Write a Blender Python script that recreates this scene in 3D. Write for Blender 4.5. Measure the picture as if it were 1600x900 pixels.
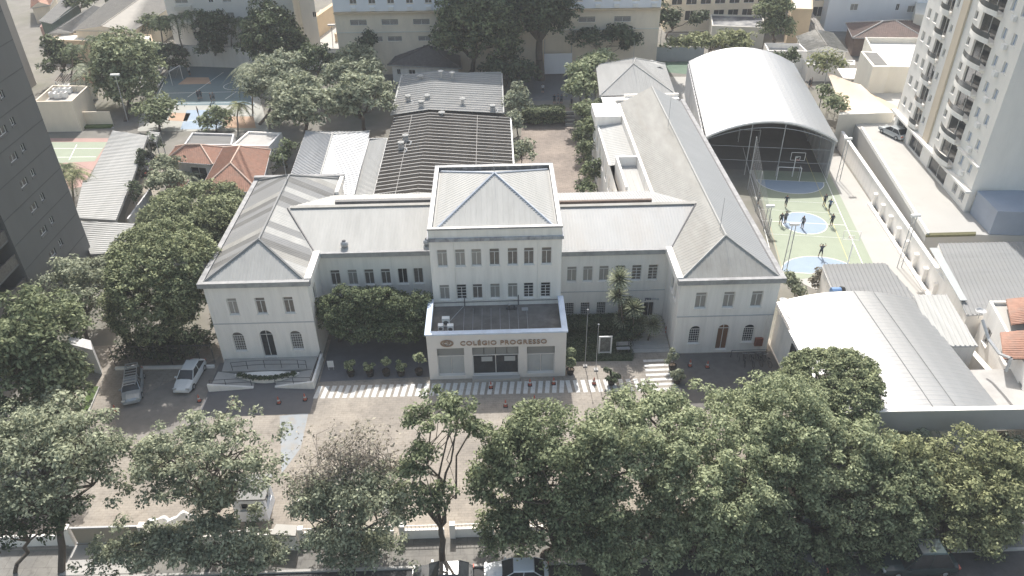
import bpy, bmesh, math, random
import numpy as np
from mathutils import Vector, Matrix
R_ = math.radians
scene = bpy.context.scene
for o in list(bpy.data.objects): bpy.data.objects.remove(o)
C = scene.collection
random.seed(7)

# ---------------------------------------------------------------- camera
CAMH = 48.0
FPX = 1216.0
AXES = np.array([[0.99957642, 0.0256498, 0.01375018],
                 [-0.0258119, 0.56310698, 0.8259808],
                 [-0.01344342, 0.82598585, -0.56353052]])   # rows: world x, y, z in (right, up, forward)
cam = bpy.data.objects.new('camera', bpy.data.cameras.new('camera'))
C.objects.link(cam)
rt, upv, fw = AXES[:, 0], AXES[:, 1], AXES[:, 2]
m4 = Matrix.Identity(4)
for i in range(3):
    m4[i][0], m4[i][1], m4[i][2] = rt[i], upv[i], -fw[i]
m4[2][3] = CAMH
cam.matrix_world = m4
cam.data.sensor_width = 36.0
cam.data.lens = FPX / 1600 * 36
cam.data.clip_start = 0.5
cam.data.clip_end = 2000
scene.camera = cam

# ---------------------------------------------------------------- light
SUN_EL = 52.0
world = bpy.data.worlds.new('World'); scene.world = world; world.use_nodes = True
nt = world.node_tree
sky = nt.nodes.new('ShaderNodeTexSky'); sky.sky_type = 'NISHITA'; sky.sun_disc = False
sky.sun_elevation = R_(SUN_EL); sky.sun_rotation = R_(-2.0)
sky.air_density = 1.8; sky.dust_density = 4.2; sky.ozone_density = 0.0
bg = nt.nodes['Background']; bg.inputs[1].default_value = 0.11
nt.links.new(sky.outputs[0], bg.inputs[0])
sl = bpy.data.lights.new('sun', 'SUN'); sl.energy = 3.6; sl.angle = R_(0.53); sl.color = (1.0, 0.965, 0.92)
sun = bpy.data.objects.new('sun', sl); C.objects.link(sun)
sun.rotation_euler = (R_(-(90 - SUN_EL)), 0, R_(2.0))
vs = scene.view_settings
vs.view_transform = 'Standard'; vs.look = 'None'; vs.gamma = 1.0; vs.use_curve_mapping = False
vs.exposure = 0.74

# ---------------------------------------------------------------- picture <-> place
def ray(px, py):
    return AXES @ np.array([px - 800.0, 450.0 - py, FPX])
def P(px, py, z=0.0):                     # point at height z
    d = ray(px, py); t = (z - CAMH) / d[2]
    return Vector((d[0] * t, d[1] * t, z))
def PY(px, py, y):                        # point in the vertical plane at depth y
    d = ray(px, py); t = y / d[1]
    return Vector((d[0] * t, y, CAMH + d[2] * t))
def PX(px, py, x):
    d = ray(px, py); t = x / d[0]
    return Vector((x, d[1] * t, CAMH + d[2] * t))
def scale_at(p):
    c = AXES.T @ np.array([p[0], p[1], p[2] - CAMH])
    return FPX / c[2]                     # photo pixels per metre

# ---------------------------------------------------------------- materials
MATS = {}
def mat(name, c, rough=.8, var=.12, scale=1.5, stretch=(1, 1, 1), bump=0.0, metal=0.0, spec=.4, c2=None, c2amt=.45, c2scale=.35, fine=0.0):
    if name in MATS: return MATS[name]
    m = bpy.data.materials.new(name); m.use_nodes = True
    t = m.node_tree; b = t.nodes['Principled BSDF']
    b.inputs['Roughness'].default_value = rough; b.inputs['Metallic'].default_value = metal
    b.inputs['Specular IOR Level'].default_value = spec
    tc = t.nodes.new('ShaderNodeTexCoord'); mp = t.nodes.new('ShaderNodeMapping')
    mp.inputs['Scale'].default_value = stretch
    t.links.new(tc.outputs['Object'], mp.inputs['Vector'])
    n = t.nodes.new('ShaderNodeTexNoise'); n.inputs['Scale'].default_value = scale; n.inputs['Detail'].default_value = 7
    n.inputs['Roughness'].default_value = .65
    t.links.new(mp.outputs[0], n.inputs['Vector'])
    r = t.nodes.new('ShaderNodeValToRGB')
    r.color_ramp.elements[0].position = .3; r.color_ramp.elements[1].position = .7
    r.color_ramp.elements[0].color = tuple(x * (1 - var) for x in c) + (1,)
    r.color_ramp.elements[1].color = tuple(min(1, x * (1 + var * .7)) for x in c) + (1,)
    t.links.new(n.outputs[0], r.inputs[0])
    out = r.outputs[0]
    if c2:
        n2 = t.nodes.new('ShaderNodeTexNoise'); n2.inputs['Scale'].default_value = c2scale; n2.inputs['Detail'].default_value = 8
        n2.inputs['Roughness'].default_value = .7
        t.links.new(mp.outputs[0], n2.inputs['Vector'])
        r2 = t.nodes.new('ShaderNodeValToRGB'); r2.color_ramp.elements[0].position = .48; r2.color_ramp.elements[1].position = .68
        r2.color_ramp.elements[1].color = (c2amt,) * 3 + (1,)
        t.links.new(n2.outputs[0], r2.inputs[0])
        mx = t.nodes.new('ShaderNodeMix'); mx.data_type = 'RGBA'
        t.links.new(r2.outputs[0], mx.inputs[0]); t.links.new(out, mx.inputs[6]); mx.inputs[7].default_value = tuple(c2) + (1,)
        out = mx.outputs[2]
    t.links.new(out, b.inputs['Base Color'])
    if bump:
        bp = t.nodes.new('ShaderNodeBump'); bp.inputs['Strength'].default_value = bump; bp.inputs['Distance'].default_value = .05
        n3 = t.nodes.new('ShaderNodeTexNoise'); n3.inputs['Scale'].default_value = fine or scale * 6; n3.inputs['Detail'].default_value = 6
        t.links.new(mp.outputs[0], n3.inputs['Vector']); t.links.new(n3.outputs[0], bp.inputs['Height'])
        t.links.new(bp.outputs[0], b.inputs['Normal'])
    MATS[name] = m
    return m

def paver(name, c, c2, mort, s=(.6, .3), var=.5):
    m = bpy.data.materials.new(name); m.use_nodes = True; t = m.node_tree; b = t.nodes['Principled BSDF']
    b.inputs['Roughness'].default_value = .9; b.inputs['Specular IOR Level'].default_value = .2
    tc = t.nodes.new('ShaderNodeTexCoord')
    br = t.nodes.new('ShaderNodeTexBrick'); br.inputs['Color1'].default_value = tuple(c) + (1,); br.inputs['Color2'].default_value = tuple(c2) + (1,)
    br.inputs['Mortar'].default_value = tuple(mort) + (1,); br.inputs['Scale'].default_value = 1.0
    br.inputs['Brick Width'].default_value = s[0]; br.inputs['Row Height'].default_value = s[1]; br.inputs['Mortar Size'].default_value = .02
    t.links.new(tc.outputs['Object'], br.inputs['Vector'])
    n = t.nodes.new('ShaderNodeTexNoise'); n.inputs['Scale'].default_value = .25; n.inputs['Detail'].default_value = 9; n.inputs['Roughness'].default_value = .7
    t.links.new(tc.outputs['Object'], n.inputs['Vector'])
    r = t.nodes.new('ShaderNodeValToRGB'); r.color_ramp.elements[0].position = .3; r.color_ramp.elements[1].position = .7
    r.color_ramp.elements[0].color = (.60, .60, .61, 1); r.color_ramp.elements[1].color = (1.05, 1.03, 1.0, 1)
    t.links.new(n.outputs[0], r.inputs[0])
    mx = t.nodes.new('ShaderNodeMix'); mx.data_type = 'RGBA'; mx.blend_type = 'MULTIPLY'; mx.inputs[0].default_value = 1
    t.links.new(br.outputs[0], mx.inputs[6]); t.links.new(r.outputs[0], mx.inputs[7]); t.links.new(mx.outputs[2], b.inputs['Base Color'])
    n2 = t.nodes.new('ShaderNodeTexNoise'); n2.inputs['Scale'].default_value = 1.7; n2.inputs['Detail'].default_value = 10; n2.inputs['Roughness'].default_value = .75
    t.links.new(tc.outputs['Object'], n2.inputs['Vector'])
    r2 = t.nodes.new('ShaderNodeValToRGB'); r2.color_ramp.elements[0].position = .33; r2.color_ramp.elements[1].position = .5; r2.color_ramp.elements[0].color = (.72, .71, .70, 1); r2.color_ramp.elements[1].color = (1, 1, 1, 1)
    t.links.new(n2.outputs[0], r2.inputs[0])
    m2 = t.nodes.new('ShaderNodeMix'); m2.data_type = 'RGBA'; m2.blend_type = 'MULTIPLY'; m2.inputs[0].default_value = 1
    t.links.new(mx.outputs[2], m2.inputs[6]); t.links.new(r2.outputs[0], m2.inputs[7]); t.links.new(m2.outputs[2], b.inputs['Base Color'])
    MATS[name] = m
    return m

def foliage(name, c, c2, trans=.3):
    c = [x * 1.6 for x in c]; c2 = [x * 2.05 for x in c2]
    m = bpy.data.materials.new(name); m.use_nodes = True; t = m.node_tree
    t.nodes.remove(t.nodes['Principled BSDF']); out = t.nodes['Material Output']
    g = t.nodes.new('ShaderNodeNewGeometry'); tc = t.nodes.new('ShaderNodeTexCoord')
    n = t.nodes.new('ShaderNodeTexNoise'); n.inputs['Scale'].default_value = .55; n.inputs['Detail'].default_value = 4
    t.links.new(tc.outputs['Object'], n.inputs['Vector'])
    ad = t.nodes.new('ShaderNodeMath'); ad.operation = 'ADD'
    t.links.new(g.outputs['Random Per Island'], ad.inputs[0]); t.links.new(n.outputs[0], ad.inputs[1])
    r = t.nodes.new('ShaderNodeValToRGB'); e = r.color_ramp.elements
    e[0].position = .42; e[1].position = 1.55 / 2 + .05
    hf = t.nodes.new('ShaderNodeMath'); hf.operation = 'MULTIPLY'; hf.inputs[1].default_value = .62
    t.links.new(ad.outputs[0], hf.inputs[0]); t.links.new(hf.outputs[0], r.inputs[0])
    e[0].color = tuple(c) + (1,); e[1].color = tuple(c2) + (1,)
    d = t.nodes.new('ShaderNodeBsdfPrincipled'); d.inputs['Roughness'].default_value = .55; d.inputs['Specular IOR Level'].default_value = .12
    tr = t.nodes.new('ShaderNodeBsdfTranslucent')
    t.links.new(r.outputs[0], d.inputs['Base Color']); t.links.new(r.outputs[0], tr.inputs[0])
    mx = t.nodes.new('ShaderNodeMixShader'); mx.inputs[0].default_value = trans
    t.links.new(d.outputs[0], mx.inputs[1]); t.links.new(tr.outputs[0], mx.inputs[2]); t.links.new(mx.outputs[0], out.inputs[0])
    MATS[name] = m
    return m

WALL = mat('wall_white', (.88, .85, .805), .9, .06, .9, (2.2, 2.2, .22), c2=(.62, .60, .57), c2amt=.33, c2scale=.55, spec=.15)
KERB = mat('roof_kerb_grimy', (.36, .36, .36), .95, .2, 1.5, c2=(.2, .2, .205), c2amt=.7, c2scale=.8, spec=.1)
WALLD = mat('wall_weathered', (.62, .62, .62), .9, .15, 1.2, (1, 1, .3), c2=(.3, .3, .32), c2amt=.55, c2scale=.7)
CORN = mat('cornice_paint_sky_tint', (.60, .68, .80), .8, .1, 1.0, (1, 1, 1), c2=(.42, .45, .5), c2amt=.4, c2scale=.8)  # blue is part paint, part sky reflection put into the colour
STAIN = mat('cornice_stained', (.42, .43, .46), .9, .3, 1.6, (1, 1, .6), c2=(.14, .14, .15), c2amt=.8, c2scale=1.3)
METAL = mat('roof_sheet_pale', (.37, .37, .36), .85, .1, .7, (1, .15, 1), c2=(.30, .29, .28), c2amt=.5, c2scale=.5, metal=0.0, spec=.12)
METALY = mat('roof_sheet_white', (.42, .42, .405), .85, .09, .8, (1.5, .12, 1), c2=(.35, .35, .335), c2amt=.5, c2scale=.6, spec=.12)
METALG = mat('roof_sheet_grey', (.27, .273, .273), .85, .14, .7, (.2, 1, 1), c2=(.19, .19, .18), c2amt=.5, spec=.12)
METALD = mat('roof_sheet_old_grey', (.19, .19, .185), .85, .16, 1.2, (.3, 1.5, 1), c2=(.13, .13, .125), c2amt=.5, spec=.12)
METALE = mat('roof_sheet_dusty', (.345, .34, .32), .9, .12, .9, (1, .3, 1), c2=(.27, .258, .232), c2amt=.6, c2scale=.4, spec=.12)
ALU = mat('aluminium_sheet', (.43, .44, .45), .5, .12, .9, (1, .25, 1), c2=(.40, .41, .43), c2amt=.5, c2scale=.5, metal=.72, spec=.5)
DARKROOF = mat('dark_fibre_cement', (.055, .05, .044), .85, .25, 1.2, (.3, 1, 1), c2=(.09, .085, .078), c2amt=.6, c2scale=.8, spec=.1)
RIBL = mat('pale_rib', (.30, .295, .285), .7, .2, 1.5)
DARKMET = mat('dark_flashing', (.12, .12, .125), .6, .2, 2)
CONC = mat('concrete', (.42, .41, .39), .9, .12, .8, c2=(.30, .29, .28), c2amt=.5, bump=.2)
CONCL = mat('concrete_pale', (.43, .42, .395), .9, .08, .6, c2=(.35, .34, .32), c2amt=.45, c2scale=.3)
CONCD = mat('concrete_dark', (.16, .16, .165), .9, .2, .9, c2=(.08, .08, .085), c2amt=.6, c2scale=.9)
ASPH = mat('asphalt', (.06, .06, .062), .9, .25, 2.0, c2=(.10, .10, .10), c2amt=.5, c2scale=.3, bump=.3)
GROUND = mat('ground', (.20, .19, .17), .95, .2, .3, c2=(.15, .155, .11), c2amt=.7, c2scale=.08)
SAND = paver('forecourt_paving', (.36, .33, .29), (.39, .357, .312), (.31, .284, .25), (.5, .25))
SIDEW = paver('sidewalk_paving', (.235, .23, .215), (.26, .255, .24), (.18, .175, .165), (1.0, 1.0))
YARD = paver('courtyard_paving', (.33, .285, .25), (.37, .32, .28), (.25, .22, .2), (.6, .3))
PAINT = mat('road_paint', (.62, .62, .60), .7, .08, 3, c2=(.36, .34, .31), c2amt=.7, c2scale=2.5)
PAINTW = mat('court_paint', (.78, .79, .77), .6, .06, 3)
PAINTB = mat('apron_blue_paint', (.31, .33, .345), .9, .1, 1.2, c2=(.33, .30, .26), c2amt=.9, c2scale=.9, spec=.1)
CGREEN = mat('court_green', (.285, .325, .245), .7, .07, .5, c2=(.255, .295, .225), c2amt=.5)
CBLUE = mat('court_blue', (.27, .345, .435), .7, .06, .7)
CTEAL = mat('court_teal', (.105, .16, .18), .7, .1, .5)
CORANGE = mat('court_orange', (.42, .28, .19), .7, .1, .6)
CPINK = mat('court_pink', (.38, .25, .22), .8, .1, .6)
GLASSD = mat('glass_dark', (.035, .04, .045), .12, .3, 3, spec=.6)
GLASSC = mat('glass_curtain', (.33, .32, .30), .3, .15, 6, (4, 4, .3), spec=.5)
GLASSB = mat('glass_brown', (.165, .155, .145), .2, .3, 4, spec=.5)
GLASSBL = mat('glass_bluish', (.36, .44, .56), .2, .2, 1.5, spec=.6)
FRAME = mat('window_frame', (.72, .71, .69), .6, .05, 3)
SHUT = mat('grey_shutter', (.25, .26, .255), .6, .05, 2, (1, 1, 12))
GLASSP = mat('glass_frosted', (.44, .46, .46), .2, .05, 2, spec=.5)
WOOD = mat('brown_door', (.20, .105, .06), .6, .2, 4, (3, 3, .3))
BRONZE = mat('bronze_letters', (.34, .24, .17), .5, .1, 3, metal=.2)
STEEL = mat('galvanised', (.42, .43, .44), .5, .1, 3, metal=.3)
DKSTEEL = mat('dark_steel', (.06, .065, .07), .55, .15, 3)
WHITEP = mat('white_enamel', (.75, .75, .74), .5, .05, 3)
BLACK = mat('black_rubber', (.025, .025, .025), .8, .1, 4)
ORANGE = mat('cone_orange', (.48, .13, .09), .6, .1, 4)
TERRA = mat('clay_tile', (.36, .205, .15), .85, .22, 2.5, c2=(.29, .21, .17), c2amt=.6, c2scale=.9)
TERRAB = mat('clay_tile_brown', (.17, .125, .11), .9, .2, 2, c2=(.1, .09, .08), c2amt=.5)
TERRAR = mat('clay_ridge', (.52, .40, .33), .85, .15, 3)
TILEGR = mat('old_tile_grey', (.115, .105, .10), .9, .25, 2.5, c2=(.07, .07, .065), c2amt=.5)
BEIGE = mat('beige_render', (.76, .68, .56), .88, .07, .5, (1, 1, .4), c2=(.58, .53, .45), c2amt=.4)
BEIGED = mat('ochre_render', (.55, .44, .31), .9, .08, .6)
CREAM = mat('cream_render', (.66, .635, .57), .88, .06, .5, (1, 1, .4), c2=(.54, .52, .47), c2amt=.35)
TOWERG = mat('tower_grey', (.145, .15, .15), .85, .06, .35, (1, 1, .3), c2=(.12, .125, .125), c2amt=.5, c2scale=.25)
TOWERT = mat('tower_taupe', (.40, .37, .34), .85, .05, .4, (1, 1, .3))
TOWERW = mat('tower_white', (.78, .76, .72), .85, .05, .4, (1, 1, .3), c2=(.62, .61, .59), c2amt=.4)
TOWERB = mat('tower_strip', (.56, .49, .39), .85, .06, .5)
WBLUE = mat('wall_white_blue', (.74, .77, .82), .85, .05, .4, (1, 1, .3))
SLATE = mat('slate_blue_roof', (.30, .34, .41), .6, .06, .6)
TENT = mat('beige_canvas', (.68, .56, .44), .85, .05, .7)
FENCE = mat('green_fence', (.10, .14, .12), .8, .2, 1)
BARK = mat('bark', (.115, .095, .078), .95, .3, 3, (1, 1, .3), bump=.5)
BARKL = mat('bark_pale', (.24, .21, .18), .95, .25, 3, (1, 1, .3), bump=.5)
SOIL = mat('soil', (.10, .075, .055), .95, .25, 2)
SKIN = mat('skin', (.35, .21, .15), .6, .05, 5)
SHIRT = mat('shirt_dark', (.045, .06, .08), .8, .1, 5)
SHORTS = mat('shorts_dark', (.03, .035, .04), .8, .1, 5)
HAIR = mat('hair_dark', (.02, .017, .015), .7, .1, 6)
CARW = mat('car_white', (.68, .70, .71), .25, .03, 2, spec=.6)
CARS = mat('car_silver', (.40, .43, .45), .25, .03, 2, metal=.3, spec=.6)
CARD = mat('car_dark', (.045, .05, .055), .25, .05, 2, spec=.6)
GRASSM = mat('grass_green', (.085, .13, .04), .95, .3, 4, bump=.6)
LEAF = {
 'mid': foliage('leaf_mid', (.052, .066, .036), (.152, .172, .100)),
 'grey': foliage('leaf_greyish', (.088, .102, .068), (.212, .226, .158)),
 'dark': foliage('leaf_dark', (.032, .044, .026), (.092, .110, .058), .15),
 'lite': foliage('leaf_light', (.078, .096, .054), (.208, .228, .138)),
 'olive': foliage('leaf_olive', (.070, .080, .042), (.190, .200, .108)),
 'dome': foliage('leaf_dome', (.056, .070, .038), (.168, .184, .104), .2),
 'deep': foliage('leaf_deep', (.026, .036, .023), (.064, .080, .046), .15),
 'brown': foliage('leaf_brownish', (.112, .100, .080), (.212, .198, .158)),
 'silver': foliage('leaf_silver', (.088, .101, .072), (.215, .230, .165)),
}

# ---------------------------------------------------------------- mesh helpers
class MB:
    def __init__(s): s.v = []; s.f = []; s.mi = []; s.cur = 0
    def add(s, vs, fs):
        b = len(s.v); s.v += [tuple(p) for p in vs]
        s.f += [tuple(b + i for i in f) for f in fs]; s.mi += [s.cur] * len(fs)
    def poly(s, pts): s.add(pts, [tuple(range(len(pts)))])
    def box(s, x0, x1, y0, y1, z0, z1):
        s.add([(x0, y0, z0), (x1, y0, z0), (x1, y1, z0), (x0, y1, z0), (x0, y0, z1), (x1, y0, z1), (x1, y1, z1), (x0, y1, z1)],
              [(0, 3, 2, 1), (4, 5, 6, 7), (0, 1, 5, 4), (1, 2, 6, 5), (2, 3, 7, 6), (3, 0, 4, 7)])
    def obox(s, o, u, L, d0, d1, z0, z1):          # box along u (2d) from o, depth d0..d1 along outward normal
        n = (u[1], -u[0])
        q = [(o[0] + u[0] * a + n[0] * b, o[1] + u[1] * a + n[1] * b) for a, b in ((0, d1), (L, d1), (L, d0), (0, d0))]
        s.prism(q, z0, z1)
    def prism(s, poly, z0, z1, top=True, bottom=True):
        n = len(poly)
        s.add([(p[0], p[1], z0) for p in poly] + [(p[0], p[1], z1) for p in poly],
              [(i, (i + 1) % n, n + (i + 1) % n, n + i) for i in range(n)] + ([tuple(range(n, 2 * n))] if top else []) + ([tuple(range(n - 1, -1, -1))] if bottom else []))
    def tube(s, p0, p1, r0, r1=None, n=6, caps=True):
        r1 = r0 if r1 is None else r1
        p0 = Vector(p0); p1 = Vector(p1); d = p1 - p0
        if d.length < 1e-6: return
        d.normalize(); a = d.orthogonal().normalized(); b = d.cross(a)
        vs = []
        for p, r in ((p0, r0), (p1, r1)):
            for i in range(n):
                t = 2 * math.pi * i / n; vs.append(p + (a * math.cos(t) + b * math.sin(t)) * r)
        fs = [(i, (i + 1) % n, n + (i + 1) % n, n + i) for i in range(n)]
        if caps: fs += [tuple(range(n - 1, -1, -1)), tuple(range(n, 2 * n))]
        s.add(vs, fs)
    def path(s, pts, r0, r1, n=6):
        k = len(pts) - 1
        for i in range(k):
            s.tube(pts[i], pts[i + 1], r0 + (r1 - r0) * i / k, r0 + (r1 - r0) * (i + 1) / k, n, caps=(i in (0, k - 1)))
    def disc(s, c, r, z, n=32, ry=None):
        ry = ry or r
        s.poly([(c[0] + r * math.cos(2 * math.pi * i / n), c[1] + ry * math.sin(2 * math.pi * i / n), z) for i in range(n)])
    def lathe(s, c, prof, n=12):
        vs = []; fs = []
        for r, z in prof:
            for i in range(n):
                t = 2 * math.pi * i / n; vs.append((c[0] + r * math.cos(t), c[1] + r * math.sin(t), c[2] + z))
        for k in range(len(prof) - 1):
            for i in range(n): fs.append((k * n + i, k * n + (i + 1) % n, (k + 1) * n + (i + 1) % n, (k + 1) * n + i))
        fs.append(tuple(range(n - 1, -1, -1))); fs.append(tuple(range((len(prof) - 1) * n, len(prof) * n)))
        s.add(vs, fs)
    def mesh(s, name, mats, smooth=False):
        me = bpy.data.meshes.new(name); me.from_pydata(s.v, [], s.f)
        for m in (mats if isinstance(mats, (list, tuple)) else [mats]): me.materials.append(m)
        if any(s.mi): me.polygons.foreach_set('material_index', s.mi)
        if smooth: me.polygons.foreach_set('use_smooth', [True] * len(me.polygons))
        me.update(); return me
    def build(s, name, m, parent=None, smooth=False):
        return link(name, s.mesh(name, m, smooth), parent)

def link(name, me, parent=None, loc=None, rot=None, local=False):
    o = bpy.data.objects.new(name, me); C.objects.link(o)
    if loc is not None: o.location = loc
    if rot is not None: o.rotation_euler = rot if not isinstance(rot, (int, float)) else (0, 0, rot)
    if parent is not None:
        o.parent = parent
        if not local: o.matrix_parent_inverse = wm(parent).inverted()
    return o
WMX = {}
def wm(o):                                 # world matrix without needing a depsgraph update
    m = Matrix.LocRotScale(o.location, o.rotation_euler, o.scale)
    if o.parent: m = wm(o.parent) @ o.matrix_parent_inverse @ m
    return m
def tag(o, label=None, cat=None, group=None, kind=None):
    if label: o['label'] = label
    if cat: o['category'] = cat
    if group: o['group'] = group
    if kind: o['kind'] = kind
    return o
def thing(name, label, cat, loc=(0, 0, 0), rz=0, group=None):
    o = bpy.data.objects.new(name, None); C.objects.link(o); o.empty_display_size = .3
    o.location = loc; o.rotation_euler = (0, 0, rz)
    return tag(o, label, cat, group)
def struct(o): o['kind'] = 'structure'; return o
def copy_tree(o, parent=None):
    c = o.copy(); C.objects.link(c); c.parent = parent
    for ch in [x for x in o.children]: copy_tree(ch, c)
    return c
def part(name, m, parent, fn, smooth=False):
    mb = MB(); fn(mb); return mb.build(name, m, parent, smooth)

def ribs(mb, poly, sdir, spacing, w, h, base=True, off=0.0):
    """flat polygon (convex, 3d) with raised ribs running along sdir"""
    poly = [Vector(p) for p in poly]
    n = (poly[1] - poly[0]).cross(poly[2] - poly[0]).normalized()
    if n.z < 0: n = -n; poly = poly[::-1]
    if base: mb.poly(poly)
    s = (Vector(sdir) - n * Vector(sdir).dot(n)).normalized(); t = n.cross(s)
    q = [((p - poly[0]).dot(s), (p - poly[0]).dot(t)) for p in poly]
    lo = min(a[1] for a in q); hi = max(a[1] for a in q)
    k = lo + spacing * (.5 + off)
    while k < hi:
        xs = []
        for i in range(len(q)):
            a, b = q[i], q[(i + 1) % len(q)]
            if (a[1] - k) * (b[1] - k) < 0: xs.append(a[0] + (b[0] - a[0]) * (k - a[1]) / (b[1] - a[1]))
        if len(xs) >= 2 and max(xs) - min(xs) > .15:
            A = poly[0] + t * k + s * min(xs); B = poly[0] + t * k + s * max(xs)
            vs = [A - t * w / 2, A - t * w / 4 + n * h, A + t * w / 4 + n * h, A + t * w / 2, B - t * w / 2, B - t * w / 4 + n * h, B + t * w / 4 + n * h, B + t * w / 2]
            mb.add(vs, [(0, 1, 5, 4), (1, 2, 6, 5), (2, 3, 7, 6), (0, 3, 2, 1), (4, 5, 6, 7)])
        k += spacing

def wall(mb, o, u, W, z0, z1, ops=(), depth=.22):
    """wall from o (2d) along unit u, with real openings (u0,u1,za,zb,arch) and their reveals"""
    n = (u[1], -u[0])
    def p(a, z, d=0.0): return (o[0] + u[0] * a - n[0] * d, o[1] + u[1] * a - n[1] * d, z)
    us = sorted({0, W} | {q for w in ops for q in w[:2]}); zs = sorted({z0, z1} | {q for w in ops for q in w[2:4]})
    for i in range(len(us) - 1):
        for j in range(len(zs) - 1):
            a = (us[i] + us[i + 1]) / 2; b = (zs[j] + zs[j + 1]) / 2
            if any(w[0] < a < w[1] and w[2] < b < w[3] for w in ops): continue
            mb.poly([p(us[i], zs[j]), p(us[i + 1], zs[j]), p(us[i + 1], zs[j + 1]), p(us[i], zs[j + 1])])
    for w in ops:
        u0, u1, za, zb = w[:4]; ar = w[4] if len(w) > 4 else 0
        zt = zb - ar
        top = [(u1, zt)] + ([(((u0 + u1) / 2 + (u1 - u0) / 2 * math.cos(t)), zt + ar * math.sin(t)) for t in [math.pi * k / 10 for k in range(1, 10)]] if ar else []) + [(u0, zt)]
        loop = [(u0, za), (u1, za)] + top
        for k in range(len(loop)):
            a, b = loop[k], loop[(k + 1) % len(loop)]
            mb.poly([p(*a), p(*b), p(b[0], b[1], depth), p(a[0], a[1], depth)])
        if ar:
            for k in range(len(top) - 1):
                a, b = top[k], top[k + 1]
                mb.poly([p(*b), p(*a), p(a[0], zb), p(b[0], zb)])

WCACHE = {}
def window(parent, o, u, w, pane, style='cross', depth=.18, sill=True, sillm=None, name='window'):
    u0, u1, za, zb = w[:4]; ar = w[4] if len(w) > 4 else 0
    W = round(u1 - u0, 2); H = round(zb - za, 2)
    key = (W, H, round(ar, 2), style, pane.name, sill)
    if key not in WCACHE:
        f = MB(); t = .055
        def bar(x0, x1, z0_, z1_, y=0.0, d=.06): f.box(x0, x1, y - d / 2, y + d / 2, z0_, z1_)
        zt = H - ar
        bar(0, t, 0, zt); bar(W - t, W, 0, zt); bar(t, W - t, 0, t)
        if ar:
            pts = [(W / 2 + (W / 2 - t / 2) * math.cos(math.pi * k / 10), 0, zt + (ar - t / 2) * math.sin(math.pi * k / 10)) for k in range(11)]
            f.path(pts, t * .6, t * .6, 4)
            bar(t, W - t, zt - t / 2, zt + t / 2)
        else: bar(t, W - t, H - t, H)
        if style in ('cross', 'grid'):
            bar(W / 2 - .03, W / 2 + .03, t, zt * (.76 if not ar else 1) - .0)
            if not ar: bar(t, W - t, H * .76, H * .76 + .05)
        if style == 'grid':
            for k in (1, 2, 3): bar(t, W / 2 - .03, H * .19 * k, H * .19 * k + .03); bar(W / 2 + .03, W - t, H * .19 * k, H * .19 * k + .03)
        if style == 'bars':
            for k in range(1, 5): bar(W * k / 5 - .015, W * k / 5 + .015, t, zt - t / 2, -.04, .03)
            for k in range(1, 7): bar(t, W - t, H * k / 7.5 - .012, H * k / 7.5 + .012, -.06, .03)
        if style == 'slide': bar(W / 2 - .025, W / 2 + .025, t, H - t)
        pm = MB()
        if ar:
            pm.poly([(W - .01, .03, .01), (W - .01, .03, zt)][::1] + [(W / 2 + (W / 2 - .01) * math.cos(math.pi * k / 10), .03, zt + (ar - .01) * math.sin(math.pi * k / 10)) for k in range(1, 10)] + [(.01, .03, zt), (.01, .03, .01)])
        else: pm.poly([(.01, .03, .01), (W - .01, .03, .01), (W - .01, .03, H - .01), (.01, .03, H - .01)])
        sm = MB(); sm.box(-.1, W + .1, -depth - .07, -depth + .05, -.1, -.004)
        WCACHE[key] = (f.mesh(name, FRAME), pm.mesh('pane', pane), sm.mesh('sill', sillm or WALL))
    fm, pm, sm = WCACHE[key]
    n = (u[1], -u[0])
    win = link(name, fm, parent, (o[0] + u[0] * u0 - n[0] * depth, o[1] + u[1] * u0 - n[1] * depth, za), math.atan2(u[1], u[0]))
    link('pane', pm, win, local=True)
    if sill: link('sill', sm, win, local=True)
    return win

def unit(a, b):
    d = Vector((b[0] - a[0], b[1] - a[1])); L = d.length; return (d.x / L, d.y / L), L

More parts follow.
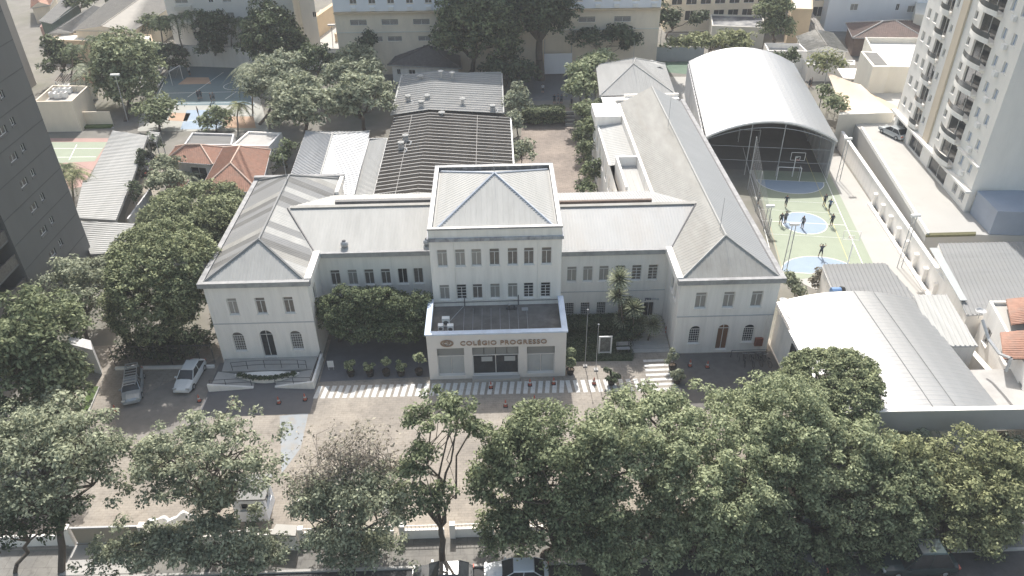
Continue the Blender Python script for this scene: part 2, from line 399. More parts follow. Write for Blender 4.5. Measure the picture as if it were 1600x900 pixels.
def building(name, label, cat, poly, z1, wm_, rm=None, z0=0.0, parapet=.5, pt=.22, wins=None, roof='flat', rise=1.5, over=.25, rsp=.4, pm=None, group=None, ridgem=None, inset=None, flatdrop=0.02):
    """poly: front-left, front-right, back-right, back-left"""
    poly = [Vector((p[0], p[1])) for p in poly]; wins = wins or {}
    c = sum(poly, Vector((0, 0))) / len(poly)
    b = thing(name, label, cat, (c.x, c.y, z0), group=group)
    mb = MB()
    N = len(poly)
    for i in range(N):
        u, L = unit(poly[i], poly[(i + 1) % N])
        ws = [w for w in wins.get(i, [])]
        wall(mb, poly[i], u, L, z0, z1, [tuple(w[0]) for w in ws])
    mb.build('wall', wm_, b)
    for i in wins:
        u, L = unit(poly[i], poly[(i + 1) % N])
        for w in wins[i]: window(b, poly[i], u, w[0], w[1], w[2] if len(w) > 2 else 'slide', sillm=wm_)
    def off(d):
        out = []
        for i in range(N):
            a, q, r = poly[i - 1], poly[i], poly[(i + 1) % N]
            e1 = (q - a).normalized(); e2 = (r - q).normalized(); n1 = Vector((e1.y, -e1.x)); n2 = Vector((e2.y, -e2.x))
            bis = (n1 + n2); bis = bis / bis.dot(n1) if abs(bis.dot(n1)) > 1e-6 else n1
            out.append(q + bis * d)
        return out
    rf = MB()
    if roof == 'flat':
        inn = off(-pt)
        rf.poly([(p.x, p.y, z1 - (parapet if parapet else -flatdrop)) for p in (inn if parapet else off(over))])
        if not parapet: rf.prism([(p.x, p.y) for p in off(over)], z1 + .002, z1 + .14)
        rf.build('roof', rm, b)
        if parapet:
            pw = MB()
            for i in range(N):
                a, q = poly[i], poly[(i + 1) % N]; ai, qi = inn[i], inn[(i + 1) % N]
                pw.poly([(a.x, a.y, z1), (q.x, q.y, z1), (qi.x, qi.y, z1), (ai.x, ai.y, z1)])
                pw.poly([(ai.x, ai.y, z1), (qi.x, qi.y, z1), (qi.x, qi.y, z1 - parapet), (ai.x, ai.y, z1 - parapet)])
            pw.build('parapet', pm or wm_, b)
    else:
        e = off(over); E = [Vector((p.x, p.y, z1 + .02)) for p in e]
        fl, fr, br, bl = E
        wide = (fr - fl).length >= (br - fr).length
        if roof == 'hip':
            if wide:
                h = (br - fr).length / 2 if inset is None else inset
                u = (fr - fl).normalized(); r0 = (fl + bl) / 2 + u * h; r1 = (fr + br) / 2 - u * h
                r0.z = r1.z = z1 + rise
                fs = [([fl, fr, r1, r0], (bl - fl)), ([br, bl, r0, r1], (bl - fl)), ([fr, br, r1], u), ([bl, fl, r0], u)]
                caps = [(r0, r1), (fl, r0), (bl, r0), (fr, r1), (br, r1)]
            else:
                h = (fr - fl).length / 2 if inset is None else inset
                u = (br - fr).normalized(); r0 = (fl + fr) / 2 + u * h; r1 = (bl + br) / 2 - u * h
                r0.z = r1.z = z1 + rise
                fs = [([fr, br, r1, r0], (fr - fl)), ([bl, fl, r0, r1], (fr - fl)), ([fl, fr, r0], u), ([br, bl, r1], u)]
                caps = [(r0, r1), (fl, r0), (fr, r0), (bl, r1), (br, r1)]
        elif roof == 'gable':
            if wide:
                r0 = (fl + bl) / 2; r1 = (fr + br) / 2; r0.z = r1.z = z1 + rise
                fs = [([fl, fr, r1, r0], bl - fl), ([br, bl, r0, r1], bl - fl)]; ends = [(fr, br, r1), (bl, fl, r0)]
            else:
                r0 = (fl + fr) / 2; r1 = (bl + br) / 2; r0.z = r1.z = z1 + rise
                fs = [([fr, br, r1, r0], fr - fl), ([bl, fl, r0, r1], fr - fl)]; ends = [(fl, fr, r0), (br, bl, r1)]
            g = MB()
            for en in ends: g.poly(en)
            g.build('gable_wall', wm_, b); caps = [(r0, r1)]
        elif roof == 'shed':
            bl = bl + Vector((0, 0, rise)); br = br + Vector((0, 0, rise)); fs = [([fl, fr, br, bl], bl - fl)]; caps = []
            g = MB(); g.poly([E[1], E[2], br]); g.poly([E[3], E[0], bl]); g.poly([E[2], E[3], bl, br]); g.build('gable_wall', wm_, b)
        elif roof == 'shedx':     # ribs along x, slope to the right side
            fl = fl + Vector((0, 0, rise)); bl = bl + Vector((0, 0, rise)); fs = [([fl, fr, br, bl], fr - fl)]; caps = []
            g = MB(); g.poly([E[0], E[1], fl]); g.poly([E[2], E[3], bl]); g.poly([E[3], E[0], fl, bl]); g.build('gable_wall', wm_, b)
        for pl, sd in fs: ribs(rf, pl, sd, rsp, rsp * .45, rsp * .16)
        ro = rf.build('roof', rm, b)
        if caps:
            cp = MB()
            for a, q in caps: cp.tube(a + Vector((0, 0, .03)), q + Vector((0, 0, .03)), .13, .13, 5)
            cp.build('ridge_cap', ridgem or rm, ro)
        ev = MB()
        for i in range(4):
            a, q = E[i], E[(i + 1) % 4]
            ev.tube(a - Vector((0, 0, .06)), q - Vector((0, 0, .06)), .08, .08, 4)
        ev.build('gutter', STEEL, b)
    return b

# ================================================================ ground
def sheet(name, m, pts, z, parent=None):
    mb = MB(); mb.poly([(p[0], p[1], z) for p in pts]); return mb.build(name, m, parent)
def line(mb, a, b, w, z):
    u, L = unit(a, b); n = (u[1], -u[0])
    mb.poly([(a[0] + n[0] * w / 2, a[1] + n[1] * w / 2, z), (b[0] + n[0] * w / 2, b[1] + n[1] * w / 2, z), (b[0] - n[0] * w / 2, b[1] - n[1] * w / 2, z), (a[0] - n[0] * w / 2, a[1] - n[1] * w / 2, z)])

struct(sheet('terrain', GROUND, [(-420, -120), (420, -120), (420, 520), (-420, 520)], -.17))
struct(sheet('street', ASPH, [(-400, 20), (400, 20), (400, 35.0), (-400, 35.0)], -.15))
g = MB(); g.box(-400, 400, 35.2, 500, -.16, 0); struct(g.build('city_block', GROUND))
kb = struct(part('kerb', CONC, None, lambda mb: mb.box(-400, 400, 35.0, 35.2, -.16, .01)))
struct(sheet('sidewalk', SIDEW, [(-70, 35.2), (70, 35.2), (70, 37.5), (-70, 37.5)], .004))
fore = struct(sheet('forecourt', SAND, [(-42, 37.6), (26.5, 37.6), (26.5, 62), (-42, 62)], .004))
sheet('painted_apron', PAINTB, [P(437, 650), P(482, 645), P(470, 700), P(440, 740)], .009, fore)
struct(sheet('parking_shade', mat('parking_shade_sand', (.22, .205, .188), .95, .15, 1.0, c2=(.30, .275, .245), c2amt=.6, c2scale=.4), [P(175, 640), P(340, 560), P(351, 545), P(338, 640), P(318, 675), P(190, 690)], .008))  # no asphalt: forecourt in tree shade, the shade put in as darker sand
struct(sheet('wing_apron_shadow', mat('apron_shadow_grey', (.145, .145, .15), .9, .12, .9), [(-27.2, 51.2), (-17.3, 51.4), (-17.4, 58.8), (-27.4, 58.8)], .009))  # apron darkened in the outline of the left wing's cast shadow
struct(sheet('right_yard_shade', mat('yard_shade_paving', (.135, .128, .12), .9, .18, 1.4), [(15.9, 50.5), (26.4, 50.5), (26.0, 58.3), (16.3, 58.3)], .009))  # dark tone deepens the right wing's shadow on the yard
struct(sheet('shaded_walk', mat('walk_shade_grey', (.155, .155, .165), .9, .12, 1.1), [(-17.2, 55.6), (-6.95, 55.9), (-6.95, 63.5), (-17.2, 63.5)], .009))  # grey darkened to carry the left range's shadow on the ground
# parking bay lines
for a, q in (((188, 634), (225, 628)), ((238, 632), (256, 590)), ((205, 655), (240, 650))):
    mb = MB(); line(mb, P(*a), P(*q), .07, .013); mb.build('bay_line', mat('faded_paint', (.24, .23, .215), .9, .25, 3, c2=(.13, .125, .12), c2amt=.9, c2scale=2), fore)

# zebra crossing, bar by bar
barm = MB(); barm.poly([(-.2, -.85, 0), (.2, -.85, 0), (.2, .85, 0), (-.2, .85, 0)]); barm = barm.mesh('crosswalk_bar', PAINT)
x = -17.1; k = 0
while x < 13.0:
    link('crosswalk_bar', barm, fore, (x, 54.05 - .006 * x, .013 + (k % 2) * .0008), (0, 0, R_(-7) * (1 if x < 5.7 else -.7)))
    x += .66 if x < 6 else .70; k += 1
stm = MB(); stm.poly([(-1.35, -.17, 0), (1.35, -.17, 0), (1.35, .17, 0), (-1.35, .17, 0)]); stm = stm.mesh('crosswalk_bar', PAINT)
for k in range(7): link('crosswalk_bar', stm, fore, (14.6 + .03 * k, 53.3 + k * .68, .0145), (0, 0, R_(1)))

# ================================================================ the school building
school = thing('school_building', 'white two and three storey school building with pale metal roofs and a copper lettered porch', 'building', (-.4, 66, 0))
LX0, LX1, LY0, LY1, LZ = -27.0, -17.6, 58.9, 79.7, 9.3
RX0, RX1, RY0, RY1, RZ = 16.4, 25.55, 58.4, 103.0, 8.65
BX0, BX1, BY0, BY1, BZ = -6.5, 5.65, 61.0, 74.2, 13.0
CLY, CRY = 63.7, 63.95
rnd = random.Random(3)
def pick(*a): return rnd.choice(a)

def ops_from(pxs, ytop, ybot, Y, wpx, o, arch=0, z=None):
    out = []
    for px in pxs:
        a = PY(px, (ytop + ybot) / 2, Y); t = PY(px, ytop, Y).z; b = PY(px, ybot, Y).z
        if z: b, t = z
        w = wpx / scale_at(a)
        out.append((round(a.x - w / 2 - o, 3), round(a.x + w / 2 - o, 3), round(b, 3), round(t, 3), arch))
    return out

# --- left wing walls
wl = MB()
lw_up = ops_from((363.5, 407.7, 451.5), 465.5, 491.5, LY0, 15.5, LX0, z=(5.6, 7.45))
lw_ar = [(LX0 * 0 + a - .55, a + .55, 1.3, 3.55, .5) for a in (1.95, 7.4)]
lw_dr = [(4.0, 5.25, .5, 3.7, .58)]
wall(wl, (LX0, LY0), (1, 0), LX1 - LX0, 0, LZ - .5, lw_up + lw_ar + lw_dr)
lw_side = [(1.6, 2.6, 5.6, 7.45, 0), (4.0 - .6, 4.0 + .2, 1.3, 3.4, 0)]
wall(wl, (LX1, LY0), (0, 1), LY1 - LY0, 0, LZ - .5, lw_side)
wall(wl, (LX1, LY1), (-1, 0), LX1 - LX0, 0, LZ - .5)
lw_w = [(2.5 + 3.3 * k, 3.5 + 3.3 * k, 5.6, 7.4, 0) for k in range(5)]
wall(wl, (LX0, LY1), (0, -1), LY1 - LY0, 0, LZ - .5, lw_w)
wl.build('left_wing_wall', WALL, school)
for w in lw_up: window(school, (LX0, LY0), (1, 0), w, pick(GLASSC, GLASSC, GLASSB), 'cross')
for w in lw_ar: window(school, (LX0, LY0), (1, 0), w, GLASSB, 'bars', sillm=WALL)
dr = window(school, (LX0, LY0), (1, 0), lw_dr[0], GLASSD, 'slide', sill=False, name='door')
for w in lw_side: window(school, (LX1, LY0), (0, 1), w, GLASSB, 'cross')
for w in lw_w: window(school, (LX0, LY1), (0, -1), w, GLASSB, 'cross')
# --- right wing walls
wr = MB()
rw_up = [(a - .52, a + .52, 5.3, 7.1, 0) for a in (2.05, 4.65, 7.25)]
rw_ar = [(a - .52, a + .52, 1.15, 3.25, .48) for a in (1.92, 7.1)]
rw_dr = [(4.1, 5.2, .3, 3.35, .52)]
wall(wr, (RX0, RY0), (1, 0), RX1 - RX0, 0, RZ - .5, rw_up + rw_ar + rw_dr)
rw_e = [(3 + 3.4 * k, 4.1 + 3.4 * k, 5.2, 7.0, 0) for k in range(12)]
wall(wr, (RX1, RY0), (0, 1), RY1 - RY0, 0, RZ - .5, rw_e)
wall(wr, (RX1, RY1), (-1, 0), RX1 - RX0, 0, RZ + .0)
rw_w = [(RY1 - 62.0, RY1 - 61.0, 5.3, 7.0, 0), (RY1 - 60.4, RY1 - 59.7, 5.3, 7.0, 0)]
wall(wr, (RX0, RY1), (0, -1), RY1 - RY0, 0, RZ - .5, rw_w)
wr.build('right_wing_wall', WALL, school)
for w in rw_up: window(school, (RX0, RY0), (1, 0), w, GLASSC, 'cross')
for w in rw_ar: window(school, (RX0, RY0), (1, 0), w, GLASSD, 'bars')
for w in rw_e: window(school, (RX1, RY0), (0, 1), w, GLASSB, 'cross')
for w in rw_w: window(school, (RX0, RY1), (0, -1), w, GLASSB, 'cross')
d2 = window(school, (RX0, RY0), (1, 0), rw_dr[0], WOOD, 'slide', sill=False, name='door'); tag(d2, 'brown wooden arched door')
# --- cross ranges
wc = MB()
clo = ops_from((524, 551, 577, 603, 629.5, 654), 421, 445, CLY, 15, LX1, z=(5.35, 7.15))
wall(wc, (LX1, CLY), (1, 0), BX0 - LX1, 0, LZ - .5, clo)
wq = MB(); wall(wq, (BX0, 75.6), (-1, 0), BX0 - LX1, 0, LZ - .2); wq.build('left_range_back_wall', WALL, school)
wc.build('left_range_wall', WALL, school)
for i, w in enumerate(clo): window(school, (LX1, CLY), (1, 0), w, [GLASSB, GLASSC, GLASSB, GLASSB, GLASSD, GLASSB][i], 'cross' if i < 4 else 'slide')
wc = MB()
cro = ops_from((893.5, 918.5, 943.5, 969, 994.5, 1020), 416.6, 441, CRY, 15.2, BX1, z=(4.9, 6.7))
crl = ops_from((889.5, 914, 939), 474, 497, CRY, 14.5, BX1, z=(.75, 2.35))
crd = [(8.75, 9.8, 0.3, 2.2, 0)]
wall(wc, (BX1, CRY), (1, 0), RX0 - BX1, -.05, RZ - .5, cro + crl + crd)
wq = MB(); wall(wq, (RX0, 76.2), (-1, 0), RX0 - BX1, 0, RZ - .2); wq.build('right_range_back_wall', WALL, school)
wc.build('right_range_wall', WALL, school)
for i, w in enumerate(cro): window(school, (BX1, CRY), (1, 0), w, [GLASSC, GLASSC, GLASSC, GLASSB, GLASSB, GLASSB][i], 'cross' if i < 3 else 'grid')
for w in crl: window(school, (BX1, CRY), (1, 0), w, GLASSD, 'bars')
window(school, (BX1, CRY), (1, 0), crd[0], GLASSD, 'slide', sill=False, name='door')
# --- central block
wb = MB()
bu = [PY(px, 403, BY0).x - BX0 for px in (691, 719, 744.5, 772.6, 801, 826.4, 854)]
bl_ = [PY(px, 457, BY0).x - BX0 for px in (694.8, 721.4, 746.3, 773.7, 801.2, 826, 852.4)]
bo = [(a - .47, a + .47, 8.95, 10.8, 0) for a in bu] + [(a - .47, a + .47, 5.2, 6.92, 0) for a in bl_]
wall(wb, (BX0, BY0), (1, 0), BX1 - BX0, 0, BZ, bo)
bside = [(2.5, 3.4, 9.4, 10.9, 0)]
wall(wb, (BX1, BY0), (0, 1), BY1 - BY0, 0, BZ, bside); wall(wb, (BX1, BY1), (-1, 0), BX1 - BX0, 0, BZ); wall(wb, (BX0, BY1), (0, -1), BY1 - BY0, 0, BZ)
for k in range(4):
    c = [(BX0, BY0), (BX1, BY0), (BX1, BY1), (BX0, BY1)]; i = [(BX0 + .35, BY0 + .35), (BX1 - .35, BY0 + .35), (BX1 - .35, BY1 - .35), (BX0 + .35, BY1 - .35)]
    a, b, ci, di = c[k], c[(k + 1) % 4], i[(k + 1) % 4], i[k]
    wb.poly([(*a, BZ), (*b, BZ), (*ci, BZ), (*di, BZ)]); wb.poly([(*di, BZ), (*ci, BZ), (*ci, BZ - 1.1), (*di, BZ - 1.1)])
wb.build('central_wall', WALL, school)
kinds = [GLASSC, GLASSC, GLASSC, GLASSB, GLASSB, GLASSB, GLASSB, GLASSC, GLASSD, GLASSB, GLASSC, GLASSC, GLASSD, GLASSD]
for w, kd in zip(bo, kinds): window(school, (BX0, BY0), (1, 0), w, kd, 'cross' if kd is not GLASSD else 'grid')
window(school, (BX1, BY0), (0, 1), bside[0], GLASSB, 'cross')
# cornices
def ring(mb, x0, x1, y0, y1, d, z0, z1, sides='frbl'):
    e = .003
    if 'f' in sides: mb.box(x0 - d, x1 + d, y0 - d, y0 - e, z0, z1)
    if 'b' in sides: mb.box(x0 - d, x1 + d, y1 + e, y1 + d, z0, z1)
    if 'l' in sides: mb.box(x0 - d, x0 - e, y0, y1, z0 + .002, z1 - .002)
    if 'r' in sides: mb.box(x1 + e, x1 + d, y0, y1, z0 + .002, z1 - .002)
part('block_cornice', STAIN, school, lambda mb: ring(mb, BX0, BX1, BY0, BY1, .16, 11.72, 12.05))
part('parapet_coping', KERB, school, lambda mb: ring(mb, BX0, BX1, BY0, BY1, .06, BZ - .12, BZ + .04))
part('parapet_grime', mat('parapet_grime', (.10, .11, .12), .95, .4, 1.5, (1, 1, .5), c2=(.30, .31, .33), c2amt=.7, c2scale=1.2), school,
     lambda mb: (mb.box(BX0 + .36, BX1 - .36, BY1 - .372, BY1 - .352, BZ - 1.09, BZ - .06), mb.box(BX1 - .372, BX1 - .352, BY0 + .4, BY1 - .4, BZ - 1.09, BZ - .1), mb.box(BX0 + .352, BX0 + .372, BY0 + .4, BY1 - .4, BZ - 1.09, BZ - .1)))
def wing_corn(mb, x0, x1, y0, y1, z, sides):
    ring(mb, x0, x1, y0, y1, .30, z - .42, z - .1, sides)
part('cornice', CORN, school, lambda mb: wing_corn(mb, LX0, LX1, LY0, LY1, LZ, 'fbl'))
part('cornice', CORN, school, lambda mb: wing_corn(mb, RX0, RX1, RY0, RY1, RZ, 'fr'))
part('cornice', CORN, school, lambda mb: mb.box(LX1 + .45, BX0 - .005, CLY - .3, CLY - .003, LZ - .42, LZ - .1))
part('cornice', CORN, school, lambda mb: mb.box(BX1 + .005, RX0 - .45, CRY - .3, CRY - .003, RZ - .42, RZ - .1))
# roof kerbs standing over the cornices
def kerb(mb, x0, x1, y0, y1, z, w=.4):
    mb.box(x0, x1, y0, y1, z - .498, z)
part('roof_kerb', KERB, school, lambda mb: (kerb(mb, LX0 - .34, LX1 + .34, LY0 - .36, LY0 + .05, LZ + .02), kerb(mb, LX0 - .36, LX0 + .12, LY0 + .06, LY1 - .2, LZ), kerb(mb, LX0 - .34, LX1 + .3, LY1 - .19, LY1 + .3, LZ + .3)))
part('roof_kerb', WALL, school, lambda mb: (mb.box(LX1 - .18, LX1 + .42, LY0 + .06, CLY - .05, LZ - .5, LZ + .12)))
part('roof_kerb', WALL, school, lambda mb: (mb.box(LX1 - .1, LX1 + .3, 75.7, LY1 - .25, LZ - .5, LZ + .25)))
part('roof_kerb', KERB, school, lambda mb: (kerb(mb, LX1 + .5, BX0 - .01, CLY - .36, CLY + .06, LZ - .02)))
part('roof_kerb', KERB, school, lambda mb: (kerb(mb, BX1 + .01, RX0 - .5, CRY - .36, CRY + .06, RZ - .02)))
part('roof_kerb', KERB, school, lambda mb: (kerb(mb, RX0 - .34, RX1 + .34, RY0 - .36, RY0 + .05, RZ + .02), mb.box(RX1 - .1, RX1 + .36, RY0 + .06, RY1, RZ - .5, RZ - .02)))
part('roof_kerb', WALL, school, lambda mb: (mb.box(RX0 - .42, RX0 + .15, RY0 + .06, CRY - .05, RZ - .5, RZ + .12)))
STG = mat('string_grey', (.5, .5, .51), .85, .1, 2)
for bx in ((LX0 - .03, LX1 + .03, LY0 - .05, LY0 - .003, 4.55, 4.64), (RX0 - .03, RX1 + .03, RY0 - .05, RY0 - .003, 4.35, 4.44), (BX1 + .01, RX0 - .01, CRY - .05, CRY - .003, 3.68, 3.76), (LX1 + .01, BX0 - .01, CLY - .05, CLY - .003, 3.9, 3.98)):
    part('string_course', STG, school, lambda mb: mb.box(*bx))
# --- roofs
# central hipped roof
ap = Vector((-.4, 67.5, 15.25)); zb = 12.55
q = [Vector((BX0 + .55, BY0 + .45, zb)), Vector((BX1 - .55, BY0 + .45, zb)), Vector((BX1 - .55, BY1 - .55, zb)), Vector((BX0 + .55, BY1 - .55, zb))]
cr = MB()
for k in range(4):
    a, b = q[k], q[(k + 1) % 4]; e = (b - a); ribs(cr, [a, b, ap], Vector((-e.y, e.x, 0)), .5, .08, .02)
cr.box(BX0 + .36, BX1 - .36, BY0 + .36, BY1 - .36, zb - .3, zb - .02)
cro_ = cr.build('central_roof', METALY, school)
hc = MB()
for a in q: hc.tube(a + Vector((0, 0, .04)), ap + Vector((0, 0, .04)), .11, .11, 5)
hc.build('hip_cap', mat('hip_cap_pale', (.42, .46, .52), .8, .1, 2), cro_)
sc = MB()
for a in q[:2]:
    for k in range(26):
        p = a.lerp(ap, .04 + .036 * k); sx = 1 if a is q[0] else -1
        sc.box(p.x + sx * .12, p.x + sx * .2, p.y - .1, p.y, p.z - .03, p.z + .03)
sc.build('hip_clip', mat('hip_cap_pale', (.42, .46, .52)), cro_)
rod = MB(); rod.tube(ap, ap + Vector((0, 0, 2.6)), .025, .015, 5)
rod.build('lightning_rod', STEEL, cro_)
# left wing roof as separate sheets
RG = 11.45; lx = (LX0 + LX1) / 2; fy, by = 62.6, 76.0
A = [Vector((LX0 + .15, LY0 + .1, LZ - .12)), Vector((LX1 - .2, LY0 + .1, LZ - .12)), Vector((LX1 - .2, LY1 - .25, LZ - .12)), Vector((LX0 + .15, LY1 - .25, LZ - .12))]
r0, r1 = Vector((lx, fy, RG)), Vector((lx, by, RG))
def clip(poly, y0, y1):
    def half(pl, s, c):
        o = []
        for i in range(len(pl)):
            a, b = pl[i], pl[(i + 1) % len(pl)]; fa = s * (a.y - c); fb = s * (b.y - c)
            if fa >= 0: o.append(a)
            if fa * fb < 0: o.append(a.lerp(b, fa / (fa - fb)))
        return o
    pl = half(poly, 1, y0)
    return half(pl, -1, y1) if len(pl) > 2 else []
def sheets(parent, poly, sdir, y0, y1, step, mats_, name='roof_sheet', sp=.28, h=.016):
    k = 0; yy = y0
    while yy < y1 - .01:
        pl = clip(poly, yy, min(yy + step, y1))
        if len(pl) > 2:
            up = Vector((0, 0, .006 * (k % 2)))
            mb = MB(); ribs(mb, [p + up for p in pl], sdir, sp, sp * .5, h); mb.build(name, mats_[k % len(mats_)], parent)
        yy += step; k += 1
sheets(school, [A[0], A[3], r1, r0], (1, 0, 0), LY0, LY1, 1.05, [METALG, METALG, METALD, METALG, METALD, METALE, METALG])
sheets(school, [A[1], A[2], r1, r0], (1, 0, 0), LY0, LY1, 1.05, [METALE, METALY, METALE, METALD, METALG, METALY, METALG, METALY, METALY, METALY, METALG, METALD, METALG, METALY, METALG, METALD, METALG])
mb = MB(); ribs(mb, [A[0], A[1], r0], (0, 1, 0), .3, .13, .02); mb.build('hip_end_sheet', METALY, school); mb = MB(); ribs(mb, [A[2], A[3], r1], (0, 1, 0), .3, .13, .03); mb.build('hip_end_sheet', METALY, school)
mb = MB()
for a, b in ((A[0], r0), (A[1], r0), (r0, r1), (A[2], r1), (A[3], r1)): mb.tube(a + Vector((0, 0, .05)), b + Vector((0, 0, .05)), .12, .12, 5)
mb.build('ridge_cap', METALG, school)
# left cross range roof
def cross_roof(x0, x1, y0, yr, yb, ze, zr, m, name):
    mb = MB(); ribs(mb, [(x0, y0, ze), (x1, y0, ze), (x1, yr, zr), (x0, yr, zr)], (0, 1, 0), .3, .13, .013); ribs(mb, [(x0, yr, zr), (x1, yr, zr), (x1, yb, ze), (x0, yb, ze)], (0, 1, 0), .3, .13, .035)
    return mb.build(name, m, school)
cross_roof(-21.4, BX0 - .02, CLY - .28, 69.6, 75.5, LZ - .1, 10.95, METALY, 'left_range_roof')
part('ridge_cap', METALE, school, lambda mb: mb.box(-20.9, BX0 - .05, 69.35, 69.85, 10.93, 11.05))
part('ridge_flashing', DARKMET, school, lambda mb: mb.box(-16.6, BX0 - .03, 70.3, 70.75, 10.5, 11.12))
part('valley_gutter', DARKMET, school, lambda mb: mb.tube((-17.75, CLY + .05, LZ - .02), (-21.15, 69.4, 11.03), .09, .09, 5))
cross_roof(BX1 + .02, 20.9, CRY - .28, 69.6, 76.0, RZ - .1, 10.35, mat('roof_sheet_cool', (.365, .372, .372), .55, .09, .6, (1, .15, 1), c2=(.34, .32, .295), c2amt=.6, c2scale=.25), 'right_range_roof')
part('ridge_cap', METALE, school, lambda mb: mb.box(BX1 + .05, 20.3, 69.35, 69.85, 10.33, 10.45))
part('ridge_flashing', mat('wood_flashing', (.16, .12, .10), .8, .2, 2), school, lambda mb: mb.box(BX1 + .03, 15.6, 70.3, 70.6, 9.95, 10.5))
part('valley_gutter', DARKMET, school, lambda mb: mb.tube((16.6, CRY + .05, RZ - .02), (19.9, 69.4, 10.43), .09, .09, 5))
# right wing roof
rx = 21.0; RR = 11.0
B = [Vector((RX0 + .0, RY0 + .1, RZ - .1)), Vector((RX1 - .15, RY0 + .1, RZ - .1)), Vector((RX1 - .15, RY1 - 1.0, RZ - .1)), Vector((RX0 + .35, RY1 - 1.0, RZ - .1))]
s0, s1 = Vector((rx, 62.0, RR)), Vector((rx, RY1 - 1.4, RR))
mb = MB(); ribs(mb, [B[3], B[0], s0, s1], (1, 0, 0), .45, .12, .02); mb.build('wing_roof_west', METALE, school)
mb = MB(); ribs(mb, [B[1], B[2], s1, s0], (1, 0, 0), .45, .12, .02); mb.build('wing_roof_east', mat('roof_sheet_bluegrey', (.30, .312, .322), .5, .08, .8, (.2, 1, 1), c2=(.255, .262, .27), c2amt=.5, c2scale=.2), school)
mb = MB(); ribs(mb, [B[0], B[1], s0], (0, 1, 0), .45, .12, .02); mb.build('hip_end_sheet', METALE, school); mb = MB(); ribs(mb, [B[2], B[3], s1], (0, 1, 0), .45, .12, .02); mb.build('hip_end_sheet', METALE, school)
mb = MB()
for a, b in ((B[0], s0), (B[1], s0), (s0, s1)): mb.tube(a + Vector((0, 0, .03)), b + Vector((0, 0, .03)), .1, .1, 5)
mb.build('ridge_cap', METALY, school)
part('gutter', DARKMET, school, lambda mb: mb.box(RX1 - .32, RX1 - .12, RY0 + .4, RY1 - .3, RZ - .09, RZ - .03))
# annex strip on the courtyard side of the right wing
an = MB(); ax0 = 13.3
wall(an, (ax0, 101.5), (0, -1), 24.5, 0, 7.6, [(1.5 + 3 * k, 2.7 + 3 * k, 4.4, 6.2, 0) for k in range(8)])
wall(an, (ax0, 77.0), (1, 0), RX0 - ax0 - .01, 0, 7.6); wall(an, (RX0 - .02, 101.5), (-1, 0), RX0 - ax0 - .02, 0, 7.6)
an.build('annex_wall', WALL, school)
for k in range(8): window(school, (ax0, 101.5), (0, -1), (1.5 + 3 * k, 2.7 + 3 * k, 4.4, 6.2, 0), GLASSB, 'cross')
mb = MB(); ribs(mb, [(ax0 - .1, 84.6, 7.55), (RX0 - .02, 84.6, 8.0), (RX0 - .02, 96.5, 8.0), (ax0 - .1, 96.5, 7.55)], (1, 0, 0), .5, .1, .02); mb.build('annex_roof', METALY, school)
part('annex_parapet', WALL, school, lambda mb: (mb.box(RX0 + .02, RX0 + .34, 70.8, 101, 7.9, 8.95), mb.box(ax0 - .12, ax0 + .12, 84.5, 97, 7.56, 7.72)))
part('roof_tank_room', WALL, school, lambda mb: mb.box(ax0 - .4, RX0 - .05, 96.6, 101.4, 7.62, 8.9))
part('light_well_wall', WALL, school, lambda mb: (mb.box(ax0 + .6, ax0 + .85, 76.4, 84.4, 6.2, 8.9), mb.box(ax0 + .86, RX0 - .02, 84.1, 84.4, 6.2, 8.9)))
mb = MB(); ribs(mb, [(ax0 + .86, 76.6, 7.62), (RX0 - .03, 76.6, 7.62), (RX0 - .03, 84.05, 7.75), (ax0 + .86, 84.05, 7.75)], (0, 1, 0), .6, .08, .02); mb.build('light_well_roof', METALY, school)
part('stair_box', WALL, school, lambda mb: mb.box(ax0 - 2.6, ax0 - .02, 77.2, 79.9, 0, 6.0))
# back pavilion with its hipped roof
b0, b1, b2, b3 = Vector((14.6, 106.0, 8.2)), Vector((25.4, 106.0, 8.2)), Vector((26.4, 119.2, 8.2)), Vector((15.6, 119.4, 8.2))
mb = MB(); mb.prism([(14.9, 103.2), (25.2, 103.2), (26.1, 118.9), (15.8, 119.1)], 0, 8.0); mb.build('pavilion_wall', WALL, school)
pa, pb = Vector((20.2, 112.3, 10.6)), Vector((20.9, 114.8, 10.6))
mb = MB()
for pl in ([b0, b1, pa], [b1, b2, pb, pa], [b2, b3, pb], [b3, b0, pa, pb]):
    e = pl[1] - pl[0]; ribs(mb, pl, Vector((-e.y, e.x, 0)), .5, .1, .02)
pr = mb.build('pavilion_roof', METAL, school)
mb = MB()
for a, b in ((b0, pa), (b1, pa), (b2, pb), (b3, pb), (pa, pb)): mb.tube(a + Vector((0, 0, .03)), b + Vector((0, 0, .03)), .1, .1, 5)
mb.build('hip_cap', METALY, pr)
part('roof_kerb', WALL, school, lambda mb: (mb.box(14.8, 25.6, 103.25, 105.7, 8.0, 8.12), mb.box(18.0, 25.7, 105.4, 105.75, 8.13, 8.5)))
mb = MB(); mb.poly([(23.2, 116.0, 9.6), (25.5, 116.0, 8.9), (24.2, 118.5, 9.1)]); mb.poly([(23.2, 116.0, 9.6), (24.2, 118.5, 9.1), (22, 118.6, 9.0)]); mb.poly([(23.2, 116, 9.6), (22.6, 114, 9.3), (25.5, 116, 8.9)]); mb.build('roof_dormer', METAL, school)
# roof vents on left range
for xx in (-14.9, -7.0):
    v = MB(); v.lathe((xx, CLY + .55, LZ + .02), [(.22, 0), (.22, .25), (.36, .3), (.36, .55), (.2, .75)], 10); vo = v.build('roof_vent', STEEL, school, True)
    part('vent_cap', DARKMET, vo, lambda mb: mb.lathe((xx, CLY + .55, LZ + .02), [(.14, .752), (.2, .78), (.1, .88)], 8))
